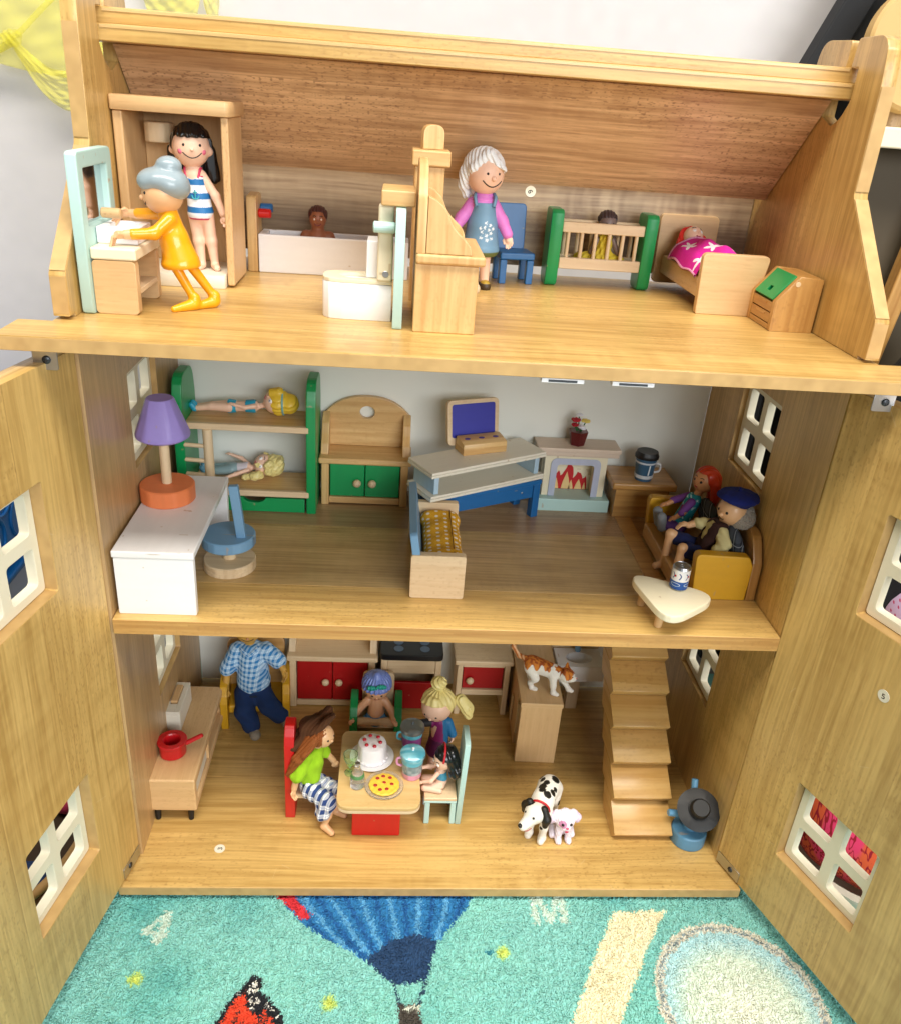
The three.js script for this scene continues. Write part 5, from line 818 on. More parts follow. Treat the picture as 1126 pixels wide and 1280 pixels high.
const groove = (n, d, ax = 0, ay = 2) => (x, y, z) => d * Math.sin((ax === 0 ? x : ax === 1 ? y : z) * n + 0.6 * Math.sin((ay === 2 ? z : y) * 0.2));
const doll = (label, pos, turn = 0) => thing('doll', label, 'doll', pos, turn);

{ // girl in a striped swimsuit
  const t = doll('doll girl with black hair in blue striped swimsuit standing in the shower', [-0.232, 0.5607, -0.152]), c = [-10, 100, 0], r = [15.5, 16.5, 15];
  const tor = [L([-9, 78, 0], 8.5, [-6, 60, 0], 8.2), L([-6, 60, 0], 8.2, [-5, 48, 0], 10)];
  const body = skin([[...c, ...r], L([-9.5, 80, 0], 4.5, [-10, 88, 0], 4.5), ...tor, L([-10, 46, 0], 6.2, [-8, 24, 0], 4.8), L([-8, 24, 0], 4.8, [-6.5, 5, 0], 3.4), L([0, 46, 0], 6.2, [3, 24, 0], 4.8), L([3, 24, 0], 4.8, [5, 5, 0], 3.4), L([-6.5, 3, 0], 3.4, [-8, 2.4, 7], 3), L([5, 3, 0], 3.4, [8, 2.4, 7], 3),
    L([-2, 78, 0], 4, [9, 62, 2], 3.6), L([9, 62, 2], 3.6, [15, 48, 5], 3), L([-17, 78, 0], 4, [-25, 62, 2], 3.6), L([-25, 62, 2], 3.6, [-27, 48, 5], 3), [5.3, 97, 0, 3, 3.5, 2.5], [-25.5, 97, 0, 3, 3.5, 2.5]], { k: 2.2, c: 0.9 });
  part(t, 'body', [body, hand([15, 47, 5], [0.35, -1, 0.15], [-0.3, 0, 1], 11, 1), hand([-27, 47, 5], [-0.1, -1, 0.15], [0.3, 0, 1], 11, -1)], M.skinPale);
  const stripe = (x, y) => { const s = ((y - 45) / 5.6) % 2; const b = s > 0.55 && s < 1.5; return lin(y < 44.2 || y > 77.2 ? '#c8385e' : b ? '#1f6fae' : '#eef2f6'); };
  part(t, 'swimsuit', skin(tor.map((p) => p.map((v, i) => (i === 3 || i === 7 ? v + 1.1 : v))), { k: 2.2, c: 0.7, cut: [[0, 1, 0, 78], [0, -1, 0, -42.5], (x, y, z) => 7 - Math.hypot(x + 9, (y - 82) * 1.0, z - 9) ], col: stripe }), M.vcol);
  for (const s of [-1, 1]) part(t, 'strap', tb([[-9 + s * 5, 76, 7.5], [-9 + s * 6.5, 83, 4], [-9 + s * 6.5, 83.5, -3]], 1.1, 14), flat('#c8385e', 0.5));
  part(t, 'anchor', [tb([[-6.5, 60, 10.4], [-6.5, 67, 10.4]], 0.6, 6), tb([[-9.5, 62.5, 9.8], [-8.5, 60.2, 10.2], [-6.5, 59.6, 10.5], [-4.5, 60.2, 10.2], [-3.5, 62.5, 9.8]], 0.6, 14), tb([[-8.3, 65, 10.2], [-4.7, 65, 10.2]], 0.5, 5)], flat('#39a6b5', 0.5));
  const at = face(t, c, r, [0.28, 0.05, 1], [0, 1, 0], { ea: 0.46, eb: 0.1, es: 1.3, cheek: 3, ma: 0.55, mb: -0.58, mc: 0.3, skinM: M.skinPale, nose: 1.6 });
  const fringe = []; for (let k = -4; k <= 4; k++) fringe.push(L(at(k * 0.2, 1.1, 1), 3, at(k * 0.22 + 0.06, 0.62 - 0.1 * Math.abs(k % 2), 0.8), 2.1));
  part(t, 'hair', skin([[-10, 102, -2.5, 17.2, 17.5, 15.5], L([-25, 96, -5], 6, [-26, 74, -6], 5), L([4, 96, -5], 6, [7, 76, -6], 5), L([-10, 95, -9], 12, [-9, 80, -9], 11), ...fringe], { k: 1.2, c: 0.8, cut: [(x, y, z) => Math.min(z * 0.97 + (x + 10) * 0.27 - 4.5, 104.5 + 0.35 * Math.abs(x + 8) * 0 - y + 5 * 0) > 0 && false ? 1 : Math.max(-1e3, Math.min((x + 10) * 0.27 + z - 3.2, 107.5 - y))], disp: groove(1.5, 0.35) }), M.blackHair);
}
{ // grey bun doll in yellow, leaning over the washstand
  const t = doll('grandmother doll with grey bun and plain yellow dress leaning over the washstand', [-0.231, A, -0.05]), c = [-12, 84, -4], r = [15.2, 14.6, 15], sk = M.skinWood;
  part(t, 'body', [skin([[...c, ...r], L([-10, 66, -3], 5.5, [-11, 74, -4], 5.5), L([-30, 57, 19], 3.8, [-35, 56.5, 20], 3.4), L([-36, 66, -20], 3.8, [-42, 66, -22], 3.4)], { k: 2, c: 1 }), hand([-34, 56.5, 20], [-1, -0.05, 0.05], [0, -1, 0.3], 15, 1, 0.9), hand([-41, 66, -22], [-1, 0, 0], [0, -0.6, 0.8], 15, 1, 0.9)], sk);
  part(t, 'dress', skin([L([-9, 71, -3], 7.5, [-5, 52, -1], 10.5), L([-5, 52, -1], 10.5, [-1, 36, 0], 14), [-1, 34, 0, 14.5, 5, 14], L([-6, 67, 5], 5, [-16, 57.5, 13], 4.2), L([-16, 57.5, 13], 4.2, [-30, 57, 19], 4), L([-12, 69, -9], 5, [-36, 66.5, -20], 4)], { k: 3, c: 0.9, cut: [[0.08, -1, 0, -31.5], [0, 1, 0, 78]] }), flat('#eea312', 0.3, { clearcoat: 0.35 }));
  const leg = (x, z, tx, tz) => [L([x, 33, z], 4, [tx + 4, 8, tz - 7], 3.2), L([tx + 4, 8.5, tz - 7], 4.6, [tx + 4, 5, tz - 7], 4.8), L([tx + 3, 4, tz - 5], 4.6, [tx - 9, 2.2, tz + 6], 2.6)];
  part(t, 'legs', skin([...leg(-5, 3, 4, 9), ...leg(5, -4, 17, -3)], { k: 1.4, c: 0.8, cut: [[0, -1, 0, 0]] }), flat('#f0a60e', 0.35, { clearcoat: 0.3 }));
  part(t, 'hair', skin([[-11, 94, -4, 17.5, 9.5, 16.5], [-4, 91, -3, 12, 9.5, 15], [-20, 92.5, -3, 9, 7.5, 13], [-6, 104, -4, 9.5, 7, 9], [-2, 88, -5, 10, 8, 13]], { k: 3, c: 0.9 }), flat('#93a3ab', 0.32, { clearcoat: 0.3 }));
  face(t, c, r, [-1, -0.05, 0.42], [0, 1, 0], { ea: 0.42, eb: 0.12, es: 1.3, ma: 0.35, mb: -0.5, mc: 0.2, skinM: sk, nose: 2 });
}
{ // bather
  const t = doll('small brown doll with dark hair sitting in the white bathtub', [-0.148, A + 0.0142, -0.2285]), c = [5, 36, 0], r = [8, 10, 8.5];
  part(t, 'body', skin([[...c, ...r], L([5, 22, 0], 4.5, [5, 28, 0], 4.5), L([5, 10, 0], 9, [5, 18, 0], 10), L([-6, 20, 0], 5.5, [-12, 9, 2], 4), L([16, 20, 0], 5.5, [22, 9, 2], 4), L([0, 5, 2], 5, [-30, 4, 2], 4)], { k: 3, c: 0.8 }), M.skinBrown);
  face(t, c, r, [0.1, -0.1, 1], [0, 1, 0], { ea: 0.42, eb: 0.15, es: 0.8, white: true, ma: 0.4, mb: -0.5, mc: 0.2, mr: 0.7, lip: flat('#7d3b36', 0.4), skinM: M.skinBrown, nose: 1.6, brow: true });
  part(t, 'hair', skin([[5, 40, -2, 9.3, 8.5, 9]], { k: 0, c: 0.7, cut: [(x, y, z) => Math.min(z - 4 + 0.8 * Math.sin(x * 2), 43 - y)], disp: groove(2.2, 0.3) }), flat('#4a2623', 0.5));
}
{ // white haired doll in a blue pinafore
  const t = doll('white haired doll in pink jumper and blue pinafore behind the pine dresser', [0.018, A, -0.199]), c = [-6, 103, 2], r = [17, 18, 16.5];
  part(t, 'body', [skin([[...c, ...r], L([-6, 80, 0], 6, [-6, 88, 0], 6), L([-12, 34, 0], 5.5, [-14, 6, 0], 4.4), L([0, 34, 0], 5.5, [1, 6, 0], 4.4), [-22.5, 100, -1, 3, 4, 3]], { k: 2, c: 1 }), hand([19, 52, 5], [0.3, -1, 0.25], [-0.4, 0, 1], 15, 1, 0.4), hand([-30, 56, 5], [-0.2, -1, 0.2], [0.4, 0, 1], 15, -1, 0.4)], M.skinPale);
  const pk = flat('#dc7fd0', 0.5); part(t, 'jumper', skin([L([-6, 80, 0], 8.5, [-6, 87.5, 0], 8.5), L([-6, 76, 0], 12, [-5, 66, 0], 12.5), L([4, 76, 0], 6.5, [13, 63, 2], 5.5), L([13, 63, 2], 5.5, [19, 52, 5], 5), L([-16, 76, 0], 6.5, [-25, 64, 2], 5.5), L([-25, 64, 2], 5.5, [-30, 56, 5], 5)], { k: 3, c: 1, cut: [[0, 1, 0, 89.5]], disp: (x, y) => (y > 80 ? 0.35 * Math.sin(y * 1.6) : 0) }), pk);
  const fl = [[-2, 58], [2, 56], [-4, 54], [0, 51], [3, 60], [-1, 62], [4, 53], [-5, 49], [6, 57], [1, 47], [-6, 57], [5, 48]];
  part(t, 'pinafore', skin([L([-5, 74, 1], 12.3, [-5, 58, 1], 14), L([-5, 58, 1], 14, [-5, 40, 0], 17), [-5, 36, 0, 17.5, 7, 16.5]], { k: 3, c: 0.8, cut: [[0, 1, 0, 79], [0, -1, 0, -31], (x, y, z) => y - 70 > 0 ? Math.abs(x + 5) - (11 - (y - 70) * 0.15) : -1], col: (x, y, z) => { let q = lin(y < 35.5 ? '#5d6b3c' : '#6c93b0'); if (z > 6) for (const [a, b] of fl) if (Math.hypot(x - a + 2, y - b) < 1.35 * Math.abs(Math.cos(Math.atan2(y - b, x - a + 2) * 2.5)) + 0.3) q = lin('#e6edf2'); return q; } }), M.vcol);
  for (const s of [-1, 1]) part(t, 'strap', tb([[-5 + s * 8, 76, 12], [-5 + s * 9.5, 84, 8], [-5 + s * 8, 86, 0], [-5 + s * 7, 82, -10]], 1.7, 20), flat('#6c93b0', 0.5));
  part(t, 'shoe', skin([L([1, 4, -1], 5, [2, 3.2, 8], 5.2), L([-14, 4, -1], 5, [-14, 3.2, 8], 5.2)], { k: 1, c: 0.8, cut: [[0, -1, 0, 0]], col: (x, y, z) => lin(y > 6.2 ? '#a98a2c' : '#3d2f1e') }), M.vcol);
  face(t, c, r, [0.42, 0, 1], [0, 1, 0], { ea: 0.36, eb: 0.1, es: 1.3, ma: 0.62, mb: -0.6, mc: 0.34, mr: 0.55, skinM: M.skinPale, nose: 2.4, brow: false });
  part(t, 'hair', skin([[-7.5, 108, -2, 19.5, 18.5, 17.5], L([-24, 104, 0], 6, [-25, 92, -2], 5), L([-24, 93, -3], 4, [-22, 84, -4], 3.6), L([-8, 98, -10], 13, [-9, 92, -10], 12), L([-4, 120, 10], 5, [8, 108, 12], 4), L([-6, 120, 10], 5, [-18, 108, 12], 4.5)], { k: 2, c: 0.8, cut: [(x, y, z) => { const f = (x + 6) * 0.39 + (z - 2) * 0.92; return Math.min(f - 4.5, 112 - 0.45 * Math.abs((x + 6) * 0.92 - (z - 2) * 0.39) - y); }], disp: (x, y, z) => 0.45 * Math.sin((x * 0.8 + z * 0.6) * 1.6 + 0.03 * y * y * 0.1) }), flat('#eef3f4', 0.4));
  part(t, 'earring', bm([-22.5, 95, 2], 1.8), M.eyeWhite);
}
{ // doll in the cradle
  const t = doll('grey faced doll in yellow dress sitting inside the green cradle', [0.1425, A + 0.0198, -0.2445]), c = [0, 42, 0], r = [8.8, 9.8, 9];
  part(t, 'body', [skin([[...c, ...r], L([0, 28, 0], 4, [0, 34, 0], 4), L([-8, 26, 0], 3, [-14, 14, 4], 2.6), L([8, 26, 0], 3, [14, 14, 4], 2.6)], { k: 2, c: 0.8 })], M.skinGrey);
  part(t, 'dress', skin([L([0, 27, 0], 7, [-1, 10, 0], 9), L([-3, 8, 1], 7.5, [-24, 7, 0], 6), L([3, 8, 3], 6.5, [16, 7, 2], 5)], { k: 3, c: 0.9, disp: (x, y, z) => 0.8 * Math.sin(x * 0.8 + z) * Math.sin(y * 0.5) }), flat('#c9b12e', 0.8));
  face(t, c, r, [0.1, 0, 1], [0, 1, 0], { ea: 0.4, eb: 0.1, es: 0.8, ma: 0.35, mb: -0.5, mc: 0.15, mr: 0.4, skinM: M.skinGrey, nose: 1.3 });
  part(t, 'hair', skin([[0, 46, -2, 9.8, 8.5, 9.6]], { k: 0, c: 0.7, cut: [(x, y, z) => Math.min(z - 3, 47.5 - y)], disp: groove(2, 0.35) }), flat('#3c2c2c', 0.5));
}
{ // doll in bed
  const t = doll('doll with red hair lying under the pink starry blanket', [0.237, A, -0.205]), c = [-4, 53, -43], r = [10, 11, 10];
  part(t, 'body', skin([[...c, ...r], L([-3, 45, -35], 4, [-3, 36, -26], 7), L([-3, 32, -26], 7.5, [0, 30, 20], 7), L([0, 29, 20], 6, [2, 28, 48], 4)], { k: 2, c: 0.9 }), M.skinPale);
  face(t, c, r, [0.25, 0.72, 0.65], [0, 0.6, -0.7], { ea: 0.42, eb: 0.08, es: 1.5, white: true, ma: 0.25, mb: -0.55, mc: 0.08, mr: 0.7, lip: M.lipRed, skinM: M.skinPale, nose: 1.1, brow: true });
  part(t, 'hair', skin([[-4.5, 52, -47, 12.5, 12.5, 10.5], L([-14, 47, -43], 6, [-17, 43, -34], 5), L([5, 51, -45], 5, [8, 47, -40], 4), [-9, 54, -45, 8, 7, 7]], { k: 3, c: 0.8, cut: [(x, y, z) => Math.min((y - 50) * 0.62 + (z + 42) * 0.72 - 1.5, 1e3)], disp: (x, y, z) => 0.5 * Math.sin(x * 0.9 + z * 0.8) }), flat('#d6231a', 0.45));
}
{ // doll on the upper bunk
  const t = doll('blonde doll in turquoise bikini lying on the upper bunk', [-0.2325, MID + 0.1012, -0.2500]), c = [41, 15, 0], r = [12, 12.5, 12];
  part(t, 'body', [skin([[...c, ...r], L([24, 9, 0], 3, [30, 11, 0], 3), L([18, 9, 0], 6.5, [4, 8, 0], 5), L([4, 8, 0], 5, [-6, 8, 0], 7), L([-8, 8, -4], 5.5, [-26, 7, -3], 4), L([-26, 7, -3], 4, [-44, 5, -3], 2.8), L([-8, 8, 4], 5.5, [-26, 8, 4], 4), L([-26, 8, 4], 4, [-44, 5, 4], 2.8), L([20, 11, 6], 2.8, [10, 10, 9], 2.3), L([10, 10, 9], 2.3, [-1, 13, 9], 2), L([20, 10, -6], 2.8, [8, 5, -10], 2.3)], { k: 1.8, c: 0.8 }), hand([-1, 13, 9], [-1, 0.25, 0], [0, -1, 0], 8, 1), hand([8, 5, -10], [-1, -0.1, 0], [0, -1, 0], 8, -1)], M.skinPale);
  const tq = flat('#29a3c4', 0.4); part(t, 'bikini', [skin([L([18, 9, 0], 7.3, [11, 8.8, 0], 6.6)], { c: 0.7, cut: [[1, 0, 0, 21], [-1, 0, 0, -10]] }), skin([L([-2, 8, 0], 7, [-7, 8, 0], 7.8)], { c: 0.7, cut: [[1, 0, 0, 0], [-1, 0, 0, 9]] })], tq);
  part(t, 'shoe', skin([L([-44, 5, -3], 3.6, [-47, 9, -3], 3.2), L([-44, 5, 4], 3.6, [-47, 9, 4], 3.2)], { k: 0.5, c: 0.7 }), tq);
  face(t, c, r, [-0.25, 0.72, 0.62], [1, 0.1, 0.1], { ea: 0.42, eb: -0.02, es: 2, white: true, eye: flat('#4a3f86', 0.3), ma: 0.22, mb: -0.6, mc: 0.05, mr: 0.6, lip: flat('#c4566a', 0.4), skinM: M.skinPale, nose: 1, brow: true });
  part(t, 'hair', skin([[45, 15, 0, 13, 14.5, 13.5], [57, 14, 1, 10, 11, 11], L([36, 26, 4], 4, [46, 28, 4], 5)], { k: 2, c: 0.8, cut: [(x, y, z) => 44 - 0.25 * y - 0.2 * z - x + 0], disp: (x, y, z) => 0.5 * Math.sin(y * 0.9 + z * 0.9) }), M.blond);
  part(t, 'hair_band', tb(Array.from({ length: 14 }, (_, k) => [50.5 - 0.3 * Math.cos(k * 0.449), 15 + 13.3 * Math.cos(k * 0.449), 13 * Math.sin(k * 0.449)]), 1.1, 40, true), flat('#7db7bd', 0.5));
}
{ // doll on the lower bunk
  const t = doll('pale blonde doll in silver trousers lying on the lower bunk', [-0.233, MID + 0.0258, -0.2555]), c = [27, 14, 2], r = [11, 12, 11.5];
  part(t, 'body', [skin([[...c, ...r], L([12, 9, 1], 3, [18, 11, 1], 3), L([8, 9, 1], 6, [-4, 8, 1], 5.2), L([-8, 8, -3], 5.2, [-38, 5, -4], 3), L([-8, 8, 5], 5.2, [-38, 5, 6], 3), L([10, 10, -5], 2.6, [0, 15, -12], 2.2), L([0, 15, -12], 2.2, [-11, 18, -14], 1.9), L([10, 9, 7], 2.6, [-2, 7, 15], 2.2), L([-2, 7, 15], 2.2, [-12, 4.5, 20], 1.9)], { k: 1.8, c: 0.8 }), hand([-11, 18, -14], [-1, 0.3, -0.2], [0, -1, 0], 8, 1), hand([-12, 4.5, 20], [-1, -0.1, 0.3], [0, -1, 0], 8, -1)], M.skinPale);
  part(t, 'top', skin([L([8, 9, 1], 6.9, [-3, 8, 1], 6)], { c: 0.7, cut: [[1, 0, 0, 9.5]] }), flat('#d9cfd6', 0.5)); part(t, 'trousers', skin([L([-4, 8, 1], 6.4, [-9, 8, 1], 6.8), L([-8, 8, -3], 5.8, [-34, 5.5, -4], 4), L([-8, 8, 5], 5.8, [-34, 5.5, 6], 4)], { k: 2, c: 0.7 }), flat('#8fa9ae', 0.4)); part(t, 'shoe', skin([L([-38, 5.5, -4], 3.6, [-41, 9, -4], 3), L([-38, 5.5, 6], 3.6, [-41, 9, 6], 3)], { k: 0.4, c: 0.7 }), flat('#6fa8c4', 0.4));
  face(t, c, r, [-0.15, 0.6, 0.78], [1, 0.1, 0.1], { ea: 0.42, eb: -0.02, es: 1.9, white: true, eye: flat('#3b3552', 0.3), ma: 0.22, mb: -0.6, mc: 0.05, mr: 0.6, lip: flat('#c4566a', 0.4), skinM: M.skinPale, nose: 1, brow: true });
  const cl = [[37, 13, 0, 13, 12.5, 14]]; for (let k = 0; k < 14; k++) cl.push([30 + 12 * Math.sin(k * 1.9) + 4, 11 + 9 * Math.abs(Math.sin(k * 2.7)), 14 * Math.cos(k * 1.3), 4.6, 4.6, 4.6]); cl.push(L([20, 6, 14], 4.5, [8, 4.5, 17], 3.5), L([24, 7, 15], 5, [18, 6, 18], 4.5));
  part(t, 'hair', skin(cl, { k: 1.2, c: 0.8, cut: [(x, y, z) => (z < 12 ? 30 - 0.2 * y - x : -1)], disp: (x, y, z) => 0.5 * Math.sin(x * 1.1 + z * 0.7) * Math.sin(y + z * 0.6) }), M.paleBlond);
}
{ // red haired doll on the sofa
  const t = doll('red haired doll in turquoise top with grey shoes sitting on the sofa', [0.2485, MID + 0.0208, -0.162]), c = [17, 61, -2], r = [11.5, 12.5, 11.5], sk = M.skinTan;
  part(t, 'body', [skin([[...c, ...r], L([11, 44, 0], 4, [14, 50, -1], 4), L([9, 38, 0], 7, [-1, 13, 0], 8), L([4, 40, 8], 3.6, [-4, 30, 12], 3), L([-4, 30, 12], 3, [-10, 24, 11], 2.6), L([6, 40, -8], 3.6, [-6, 34, -11], 3), L([-6, 34, -11], 3, [-16, 30, -8], 2.6)], { k: 2, c: 0.9 }), hand([-9, 24, 11], [-1, -0.3, 0], [0, -1, 0], 11, 1), hand([-15, 30, -8], [-1, -0.2, 0.1], [0, -1, 0], 11, -1)], sk);
  part(t, 'top', skin([L([9, 40, 0], 8, [-1, 12, 0], 9.4)], { c: 0.8, cut: [[0, 1, 0, 46.5]], col: (x, y, z) => { const d = Math.hypot(y - 32, z - 2); return lin(d < 2.6 ? '#8b2d63' : noise(x * 0.5 + 40, y * 0.5 + z * 0.4 + 50, 99, 99, 3) > 0.76 ? '#bfe0e2' : '#1f8f9f'); } }), M.vcolSoft);
  part(t, 'sleeve', skin([L([4, 40, 8], 4.6, [-6, 29, 12], 3.8), L([6, 40, -8], 4.6, [-9, 33, -11], 3.8)], { k: 0.5, c: 0.8 }), flat('#6d3a86', 0.8)); part(t, 'trousers', skin([L([-1, 9, 5], 6.5, [-20, 12, 6], 5.5), L([-1, 9, -5], 6.5, [-20, 12, -5], 5.5)], { k: 2, c: 0.9 }), flat('#5a3573', 0.85));
  part(t, 'shoe', skin([L([-22, 9, 7], 5, [-25, 22, 9], 5.2), L([-22, 9, -5], 5, [-25, 22, -6], 5.2)], { k: 0.5, c: 0.8 }), flat('#85898e', 0.7));
  face(t, c, r, [-1, 0.1, 0.55], [0.1, 1, 0], { ea: 0.4, eb: 0.1, es: 1.6, ma: 0.18, mb: -0.5, mc: 0.05, mr: 0.8, lip: flat('#a3352f', 0.4), skinM: sk, nose: 1.3, brow: true });
  part(t, 'hair', skin([[20, 65, -3, 12.6, 12.2, 13], L([28, 62, -4], 8, [31, 40, -3], 6), L([31, 40, -3], 6, [29, 24, -2], 4), L([26, 60, 6], 5, [28, 42, 7], 4)], { k: 3, c: 0.9, cut: [(x, y, z) => Math.min(13.5 + 0.35 * z - x, 71 - y)] , disp: groove(1.2, 0.4, 2) }), flat('#b9330f', 0.4));
}
{ // man with a blue beret on the sofa
  const t = doll('doll with blue beret grey hair and brown waistcoat sitting on the sofa', [0.2565, MID + 0.0200, -0.104]), c = [16, 53, 2], r = [13, 13.5, 13], sk = M.skinWood; t.scale.setScalar(1.1);
  part(t, 'body', [skin([[...c, ...r], L([10, 36, 2], 4, [13, 43, 2], 4.5), L([6, 34, 2], 8, [-2, 10, 2], 8.5), L([-26, 18, 12], 4.4, [-29, -14, 13], 3.6), L([-30, -17, 13], 3.8, [-36, -18, 15], 3.4), L([-32, 22, -8], 4.4, [-33, -6, -8], 3.6), L([-33, -10, -8], 3.8, [-40, -12, -8], 3.4), L([-2, 10, 10], 6, [-26, 18, 12], 4.4), L([-2, 10, -6], 6, [-32, 22, -8], 4.4), L([8, 26, 18], 4, [-2, 17, 20], 3.4), L([-6, 34, -10], 3.6, [-16, 30, -11], 3)], { k: 2, c: 0.9 }), hand([-2, 17, 20], [-0.9, -0.5, 0.2], [0, -1, 0.3], 14, 1, 0.6), hand([-15, 30, -11], [-1, 0.2, 0], [0, -1, 0], 13, -1, 0.6)], sk);
  part(t, 'shirt', skin([L([6, 35, 2], 8.6, [-1, 14, 2], 9), L([8, 34, 10], 6, [8, 26, 18], 6.2), L([8, 26, 18], 6.2, [3, 19, 20], 6.4), L([3, 34, -6], 6, [-7, 33, -10], 5.4)], { k: 2.5, c: 0.9, cut: [[0, 1, 0, 41]], disp: (x, y, z) => 0.5 * Math.sin(x * 0.7 + y * 0.5) }), flat('#d9cd92', 0.95));
  part(t, 'waistcoat', skin([L([6, 36, 2], 9.8, [-2, 12, 2], 10.4), L([2, 34, 9], 4, [-6, 20, 9], 4)], { k: 2, c: 0.9, cut: [[0, 1, 0, 42.5], (x, y, z) => (y > 24 && x < 2 ? 4 - Math.abs(z - 2) : -1)], disp: (x, y, z) => 0.4 * Math.sin(y * 0.8 + z * 0.3) }), flat('#33170f', 0.95));
  part(t, 'trousers', skin([L([-2, 9, 9], 8, [-20, 15, 11], 7.5), L([-2, 9, -6], 8, [-24, 18, -7], 7)], { k: 2.5, c: 0.9, disp: (x, y, z) => 0.4 * Math.sin(x * 0.6 + z * 0.5) }), flat('#141d4a', 0.95));
  part(t, 'hair', skin([[25, 47, 6, 11.5, 9.5, 11], [22, 50, -4, 10, 10, 11], [28, 52, 5, 7, 8, 8]], { k: 2, c: 0.7, disp: (x, y, z) => 1.1 * (noise(x * 0.9 + 60, y * 0.9 + z * 0.4 + 60, 200, 200, 6) - 0.5) + 0.9 * Math.sin(x * 1.7 + y) * Math.sin(z * 1.6 + y * 1.3), cut: [(x, y, z) => 14 + 0.35 * (z < 2 ? 2 - z : 0) - x] }), flat('#a39b90', 1));
  part(t, 'beret', skin([[18, 67, 3, 19, 6.5, 17], [18, 63, 3, 14, 5, 13.5], L([18, 73, 3], 1.3, [18, 76, 3], 1)], { k: 2, c: 0.9, disp: (x, y, z) => 0.35 * Math.sin(x * 0.5) * Math.sin(z * 0.6), cut: [[-0.35, -1, 0.1, -66]] }), flat('#0d1c66', 0.98));
  face(t, c, r, [-1, -0.02, 0.45], [0, 1, 0], { ea: 0.4, eb: 0.12, es: 1.5, ma: 0.25, mb: -0.5, mc: 0.1, skinM: sk, nose: 2.3 });
}
{ // man in the armchair
  const t = doll('doll in blue checked shirt and navy trousers sitting in the yellow armchair', [-0.2085, 0, -0.188]), c = [-17, 125, -34], r = [15, 16, 15], sk = M.skinTan;
  part(t, 'body', [skin([[...c, ...r], L([-15, 102, -32], 6, [-16, 110, -33], 6), L([-14, 90, -32], 12, [-12, 48, -28], 13), L([-42, 78, -24], 4.5, [-43, 58, -16], 4), L([18, 88, -26], 4.5, [26, 80, -18], 4)], { k: 3, c: 1 }), hand([-43, 58, -16], [-0.05, -1, 0.3], [0.6, 0, 0.5], 17, 1, 0.4), hand([25, 80, -18], [0.4, -0.9, 0.4], [-0.5, 0, 0.6], 17, -1, 0.4)], flat('#c99a45', 0.6));
  part(t, 'shirt', skin([L([-14, 92, -32], 18, [-12, 56, -28], 20), L([-30, 97, -31], 11, [-42, 76, -24], 10), L([3, 98, -31], 11, [19, 87, -26], 10)], { k: 4, c: 1, uv: 0.03, disp: (x, y, z) => 0.6 * Math.sin(x * 0.35 + y * 0.2) * Math.sin(y * 0.3), cut: [[0, -1, 0, -42], [0, 1, 0, 108]] }), M.blueGingham);
  part(t, 'collar', tb([[-25, 105, -24], [-20, 103, -19], [-15, 100, -17], [-10, 103, -19], [-5, 106, -24]], 2.6, 24), M.blueGingham);
  part(t, 'trousers', skin([L([-12, 46, -27], 19, [-12, 40, -24], 18), L([-21, 42, -22], 13.5, [-19, 30, 0], 12), L([-19, 30, 0], 12, [-11, 15, 6], 11), L([-3, 42, -22], 13.5, [9, 34, -6], 12), L([9, 34, -6], 12, [22, 21, -6], 11)], { k: 3, c: 1, disp: (x, y, z) => 0.5 * Math.sin(y * 0.5 + x * 0.3) }), flat('#14305f', 0.95));
  part(t, 'waistband', tb(Array.from({ length: 12 }, (_, k) => [-12 + 19.6 * Math.sin(k * 0.5236), 46, -27 + 19.6 * Math.cos(k * 0.5236)]), 1.6, 40, true), flat('#101f3a', 0.8));
  part(t, 'shoe', skin([L([-9, 9, 7], 6, [-5, 7, 16], 6.6), L([26, 15, -6], 6, [33, 13, 2], 6.6)], { k: 1, c: 0.9, col: (x, y, z) => lin(z > 15 || (x > 20 && z > 1) ? '#8d8577' : '#b9ab94') }), M.vcolSoft);
  face(t, c, r, [0.1, 0, 1], [0, 1, 0], { skinM: sk }); part(t, 'hair', skin([[-17, 131, -37, 16, 14, 15]], { k: 0, c: 1, cut: [(x, y, z) => Math.min(z + 28, 134 - y)] }), flat('#3a2718', 0.8));
}
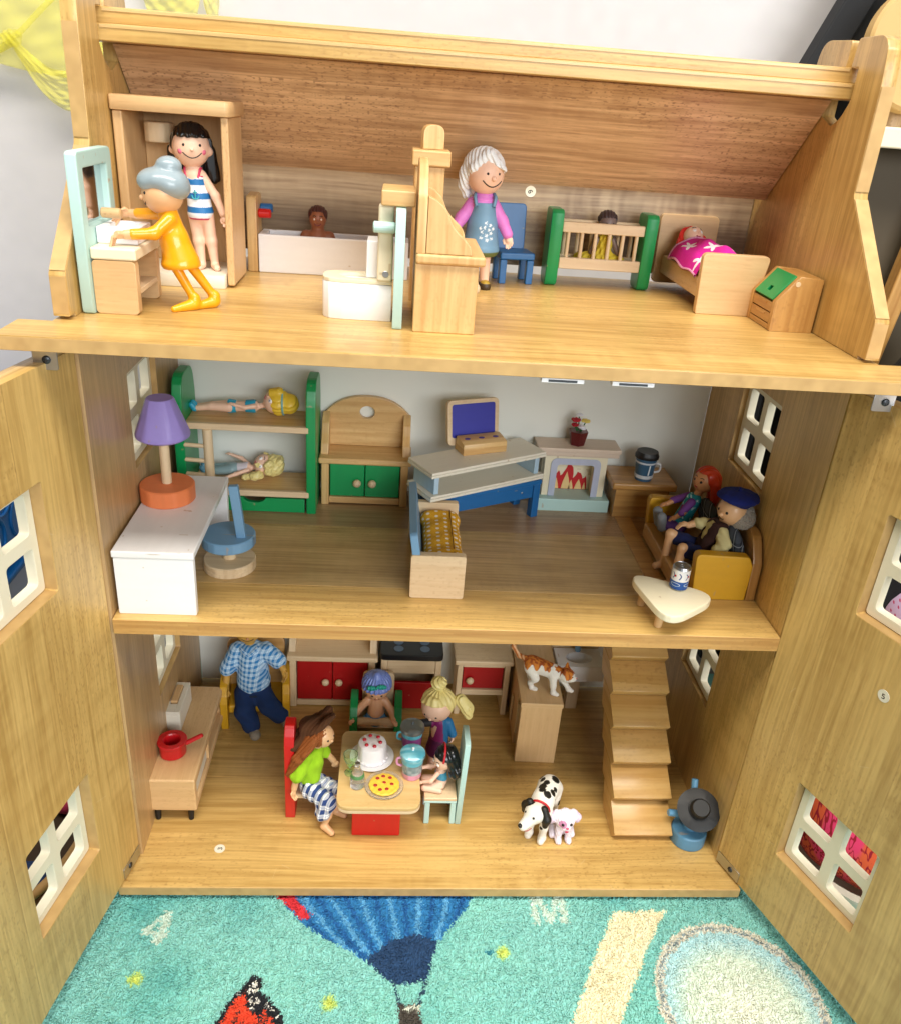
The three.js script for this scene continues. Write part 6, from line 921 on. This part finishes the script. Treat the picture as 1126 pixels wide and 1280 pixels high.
{ // girl in the lime shirt
  const t = doll('doll in lime green shirt and gingham skirt with brown floppy hat on the red chair', [-0.135, 0.0327, -0.0635]), c = [12, 71, 0], r = [11.5, 12.5, 11.5], sk = M.skinWood;
  part(t, 'body', [skin([[...c, ...r], L([4, 54, 1], 4, [9, 61, 0], 4), L([2, 46, 1], 8, [-3, 10, 2], 9), L([-14, 30, 16], 3.8, [-17, 14, 18], 3.4), L([12, 42, -10], 3.8, [22, 28, -10], 3.4), L([24, 3, 22], 4.4, [20, -14, 28], 3.8), L([20, -14, 28], 3.8, [15, -25, 31], 3.6), L([16, -26, 31], 4.2, [24, -28, 38], 3.4), L([28, 3, 4], 4.4, [26, -26, 8], 3.6), L([26, -28, 8], 3.8, [36, -30, 12], 3.2)], { k: 2, c: 0.9 }), hand([-17, 14, 18], [-0.1, -1, 0.2], [0.8, 0, 0.4], 14, 1, 0.4), hand([22, 28, -10], [0.6, -0.8, 0.1], [0, -0.6, -0.8], 13, -1, 0.4)], sk);
  part(t, 'shirt', skin([L([4, 50, 1], 8.5, [1, 38, 2], 11), L([1, 38, 2], 11, [-2, 20, 3], 12), L([-4, 49, 9], 6.5, [-14, 29, 16], 7), L([8, 48, -8], 6, [13, 38, -11], 6.2)], { k: 3, c: 0.9, cut: [[0, -1, 0, -14], [0.1, 1, 0, 58]], disp: (x, y, z) => 0.8 * Math.sin(x * 0.4 + z * 0.4) * Math.sin(y * 0.25) }), flat('#9fcf1e', 0.95));
  part(t, 'skirt', skin([L([-3, 12, 2], 11.5, [0, 6, 4], 12), L([0, 7, 12], 10.5, [20, 2, 25], 8.5), L([0, 7, -2], 10.5, [24, 4, 6], 8), L([18, 4, 24], 8.5, [14, -10, 29], 8)], { k: 4, c: 0.9, uv: 0.018, disp: (x, y, z) => 0.7 * Math.sin(x * 0.6 + z * 0.5) }), M.navyGingham);
  part(t, 'hair', skin([[8, 72, -1, 13.5, 12.5, 14], L([0, 72, 8], 7, [-13, 52, 14], 6), L([-13, 52, 14], 6, [-23, 30, 14], 3), L([-2, 70, -2], 8, [-18, 54, 2], 6), L([-18, 54, 2], 6, [-24, 36, 4], 3), L([4, 76, 12], 5, [-6, 60, 17], 4)], { k: 2, c: 0.8, cut: [(x, y, z) => Math.min(Math.max(x - 12 + 0.2 * (z < 0 ? 0 : 0), -1e3), 78 - y)], disp: (x, y, z) => 0.8 * Math.sin(x * 1.3 - y * 0.9) * Math.sin(z * 1.1) }), flat('#8f4d1a', 0.8));
  part(t, 'hat', skin([...[-15, -9, -3, 3, 9].map((z) => L([-22 + Math.abs(z + 3) * 0.4, 63, z + 2], 3.2, [21 - Math.abs(z + 3) * 0.5, 90, z - 8], 2.6)), [-1, 80, -4, 13, 8, 13]], { k: 6, c: 0.9, disp: (x, y, z) => 0.9 * Math.sin(x * 0.3 + z * 0.35) + 0.3 * Math.sin(x * 1.4 + z * 1.1) }), flat('#573319', 1));
  face(t, c, r, [0.86, 0, 0.6], [-0.1, 1, 0], { ea: 0.42, eb: 0.14, es: 1.4, ma: 0.2, mb: -0.5, mc: 0.08, skinM: sk, nose: 1.6 });
}
{ // baby in the high chair
  const t = doll('baby doll with lilac blue hair and green bow in the high chair', [-0.0715, 0.0148, -0.196]), c = [2, 50, 2], r = [15, 14.5, 14.5], sk = flat('#e3ae86', 0.35, { clearcoat: 0.2 });
  part(t, 'body', [skin([[...c, ...r], L([2, 32, 1], 8, [2, 12, 1], 10.5), [2, 15, 7, 7, 6, 6], L([-8, 31, 1], 5, [-19, 20, 6], 4.6), L([-19, 20, 6], 4.6, [-25, 13, 13], 4), L([12, 31, 1], 5, [21, 20, 7], 4.6), L([21, 20, 7], 4.6, [24, 13, 14], 4), L([-3, 6, 3], 7, [-12, 4, 10], 5.5), L([7, 6, 3], 7, [15, 4, 10], 5.5), [-13, 48, 1, 3, 4, 3], [17, 48, 1, 3, 4, 3]], { k: 2.2, c: 0.9 }), hand([-25, 13, 13], [-0.5, -0.5, 0.7], [0, -1, 0], 11, 1), hand([24, 13, 14], [0.4, -0.5, 0.8], [0, -1, 0], 11, -1)], sk);
  part(t, 'nappy', skin([L([2, 7, 2], 11.6, [2, 4, 2], 11.5), L([-3, 6, 4], 7.8, [-9, 5, 8], 6.6), L([7, 6, 4], 7.8, [12, 5, 8], 6.6)], { k: 2, c: 0.9, cut: [[0, 1, 0, 13]] }), flat('#4f86b5', 0.6));
  part(t, 'hair', skin([[2, 56, -1, 18, 15.5, 17.5], ...Array.from({ length: 9 }, (_, k) => L([2, 70, 4], 4, [2 + 15 * Math.sin((k - 4) * 0.36), 54.5, 2 + 15 * Math.cos((k - 4) * 0.36)], 3.2))], { k: 1, c: 0.8, cut: [(x, y, z) => Math.min(z - 3, 53 - y)], disp: (x, y, z) => 0.55 * Math.sin(Math.atan2(x - 2, z) * 22) * (y < 68 ? 1 : 0.2) }), flat('#7185c9', 0.4));
  part(t, 'bow', skin([[-4, 61, 17, 6, 3.2, 2.6], [8, 62.5, 16.5, 6, 3.2, 2.6], [2, 62, 18, 2, 2.4, 2]], { k: 0.6, c: 0.6, disp: (x, y, z) => 0.4 * Math.sin(x * 1.8) }), flat('#1f9c8a', 0.4));
  face(t, c, r, [0.05, -0.1, 1], [0, 1, 0], { ea: 0.4, eb: -0.05, es: 1.7, ma: 0.25, mb: -0.55, mc: 0.1, skinM: sk, nose: 1.5, lip: flat('#a4503f', 0.4) });
}
{ // girl with blonde bunches
  const t = doll('doll with blonde bunches in blue and magenta top behind the table', [0.0045, 0, -0.137]), c = [-5, 90, 6], r = [17.5, 17, 17], sk = M.skinPale;
  part(t, 'body', [skin([[...c, ...r], L([-2, 68, 0], 5, [-3, 76, 2], 5), L([-1, 62, 0], 9, [0, 34, 0], 10), L([-5, 32, 0], 6, [-6, 4, 2], 4.4), L([5, 32, 0], 6, [6, 4, 2], 4.4), L([-6, 3.5, 2], 4, [-7, 3, 10], 3.4), L([6, 3.5, 2], 4, [7, 3, 10], 3.4), L([-11, 64, 3], 4, [-24, 66, 8], 3.4), L([-24, 66, 8], 3.4, [-31, 72, 12], 3), L([10, 63, 0], 4, [16, 46, 4], 3.4)], { k: 2.2, c: 1 }), hand([-31, 72, 12], [-0.8, 0.4, 0.4], [0.3, -0.3, 1], 11, 1, 0.5), hand([16, 46, 4], [0, -1, 0.3], [-1, 0, 0], 11, -1, 0.5)], sk);
  part(t, 'jacket', skin([L([0, 63, -1], 10.2, [1, 36, -1], 11.5), L([10, 63, 0], 5.6, [16, 48, 3], 5), L([-10, 64, 2], 5.2, [-22, 66, 7], 4.6)], { k: 2.5, c: 0.9, cut: [[0, 1, 0, 72]], col: (x, y, z) => lin(x < 4 - 0.1 * (y - 60) && z > 2 && x > -9 ? '#8a1f6d' : x < -9 ? '#23262e' : '#1f74ab') }), M.vcol);
  part(t, 'skirt', skin([L([0, 36, 0], 11.5, [0, 24, 0], 14)], { c: 1, cut: [[0, -1, 0, -18]] }), flat('#5c1850', 0.6));
  const at = face(t, c, r, [-0.55, -0.25, 1], [0, 1, 0], { ea: 0.42, eb: 0.02, es: 1.4, ma: 0.3, mb: -0.5, mc: 0.2, skinM: sk, nose: 1.8, cheek: 2 });
  const fr = []; for (let k = -5; k <= 5; k++) fr.push(L(at(k * 0.12, 1.2, 0.5), 3.2, at(k * 0.24, 0.48 - 0.06 * (k & 1), 0.8), 2.4));
  part(t, 'hair', skin([[-3, 94, 2, 19.5, 17, 18], ...fr], { k: 1.4, c: 0.8, cut: [(x, y, z) => Math.min((x + 5) * -0.45 + (z - 6) * 0.85 - 0.22 * (y - 90) - 2.5, 97.5 - y + 0.2 * (z - 6))], disp: (x, y, z) => 0.5 * Math.sin(Math.atan2(x + 3, z) * 16 + y * 0.1) }), M.paleBlond);
  part(t, 'bunch', skin([L([-1, 112, 2], 4, [-3, 119, 2], 8), [-4, 121, 3, 9, 7, 9]], { k: 2, c: 0.8, disp: (x, y, z) => 0.6 * Math.sin(Math.atan2(x + 2, z) * 9 + y) }), M.paleBlond);
  part(t, 'bunch', skin([L([14, 96, 0], 3.5, [20, 96, 1], 4), L([22, 96, 1], 7, [30, 86, 3], 7.5), L([30, 86, 3], 7, [32, 78, 5], 5)], { k: 2, c: 0.8, disp: (x, y, z) => 0.5 * Math.sin(z * 1.3 + (x + y) * 0.7) }), M.paleBlond);
}
{ // small black haired doll on the mint chair
  const t = doll('small black haired doll with red hairband sitting on the mint chair', [0.0005, 0.0382, -0.0625]), c = [5, 39, 2], r = [11, 11.5, 11], sk = M.skinPale;
  part(t, 'body', [skin([[...c, ...r], L([3, 25, 1], 3, [4, 30, 1], 3), L([3, 22, 1], 5.6, [4, 7, 0], 6.5), L([-1, 23, 7], 2.6, [-8, 16, 11], 2.3), L([-8, 16, 11], 2.3, [-16, 13, 9], 2), L([0, 23, -5], 2.6, [-10, 19, -8], 2.3), L([-10, 19, -8], 2.3, [-17, 20, -5], 2), L([3, 5, 5], 5, [-14, 4, 8], 3.8), L([-14, 4, 8], 3.8, [2, 3, 12], 3), L([3, 5, -4], 5, [-14, 4, -6], 3.8)], { k: 1.8, c: 0.7 }), hand([-16, 13, 9], [-1, -0.2, 0], [0, -1, 0], 7.5, 1), hand([-17, 20, -5], [-1, -0.1, 0.2], [0, -1, 0], 7.5, -1)], sk);
  part(t, 'top', skin([L([3, 21, 1], 6.4, [4, 11, 0], 6.4)], { c: 0.7, cut: [[0, 1, 0, 22], [0, -1, 0, -9]] }), flat('#3f97b8', 0.45));
  face(t, c, r, [-1, -0.25, 0.5], [0, 1, 0], { ea: 0.42, eb: 0.05, es: 1.8, white: true, ma: 0.2, mb: -0.55, mc: 0.08, mr: 0.6, lip: M.lipRed, skinM: sk, nose: 1.1, brow: true });
  part(t, 'hair', skin([[8, 43, 1, 13, 12.5, 13.5], [13, 37, 5, 10, 9, 9], L([15, 32, 9], 6, [17, 26, 12], 5), [19, 30, 11, 6, 6, 6], [10, 27, 14, 4, 4, 4]], { k: 2, c: 0.7, cut: [(x, y, z) => Math.min(4.5 - 0.2 * (y - 39) + 0.35 * (z < 2 ? 0 : z - 2) - x, 44.5 - y)], disp: (x, y, z) => 0.35 * Math.sin(x * 1.1 + y * 0.5) }), M.blackHair);
  part(t, 'hair_band', tb(Array.from({ length: 9 }, (_, k) => [3.5 + 2 * Math.sin(k * 0.39), 43 + 12.8 * Math.sin(k * 0.393 + 0.1), 1 + 14 * Math.cos(k * 0.393 + 0.1)]), 1.2, 30), flat('#c3202d', 0.5));
}
// ---------- animals ----------
{ // ginger cat, forward is +x
  const t = thing('cat', 'ginger and white toy cat stepping down from the counter', 'cat figure', [0.1275, 0.0897, -0.1685], -0.36), c = [25, 27, 0], r = [9.5, 8.5, 9];
  const orange = (x, y, z) => { const n = noise(x * 0.35 + 70, z * 0.7 + y * 0.2 + 70, 300, 300, 12); const top = y + 3 * Math.sin(x * 0.5) - (x > 18 ? 28.5 : 34 + 0.05 * x) + 5 * (n - 0.5); if (x > 28 && Math.abs(z) < 4.5 && y < 31) return lin('#ece5dc'); if (x < -26) return mix3(lin('#b3611c'), lin('#e0b184'), sstep(0.3, 0.7, Math.sin(x * 1.2 + y * 0.9) * 0.5 + 0.5)); return top > 0 ? mix3(lin('#9c4a12'), lin('#d27f2c'), sstep(0.35, 0.65, n)) : lin('#eae4da'); };
  part(t, 'body', skin([L([-17, 32, 0], 10, [8, 28, 0], 9), L([8, 28, 0], 8.5, [18, 28, 0], 6.5), [...c, ...r], [32, 24.5, 0, 5, 4, 5], L([24, 33, 5], 3.4, [23, 39, 7.5], 1), L([24, 33, -5], 3.4, [23, 39, -7.5], 1),
    L([-18, 28, 5], 7, [-10, 17, 7], 4.6), L([-10, 17, 7], 4.4, [-15, 9, 7], 3), L([-15, 9, 7], 3, [-13, 3, 7], 2.8), L([-13, 2.8, 7], 2.8, [-8, 2.4, 7.5], 2.6), L([-20, 28, -5], 7, [-14, 17, -7], 4.6), L([-14, 17, -7], 4.4, [-19, 9, -7], 3), L([-19, 9, -7], 3, [-17, 3, -7], 2.8), L([-17, 2.8, -7], 2.8, [-12, 2.4, -7.5], 2.6),
    L([10, 25, 5], 5.5, [12, 13, 7], 3.6), L([12, 13, 7], 3.4, [13, 4, 7.5], 2.8), L([13, 3, 7.5], 2.9, [18, 2.4, 8], 2.6), L([13, 25, -4], 5.5, [22, 14, -6], 3.6), L([22, 14, -6], 3.4, [29, 4, -6], 2.8), L([29, 3.2, -6], 2.9, [33, 2.4, -6], 2.6),
    L([-25, 37, 0], 3.4, [-34, 37, -2], 2.8), L([-34, 37, -2], 2.8, [-42, 46, -4], 2.5), L([-42, 46, -4], 2.5, [-41, 58, -5], 2.4), L([-41, 58, -5], 2.4, [-37, 65, -5], 2)], { k: 2.4, c: 0.7, col: orange, disp: (x, y, z) => 0.2 * Math.sin(x * 1.8 + z) * Math.sin(y * 1.5) }), M.vcolSoft);
  for (const s of [-1, 1]) part(t, 'eye', bm([32.2, 29, s * 4], 1.2), M.ink); part(t, 'nose', bm([36.8, 25.8, 0], 1.1), flat('#c9867c', 0.5));
}
{ // dalmatian
  const t = thing('dog', 'white and black spotted toy dog with red collar on the ground floor', 'dog figure', [0.116, 0, -0.043], deg(-116)), c = [30, 45, 2], r = [11, 10.5, 11];
  const sp = []; const q = rnd(21); for (let k = 0; k < 30; k++) sp.push([-26 + q() * 44, 26 + q() * 32, (q() - 0.5) * 30, 2.2 + q() * 2.4]); sp.push([-20, 54, -6, 5.5], [-2, 55, 5, 5], [-14, 53, 9, 4], [26, 52, 9, 5], [8, 54, -4, 4.5]); for (let k = 0; k < 14; k++) sp.push([(k % 2 ? 20 : -20) + (q() - 0.5) * 8, 6 + q() * 18, (q() < 0.5 ? -7 : 7) + (q() - 0.5) * 8, 1.6 + q()]);
  part(t, 'body', skin([L([-18, 42, 0], 12.5, [6, 43, 0], 12), L([6, 43, 0], 12, [16, 42, 0], 12), L([16, 45, 0], 8, [26, 45, 1], 8), [...c, ...r], L([37, 41, 5], 7, [45, 38, 9], 5.4),
    L([-22, 38, 6], 8.5, [-14, 26, 8], 6), L([-14, 26, 8], 5.5, [-23, 15, 8], 4), L([-23, 15, 8], 4, [-21, 4, 8], 3.8), L([-21, 4, 8], 4, [-16, 3.2, 8], 3.6), L([-22, 38, -6], 8.5, [-15, 26, -8], 6), L([-15, 26, -8], 5.5, [-24, 15, -8], 4), L([-24, 15, -8], 4, [-22, 4, -8], 3.8), L([-22, 4, -8], 4, [-17, 3.2, -8], 3.6),
    L([15, 38, 7], 6.5, [18, 18, 7.5], 4.4), L([18, 18, 7.5], 4.2, [18, 5, 7.5], 3.9), L([18, 4.2, 7.5], 4.2, [23, 3.4, 7.5], 3.8), L([15, 38, -7], 6.5, [19, 18, -7.5], 4.4), L([19, 18, -7.5], 4.2, [20, 5, -7.5], 3.9), L([20, 4.2, -7.5], 4.2, [25, 3.4, -7.5], 3.8),
    L([-29, 44, 0], 3.4, [-33, 36, 2], 2.4), L([-33, 36, 2], 2.4, [-34, 26, 3], 1.6)], { k: 3, c: 0.8, col: (x, y, z) => { for (const [a, b, e, w] of sp) if (Math.hypot(x - a, y - b, z - e) < w) return lin('#15130f'); return lin('#f0ece2'); } }), M.vcol);
  part(t, 'ear', skin([L([28, 52, -7], 4.2, [30, 42, -11], 5.2), L([30, 42, -11], 5, [32, 35, -11], 3.2)], { k: 2, c: 0.8 }), flat('#17140f', 0.5)); part(t, 'ear', skin([L([25, 53, 10], 4.2, [22, 44, 14], 5), L([22, 44, 14], 5, [22, 37, 15], 3.4)], { k: 2, c: 0.8 }), flat('#17140f', 0.5));
  part(t, 'collar', tb(Array.from({ length: 14 }, (_, k) => [19.5 + 2.5 * Math.sin(k * 0.449), 44.5 + 10.8 * Math.sin(k * 0.449), 10.8 * Math.cos(k * 0.449)]), 1.3, 44, true), flat('#c01a24', 0.4));
  part(t, 'nose', bm([48.8, 40.5, 11.3], 2.6, 2.2, 2.6), M.ink); for (const s of [-1, 1]) part(t, 'eye', bm([38.3 - s * 2.6, 48.5, 5.2 + s * 5], 1.3), M.ink); part(t, 'mouth', tb([[49, 35.5, 8], [46.5, 34, 4.2], [42, 35.2, 0.8]], 0.5, 12), flat('#b5565a', 0.4));
}
{ // puppy
  const t = thing('puppy', 'small white toy puppy with pink eye patch beside the spotted dog', 'dog figure', [0.1365, 0, -0.031], 0.05), c = [0, 29, 6], r = [11, 10.5, 10.5];
  part(t, 'body', skin([[...c, ...r], L([0, 19, 1], 7.5, [0, 9, -3], 9), [0, 25, 14, 5, 4.2, 4.5], L([-5, 17, 6], 4, [-5.5, 4, 10], 3.2), L([-5.5, 3.2, 10], 3.4, [-5.5, 2.8, 13], 3.2), L([5, 17, 6], 4, [5.5, 4, 10], 3.2), L([5.5, 3.2, 10], 3.4, [5.5, 2.8, 13], 3.2), L([-8, 8, -3], 6, [-11, 4, 4], 3.6), L([8, 8, -3], 6, [11, 4, 4], 3.6), L([-9, 35, 4], 4.5, [-13.5, 30, 5], 4.2), L([-13.5, 30, 5], 4, [-14, 26, 5], 3), L([9, 35, 4], 4.5, [13.5, 30, 5], 4.2), L([13.5, 30, 5], 4, [14, 26, 5], 3), [0, 38, 5, 5, 3.4, 5], L([0, 8, -10], 3, [3, 14, -15], 2.4)], { k: 2, c: 0.7, col: (x, y, z) => { if (Math.hypot(x + 4.6, y - 30, z - 15) < 4.6) return lin('#cf8fb4'); if (Math.abs(x) > 11.5 && y > 24) return lin('#e6d3ea'); return lin('#eee4f0'); }, disp: (x, y, z) => 0.35 * Math.sin(x * 1.3) * Math.sin(y * 1.3 + z) }), M.vcol);
  for (const s of [-1, 1]) part(t, 'eye', bm([s * 4.4, 30, 15.3], 1.7), M.ink); part(t, 'nose', bm([0, 27.6, 18.6], 1.6, 1.2, 1.2), flat('#d0547c', 0.35)); part(t, 'tongue', bm([0, 22.4, 18], 2, 1.5, 0.9), flat('#cc3d62', 0.4));
}
// ---------- beyond the toy ----------
{ // yellow organza, twisted and hung on the wall
  const org = new THREE.MeshPhysicalMaterial({ color: new THREE.Color('#f6f060'), roughness: 1, specularIntensity: 0.2, transparent: true, opacity: 0.30, transmission: 0.3, thickness: 0, side: THREE.DoubleSide });
  const grid = globalThis.clothGrid;
  const swag = (label, rows, depth) => { const t = thing('organza_drape', label, 'fabric', [0, 0, 0]); rows.forEach(([a, b, c0, d, w]) => part(t, 'fold', grid((u, v) => { const p = lerp(lerp(a[0], b[0], u), lerp(c0[0], d[0], u), v), y = lerp(lerp(a[1], b[1], u), lerp(c0[1], d[1], u), v) - 0.012 * Math.sin(Math.PI * u) * w; return [p, y, depth + 0.004 * w + 0.0018 * Math.sin(v * 9 + u * 7 + w) + 0.0012 * Math.sin(v * 23 - u * 15 + 2 * Math.sin(u * 5)) + 0.0006 * Math.sin(v * 47 + u * 21)]; }, 44, 56, 0.0004), org)); return t; };
  const t = swag('sheer yellow organza swag tied in a twist left of the gable', [[[-0.60, 0.85], [-0.372, 0.85], [-0.60, 0.748], [-0.384, 0.702], 1], [[-0.58, 0.792], [-0.478, 0.742], [-0.58, 0.745], [-0.472, 0.731], 2], [[-0.476, 0.744], [-0.375, 0.748], [-0.474, 0.730], [-0.385, 0.690], 3]], -0.405);
  part(t, 'twist', tube([[-0.520, 0.712, -0.398], [-0.486, 0.726, -0.396], [-0.474, 0.736, -0.394], [-0.466, 0.741, -0.394], [-0.440, 0.765, -0.396], [-0.400, 0.80, -0.398]], 0.0028, 60, 8), org); part(t, 'knot', skin([[0, 0, 0, 10, 8, 7], [5, 3, 3, 6, 4, 5]], { k: 3, c: 1, disp: (x, y, z) => 0.8 * Math.sin(x * 0.9 + y * 0.7) }).translate(-0.472, 0.737, -0.392), org);
  swag('sheer yellow organza end hanging behind the roof ridge', [[[-0.355, 0.83], [-0.268, 0.83], [-0.330, 0.764], [-0.285, 0.762], 1], [[-0.285, 0.83], [-0.252, 0.83], [-0.270, 0.765], [-0.262, 0.763], 2]], -0.405);
}
{ // dark furniture behind the right gable
  const t = thing('black_easel', 'black slanted frame standing behind the right gable', 'easel frame', [0.37, 0.80, -0.34]);
  part(t, 'post', bx(-0.014, 0.014, -0.10, 0.10, -0.012, 0.012, 0.002, 'y').rotateZ(-0.40).translate(0.011, 0.018, 0), flat('#16181c', 0.8)); part(t, 'board', bx(0.03, 0.33, -0.8, 0.16, -0.036, -0.022, 0.002, 'y'), flat('#0b0c0e', 0.8)); part(t, 'post', bx(-0.018, 0.018, -0.12, 0.10, -0.010, 0.010, 0.002, 'y').rotateZ(-0.40).translate(0.036, 0.022, -0.008), flat('#0d0e10', 0.8));
  const d = thing('round_seat', 'pale round wooden disc behind the rounded gable ear', 'stool', [0.438, 0.785, -0.295]); part(d, 'seat', disc(0.058, 0.018, 0.003, 48).rotateX(Math.PI / 2 - 0.15), flat('#c7a468', 0.55)); part(d, 'leg', dowel([0, -0.05, -0.012], [0.03, -0.75, -0.04], 0.012, 0.002), M.beech);
  const s = thing('white_shelf', 'white shelf edge behind the right gable', 'shelf', [0.39, 0.698, -0.25]); part(s, 'board', bx(0, 0.35, -0.0005, 0.0185, -0.045, 0.004, 0.002, 'x'), M.cream); part(s, 'side', bx(0.30, 0.32, -0.72, -0.001, -0.045, 0, 0.002, 'y'), M.cream); part(s, 'back_board', bx(0.004, 0.298, -0.72, -0.001, -0.044, -0.038, 0.001, 'y'), flat('#4c4231', 0.7)); part(s, 'wooden_post', bx(0.092, 0.112, -0.72, -0.002, -0.03, -0.012, 0.002, 'y').rotateZ(-0.12), M.amber);
  const b = thing('black_bag', 'dark black cloth bag on the floor right of the dollhouse', 'bag', [0.515, -0.02, -0.19]); part(b, 'bag_body', skin([[0, 270, 0, 90, 290, 60], [-40, 430, 20, 60, 110, 50]], { k: 30, c: 9, disp: (x, y, z) => 4 * Math.sin(x * 0.11) * Math.sin(y * 0.07 + z * 0.1) }), flat('#0b0b0d', 0.95));
}
{ // things seen through the door windows
  const t = thing('blue_tub', 'blue plastic tub seen through the upper left door window', 'tub', [-0.56, -0.02, -0.27]); part(t, 'tub_wall', bx(-0.06, 0.06, 0.205, 0.36, -0.12, 0.14, 0.01), flat('#0c66b5', 0.35)); for (const [y, z] of [[0.255, -0.02], [0.255, 0.05], [0.30, 0.02], [0.30, 0.09]]) part(t, 'raised_ring', new THREE.TorusGeometry(0.026, 0.0022, 8, 32).rotateY(Math.PI / 2).translate(0.0605, y, z), flat('#0c66b5', 0.3)); part(t, 'rim', bx(-0.066, 0.068, 0.198, 0.206, -0.126, 0.146, 0.003), flat('#0a5596', 0.35));
  const c = thing('lilac_box', 'pale lilac storage box under the blue tub', 'storage box', [-0.56, -0.02, -0.27]); part(c, 'box_body', bx(-0.055, 0.055, 0.0, 0.196, -0.115, 0.135, 0.008), flat('#b3b8d8', 0.4)); part(c, 'handle', bx(0.0555, 0.058, 0.12, 0.135, -0.03, 0.05, 0.001), flat('#9aa0c6', 0.4));
  const w = thing('wicker_basket', 'brown striped wicker basket seen through the lower left door window', 'basket', [-0.405, -0.02, -0.015]); for (let k = 0; k < 5; k++) part(w, 'wicker_band', tube(Array.from({ length: 20 }, (_, i) => [0.05 * Math.cos(i * 0.314), 0.006 + k * 0.0105, 0.105 * Math.sin(i * 0.314)]), 0.0048, 80, 8, true), k % 2 ? flat('#6b4a26', 0.7) : flat('#a98550', 0.7)); part(w, 'basket_base', disc(0.049, 0.004, 0.001).scale(1, 1, 2.1), flat('#3a2a18', 0.8));
  const p = thing('pink_ball', 'small pink ball in the wicker basket', 'ball', [-0.40, 0.004, -0.075]); part(p, 'ball', ball(0, 0, 0, 0.02, 0.02, 0.02, 24), flat('#d9476e', 0.4)); const n = thing('navy_cloth', 'navy cloth crumpled in the wicker basket', 'cloth', [-0.405, -0.004, 0.045]); part(n, 'cloth', skin([[0, 6, 0, 34, 16, 30], [10, 12, 14, 18, 12, 16]], { k: 8, c: 2, disp: (x, y, z) => 1.6 * Math.sin(x * 0.25) * Math.sin(z * 0.22 + y * 0.2) }), flat('#1c3560', 0.95));
  const leo = texture(512, 512, (u, v) => { const n = 0.55 * noise(u * 20, v * 20, 20, 20, 8) + 0.45 * noise(u * 41, v * 41, 41, 41, 9), d = sstep(0.47, 0.5, n) * (1 - sstep(0.6, 0.63, n)); return mix3(mix3(lin('#cf5a33'), lin('#d83a6a'), sstep(0.35, 0.7, noise(u * 6, v * 6, 6, 6, 10))), lin('#8e1326'), d); });
  const l = thing('leopard_cushion', 'red and orange leopard print cushion seen through the lower right window', 'cushion', [0.445, -0.02, -0.02]); part(l, 'cover', skin([[0, 62, 0, 62, 46, 92]], { k: 0, c: 3, uv: 0.10, disp: (x, y, z) => 2 * Math.sin(x * 0.06 + z * 0.05) }), new THREE.MeshStandardMaterial({ map: leo, roughness: 0.95 }));
  const q = thing('white_basin', 'white plastic basin holding the leopard cushion', 'basin', [0.445, -0.02, -0.02]); part(q, 'basin_wall', lathe([[0.062, 0.004], [0.074, 0.045], [0.080, 0.048], [0.080, 0.052], [0.071, 0.050], [0.058, 0.008], [0, 0.006], [0, 0.003]], 48).scale(1, 1, 1.42), flat('#dcdccb', 0.35));
  const pf = texture(256, 256, (u, v) => { const X = u * 16, Z = v * 16; const d = Math.hypot(X % 1 - 0.5 + 0.5 * (hash(Math.floor(X), Math.floor(Z), 3) - 0.5), Z % 1 - 0.5 + 0.5 * (hash(Math.floor(X), Math.floor(Z), 4) - 0.5)); return d < 0.17 ? lin('#c0446c') : mix3(lin('#e2b3cf'), lin('#c9b6dc'), noise(u * 5, v * 5, 5, 5, 6)); });
  const f = thing('pink_cushion', 'pink speckled fabric cushion seen through the upper right window', 'cushion', [0.56, -0.02, -0.15]); part(f, 'cover', skin([[0, 240, 0, 70, 90, 120], [0, 80, 0, 75, 100, 125]], { k: 30, c: 5, uv: 0.11, disp: (x, y, z) => 3 * Math.sin(z * 0.05 + y * 0.04) }), new THREE.MeshStandardMaterial({ map: pf, roughness: 0.95 }));
}
scene.traverse((o) => { if (o.isMesh) { o.castShadow = true; o.receiveShadow = true; } });
renderer.render(scene, camera);
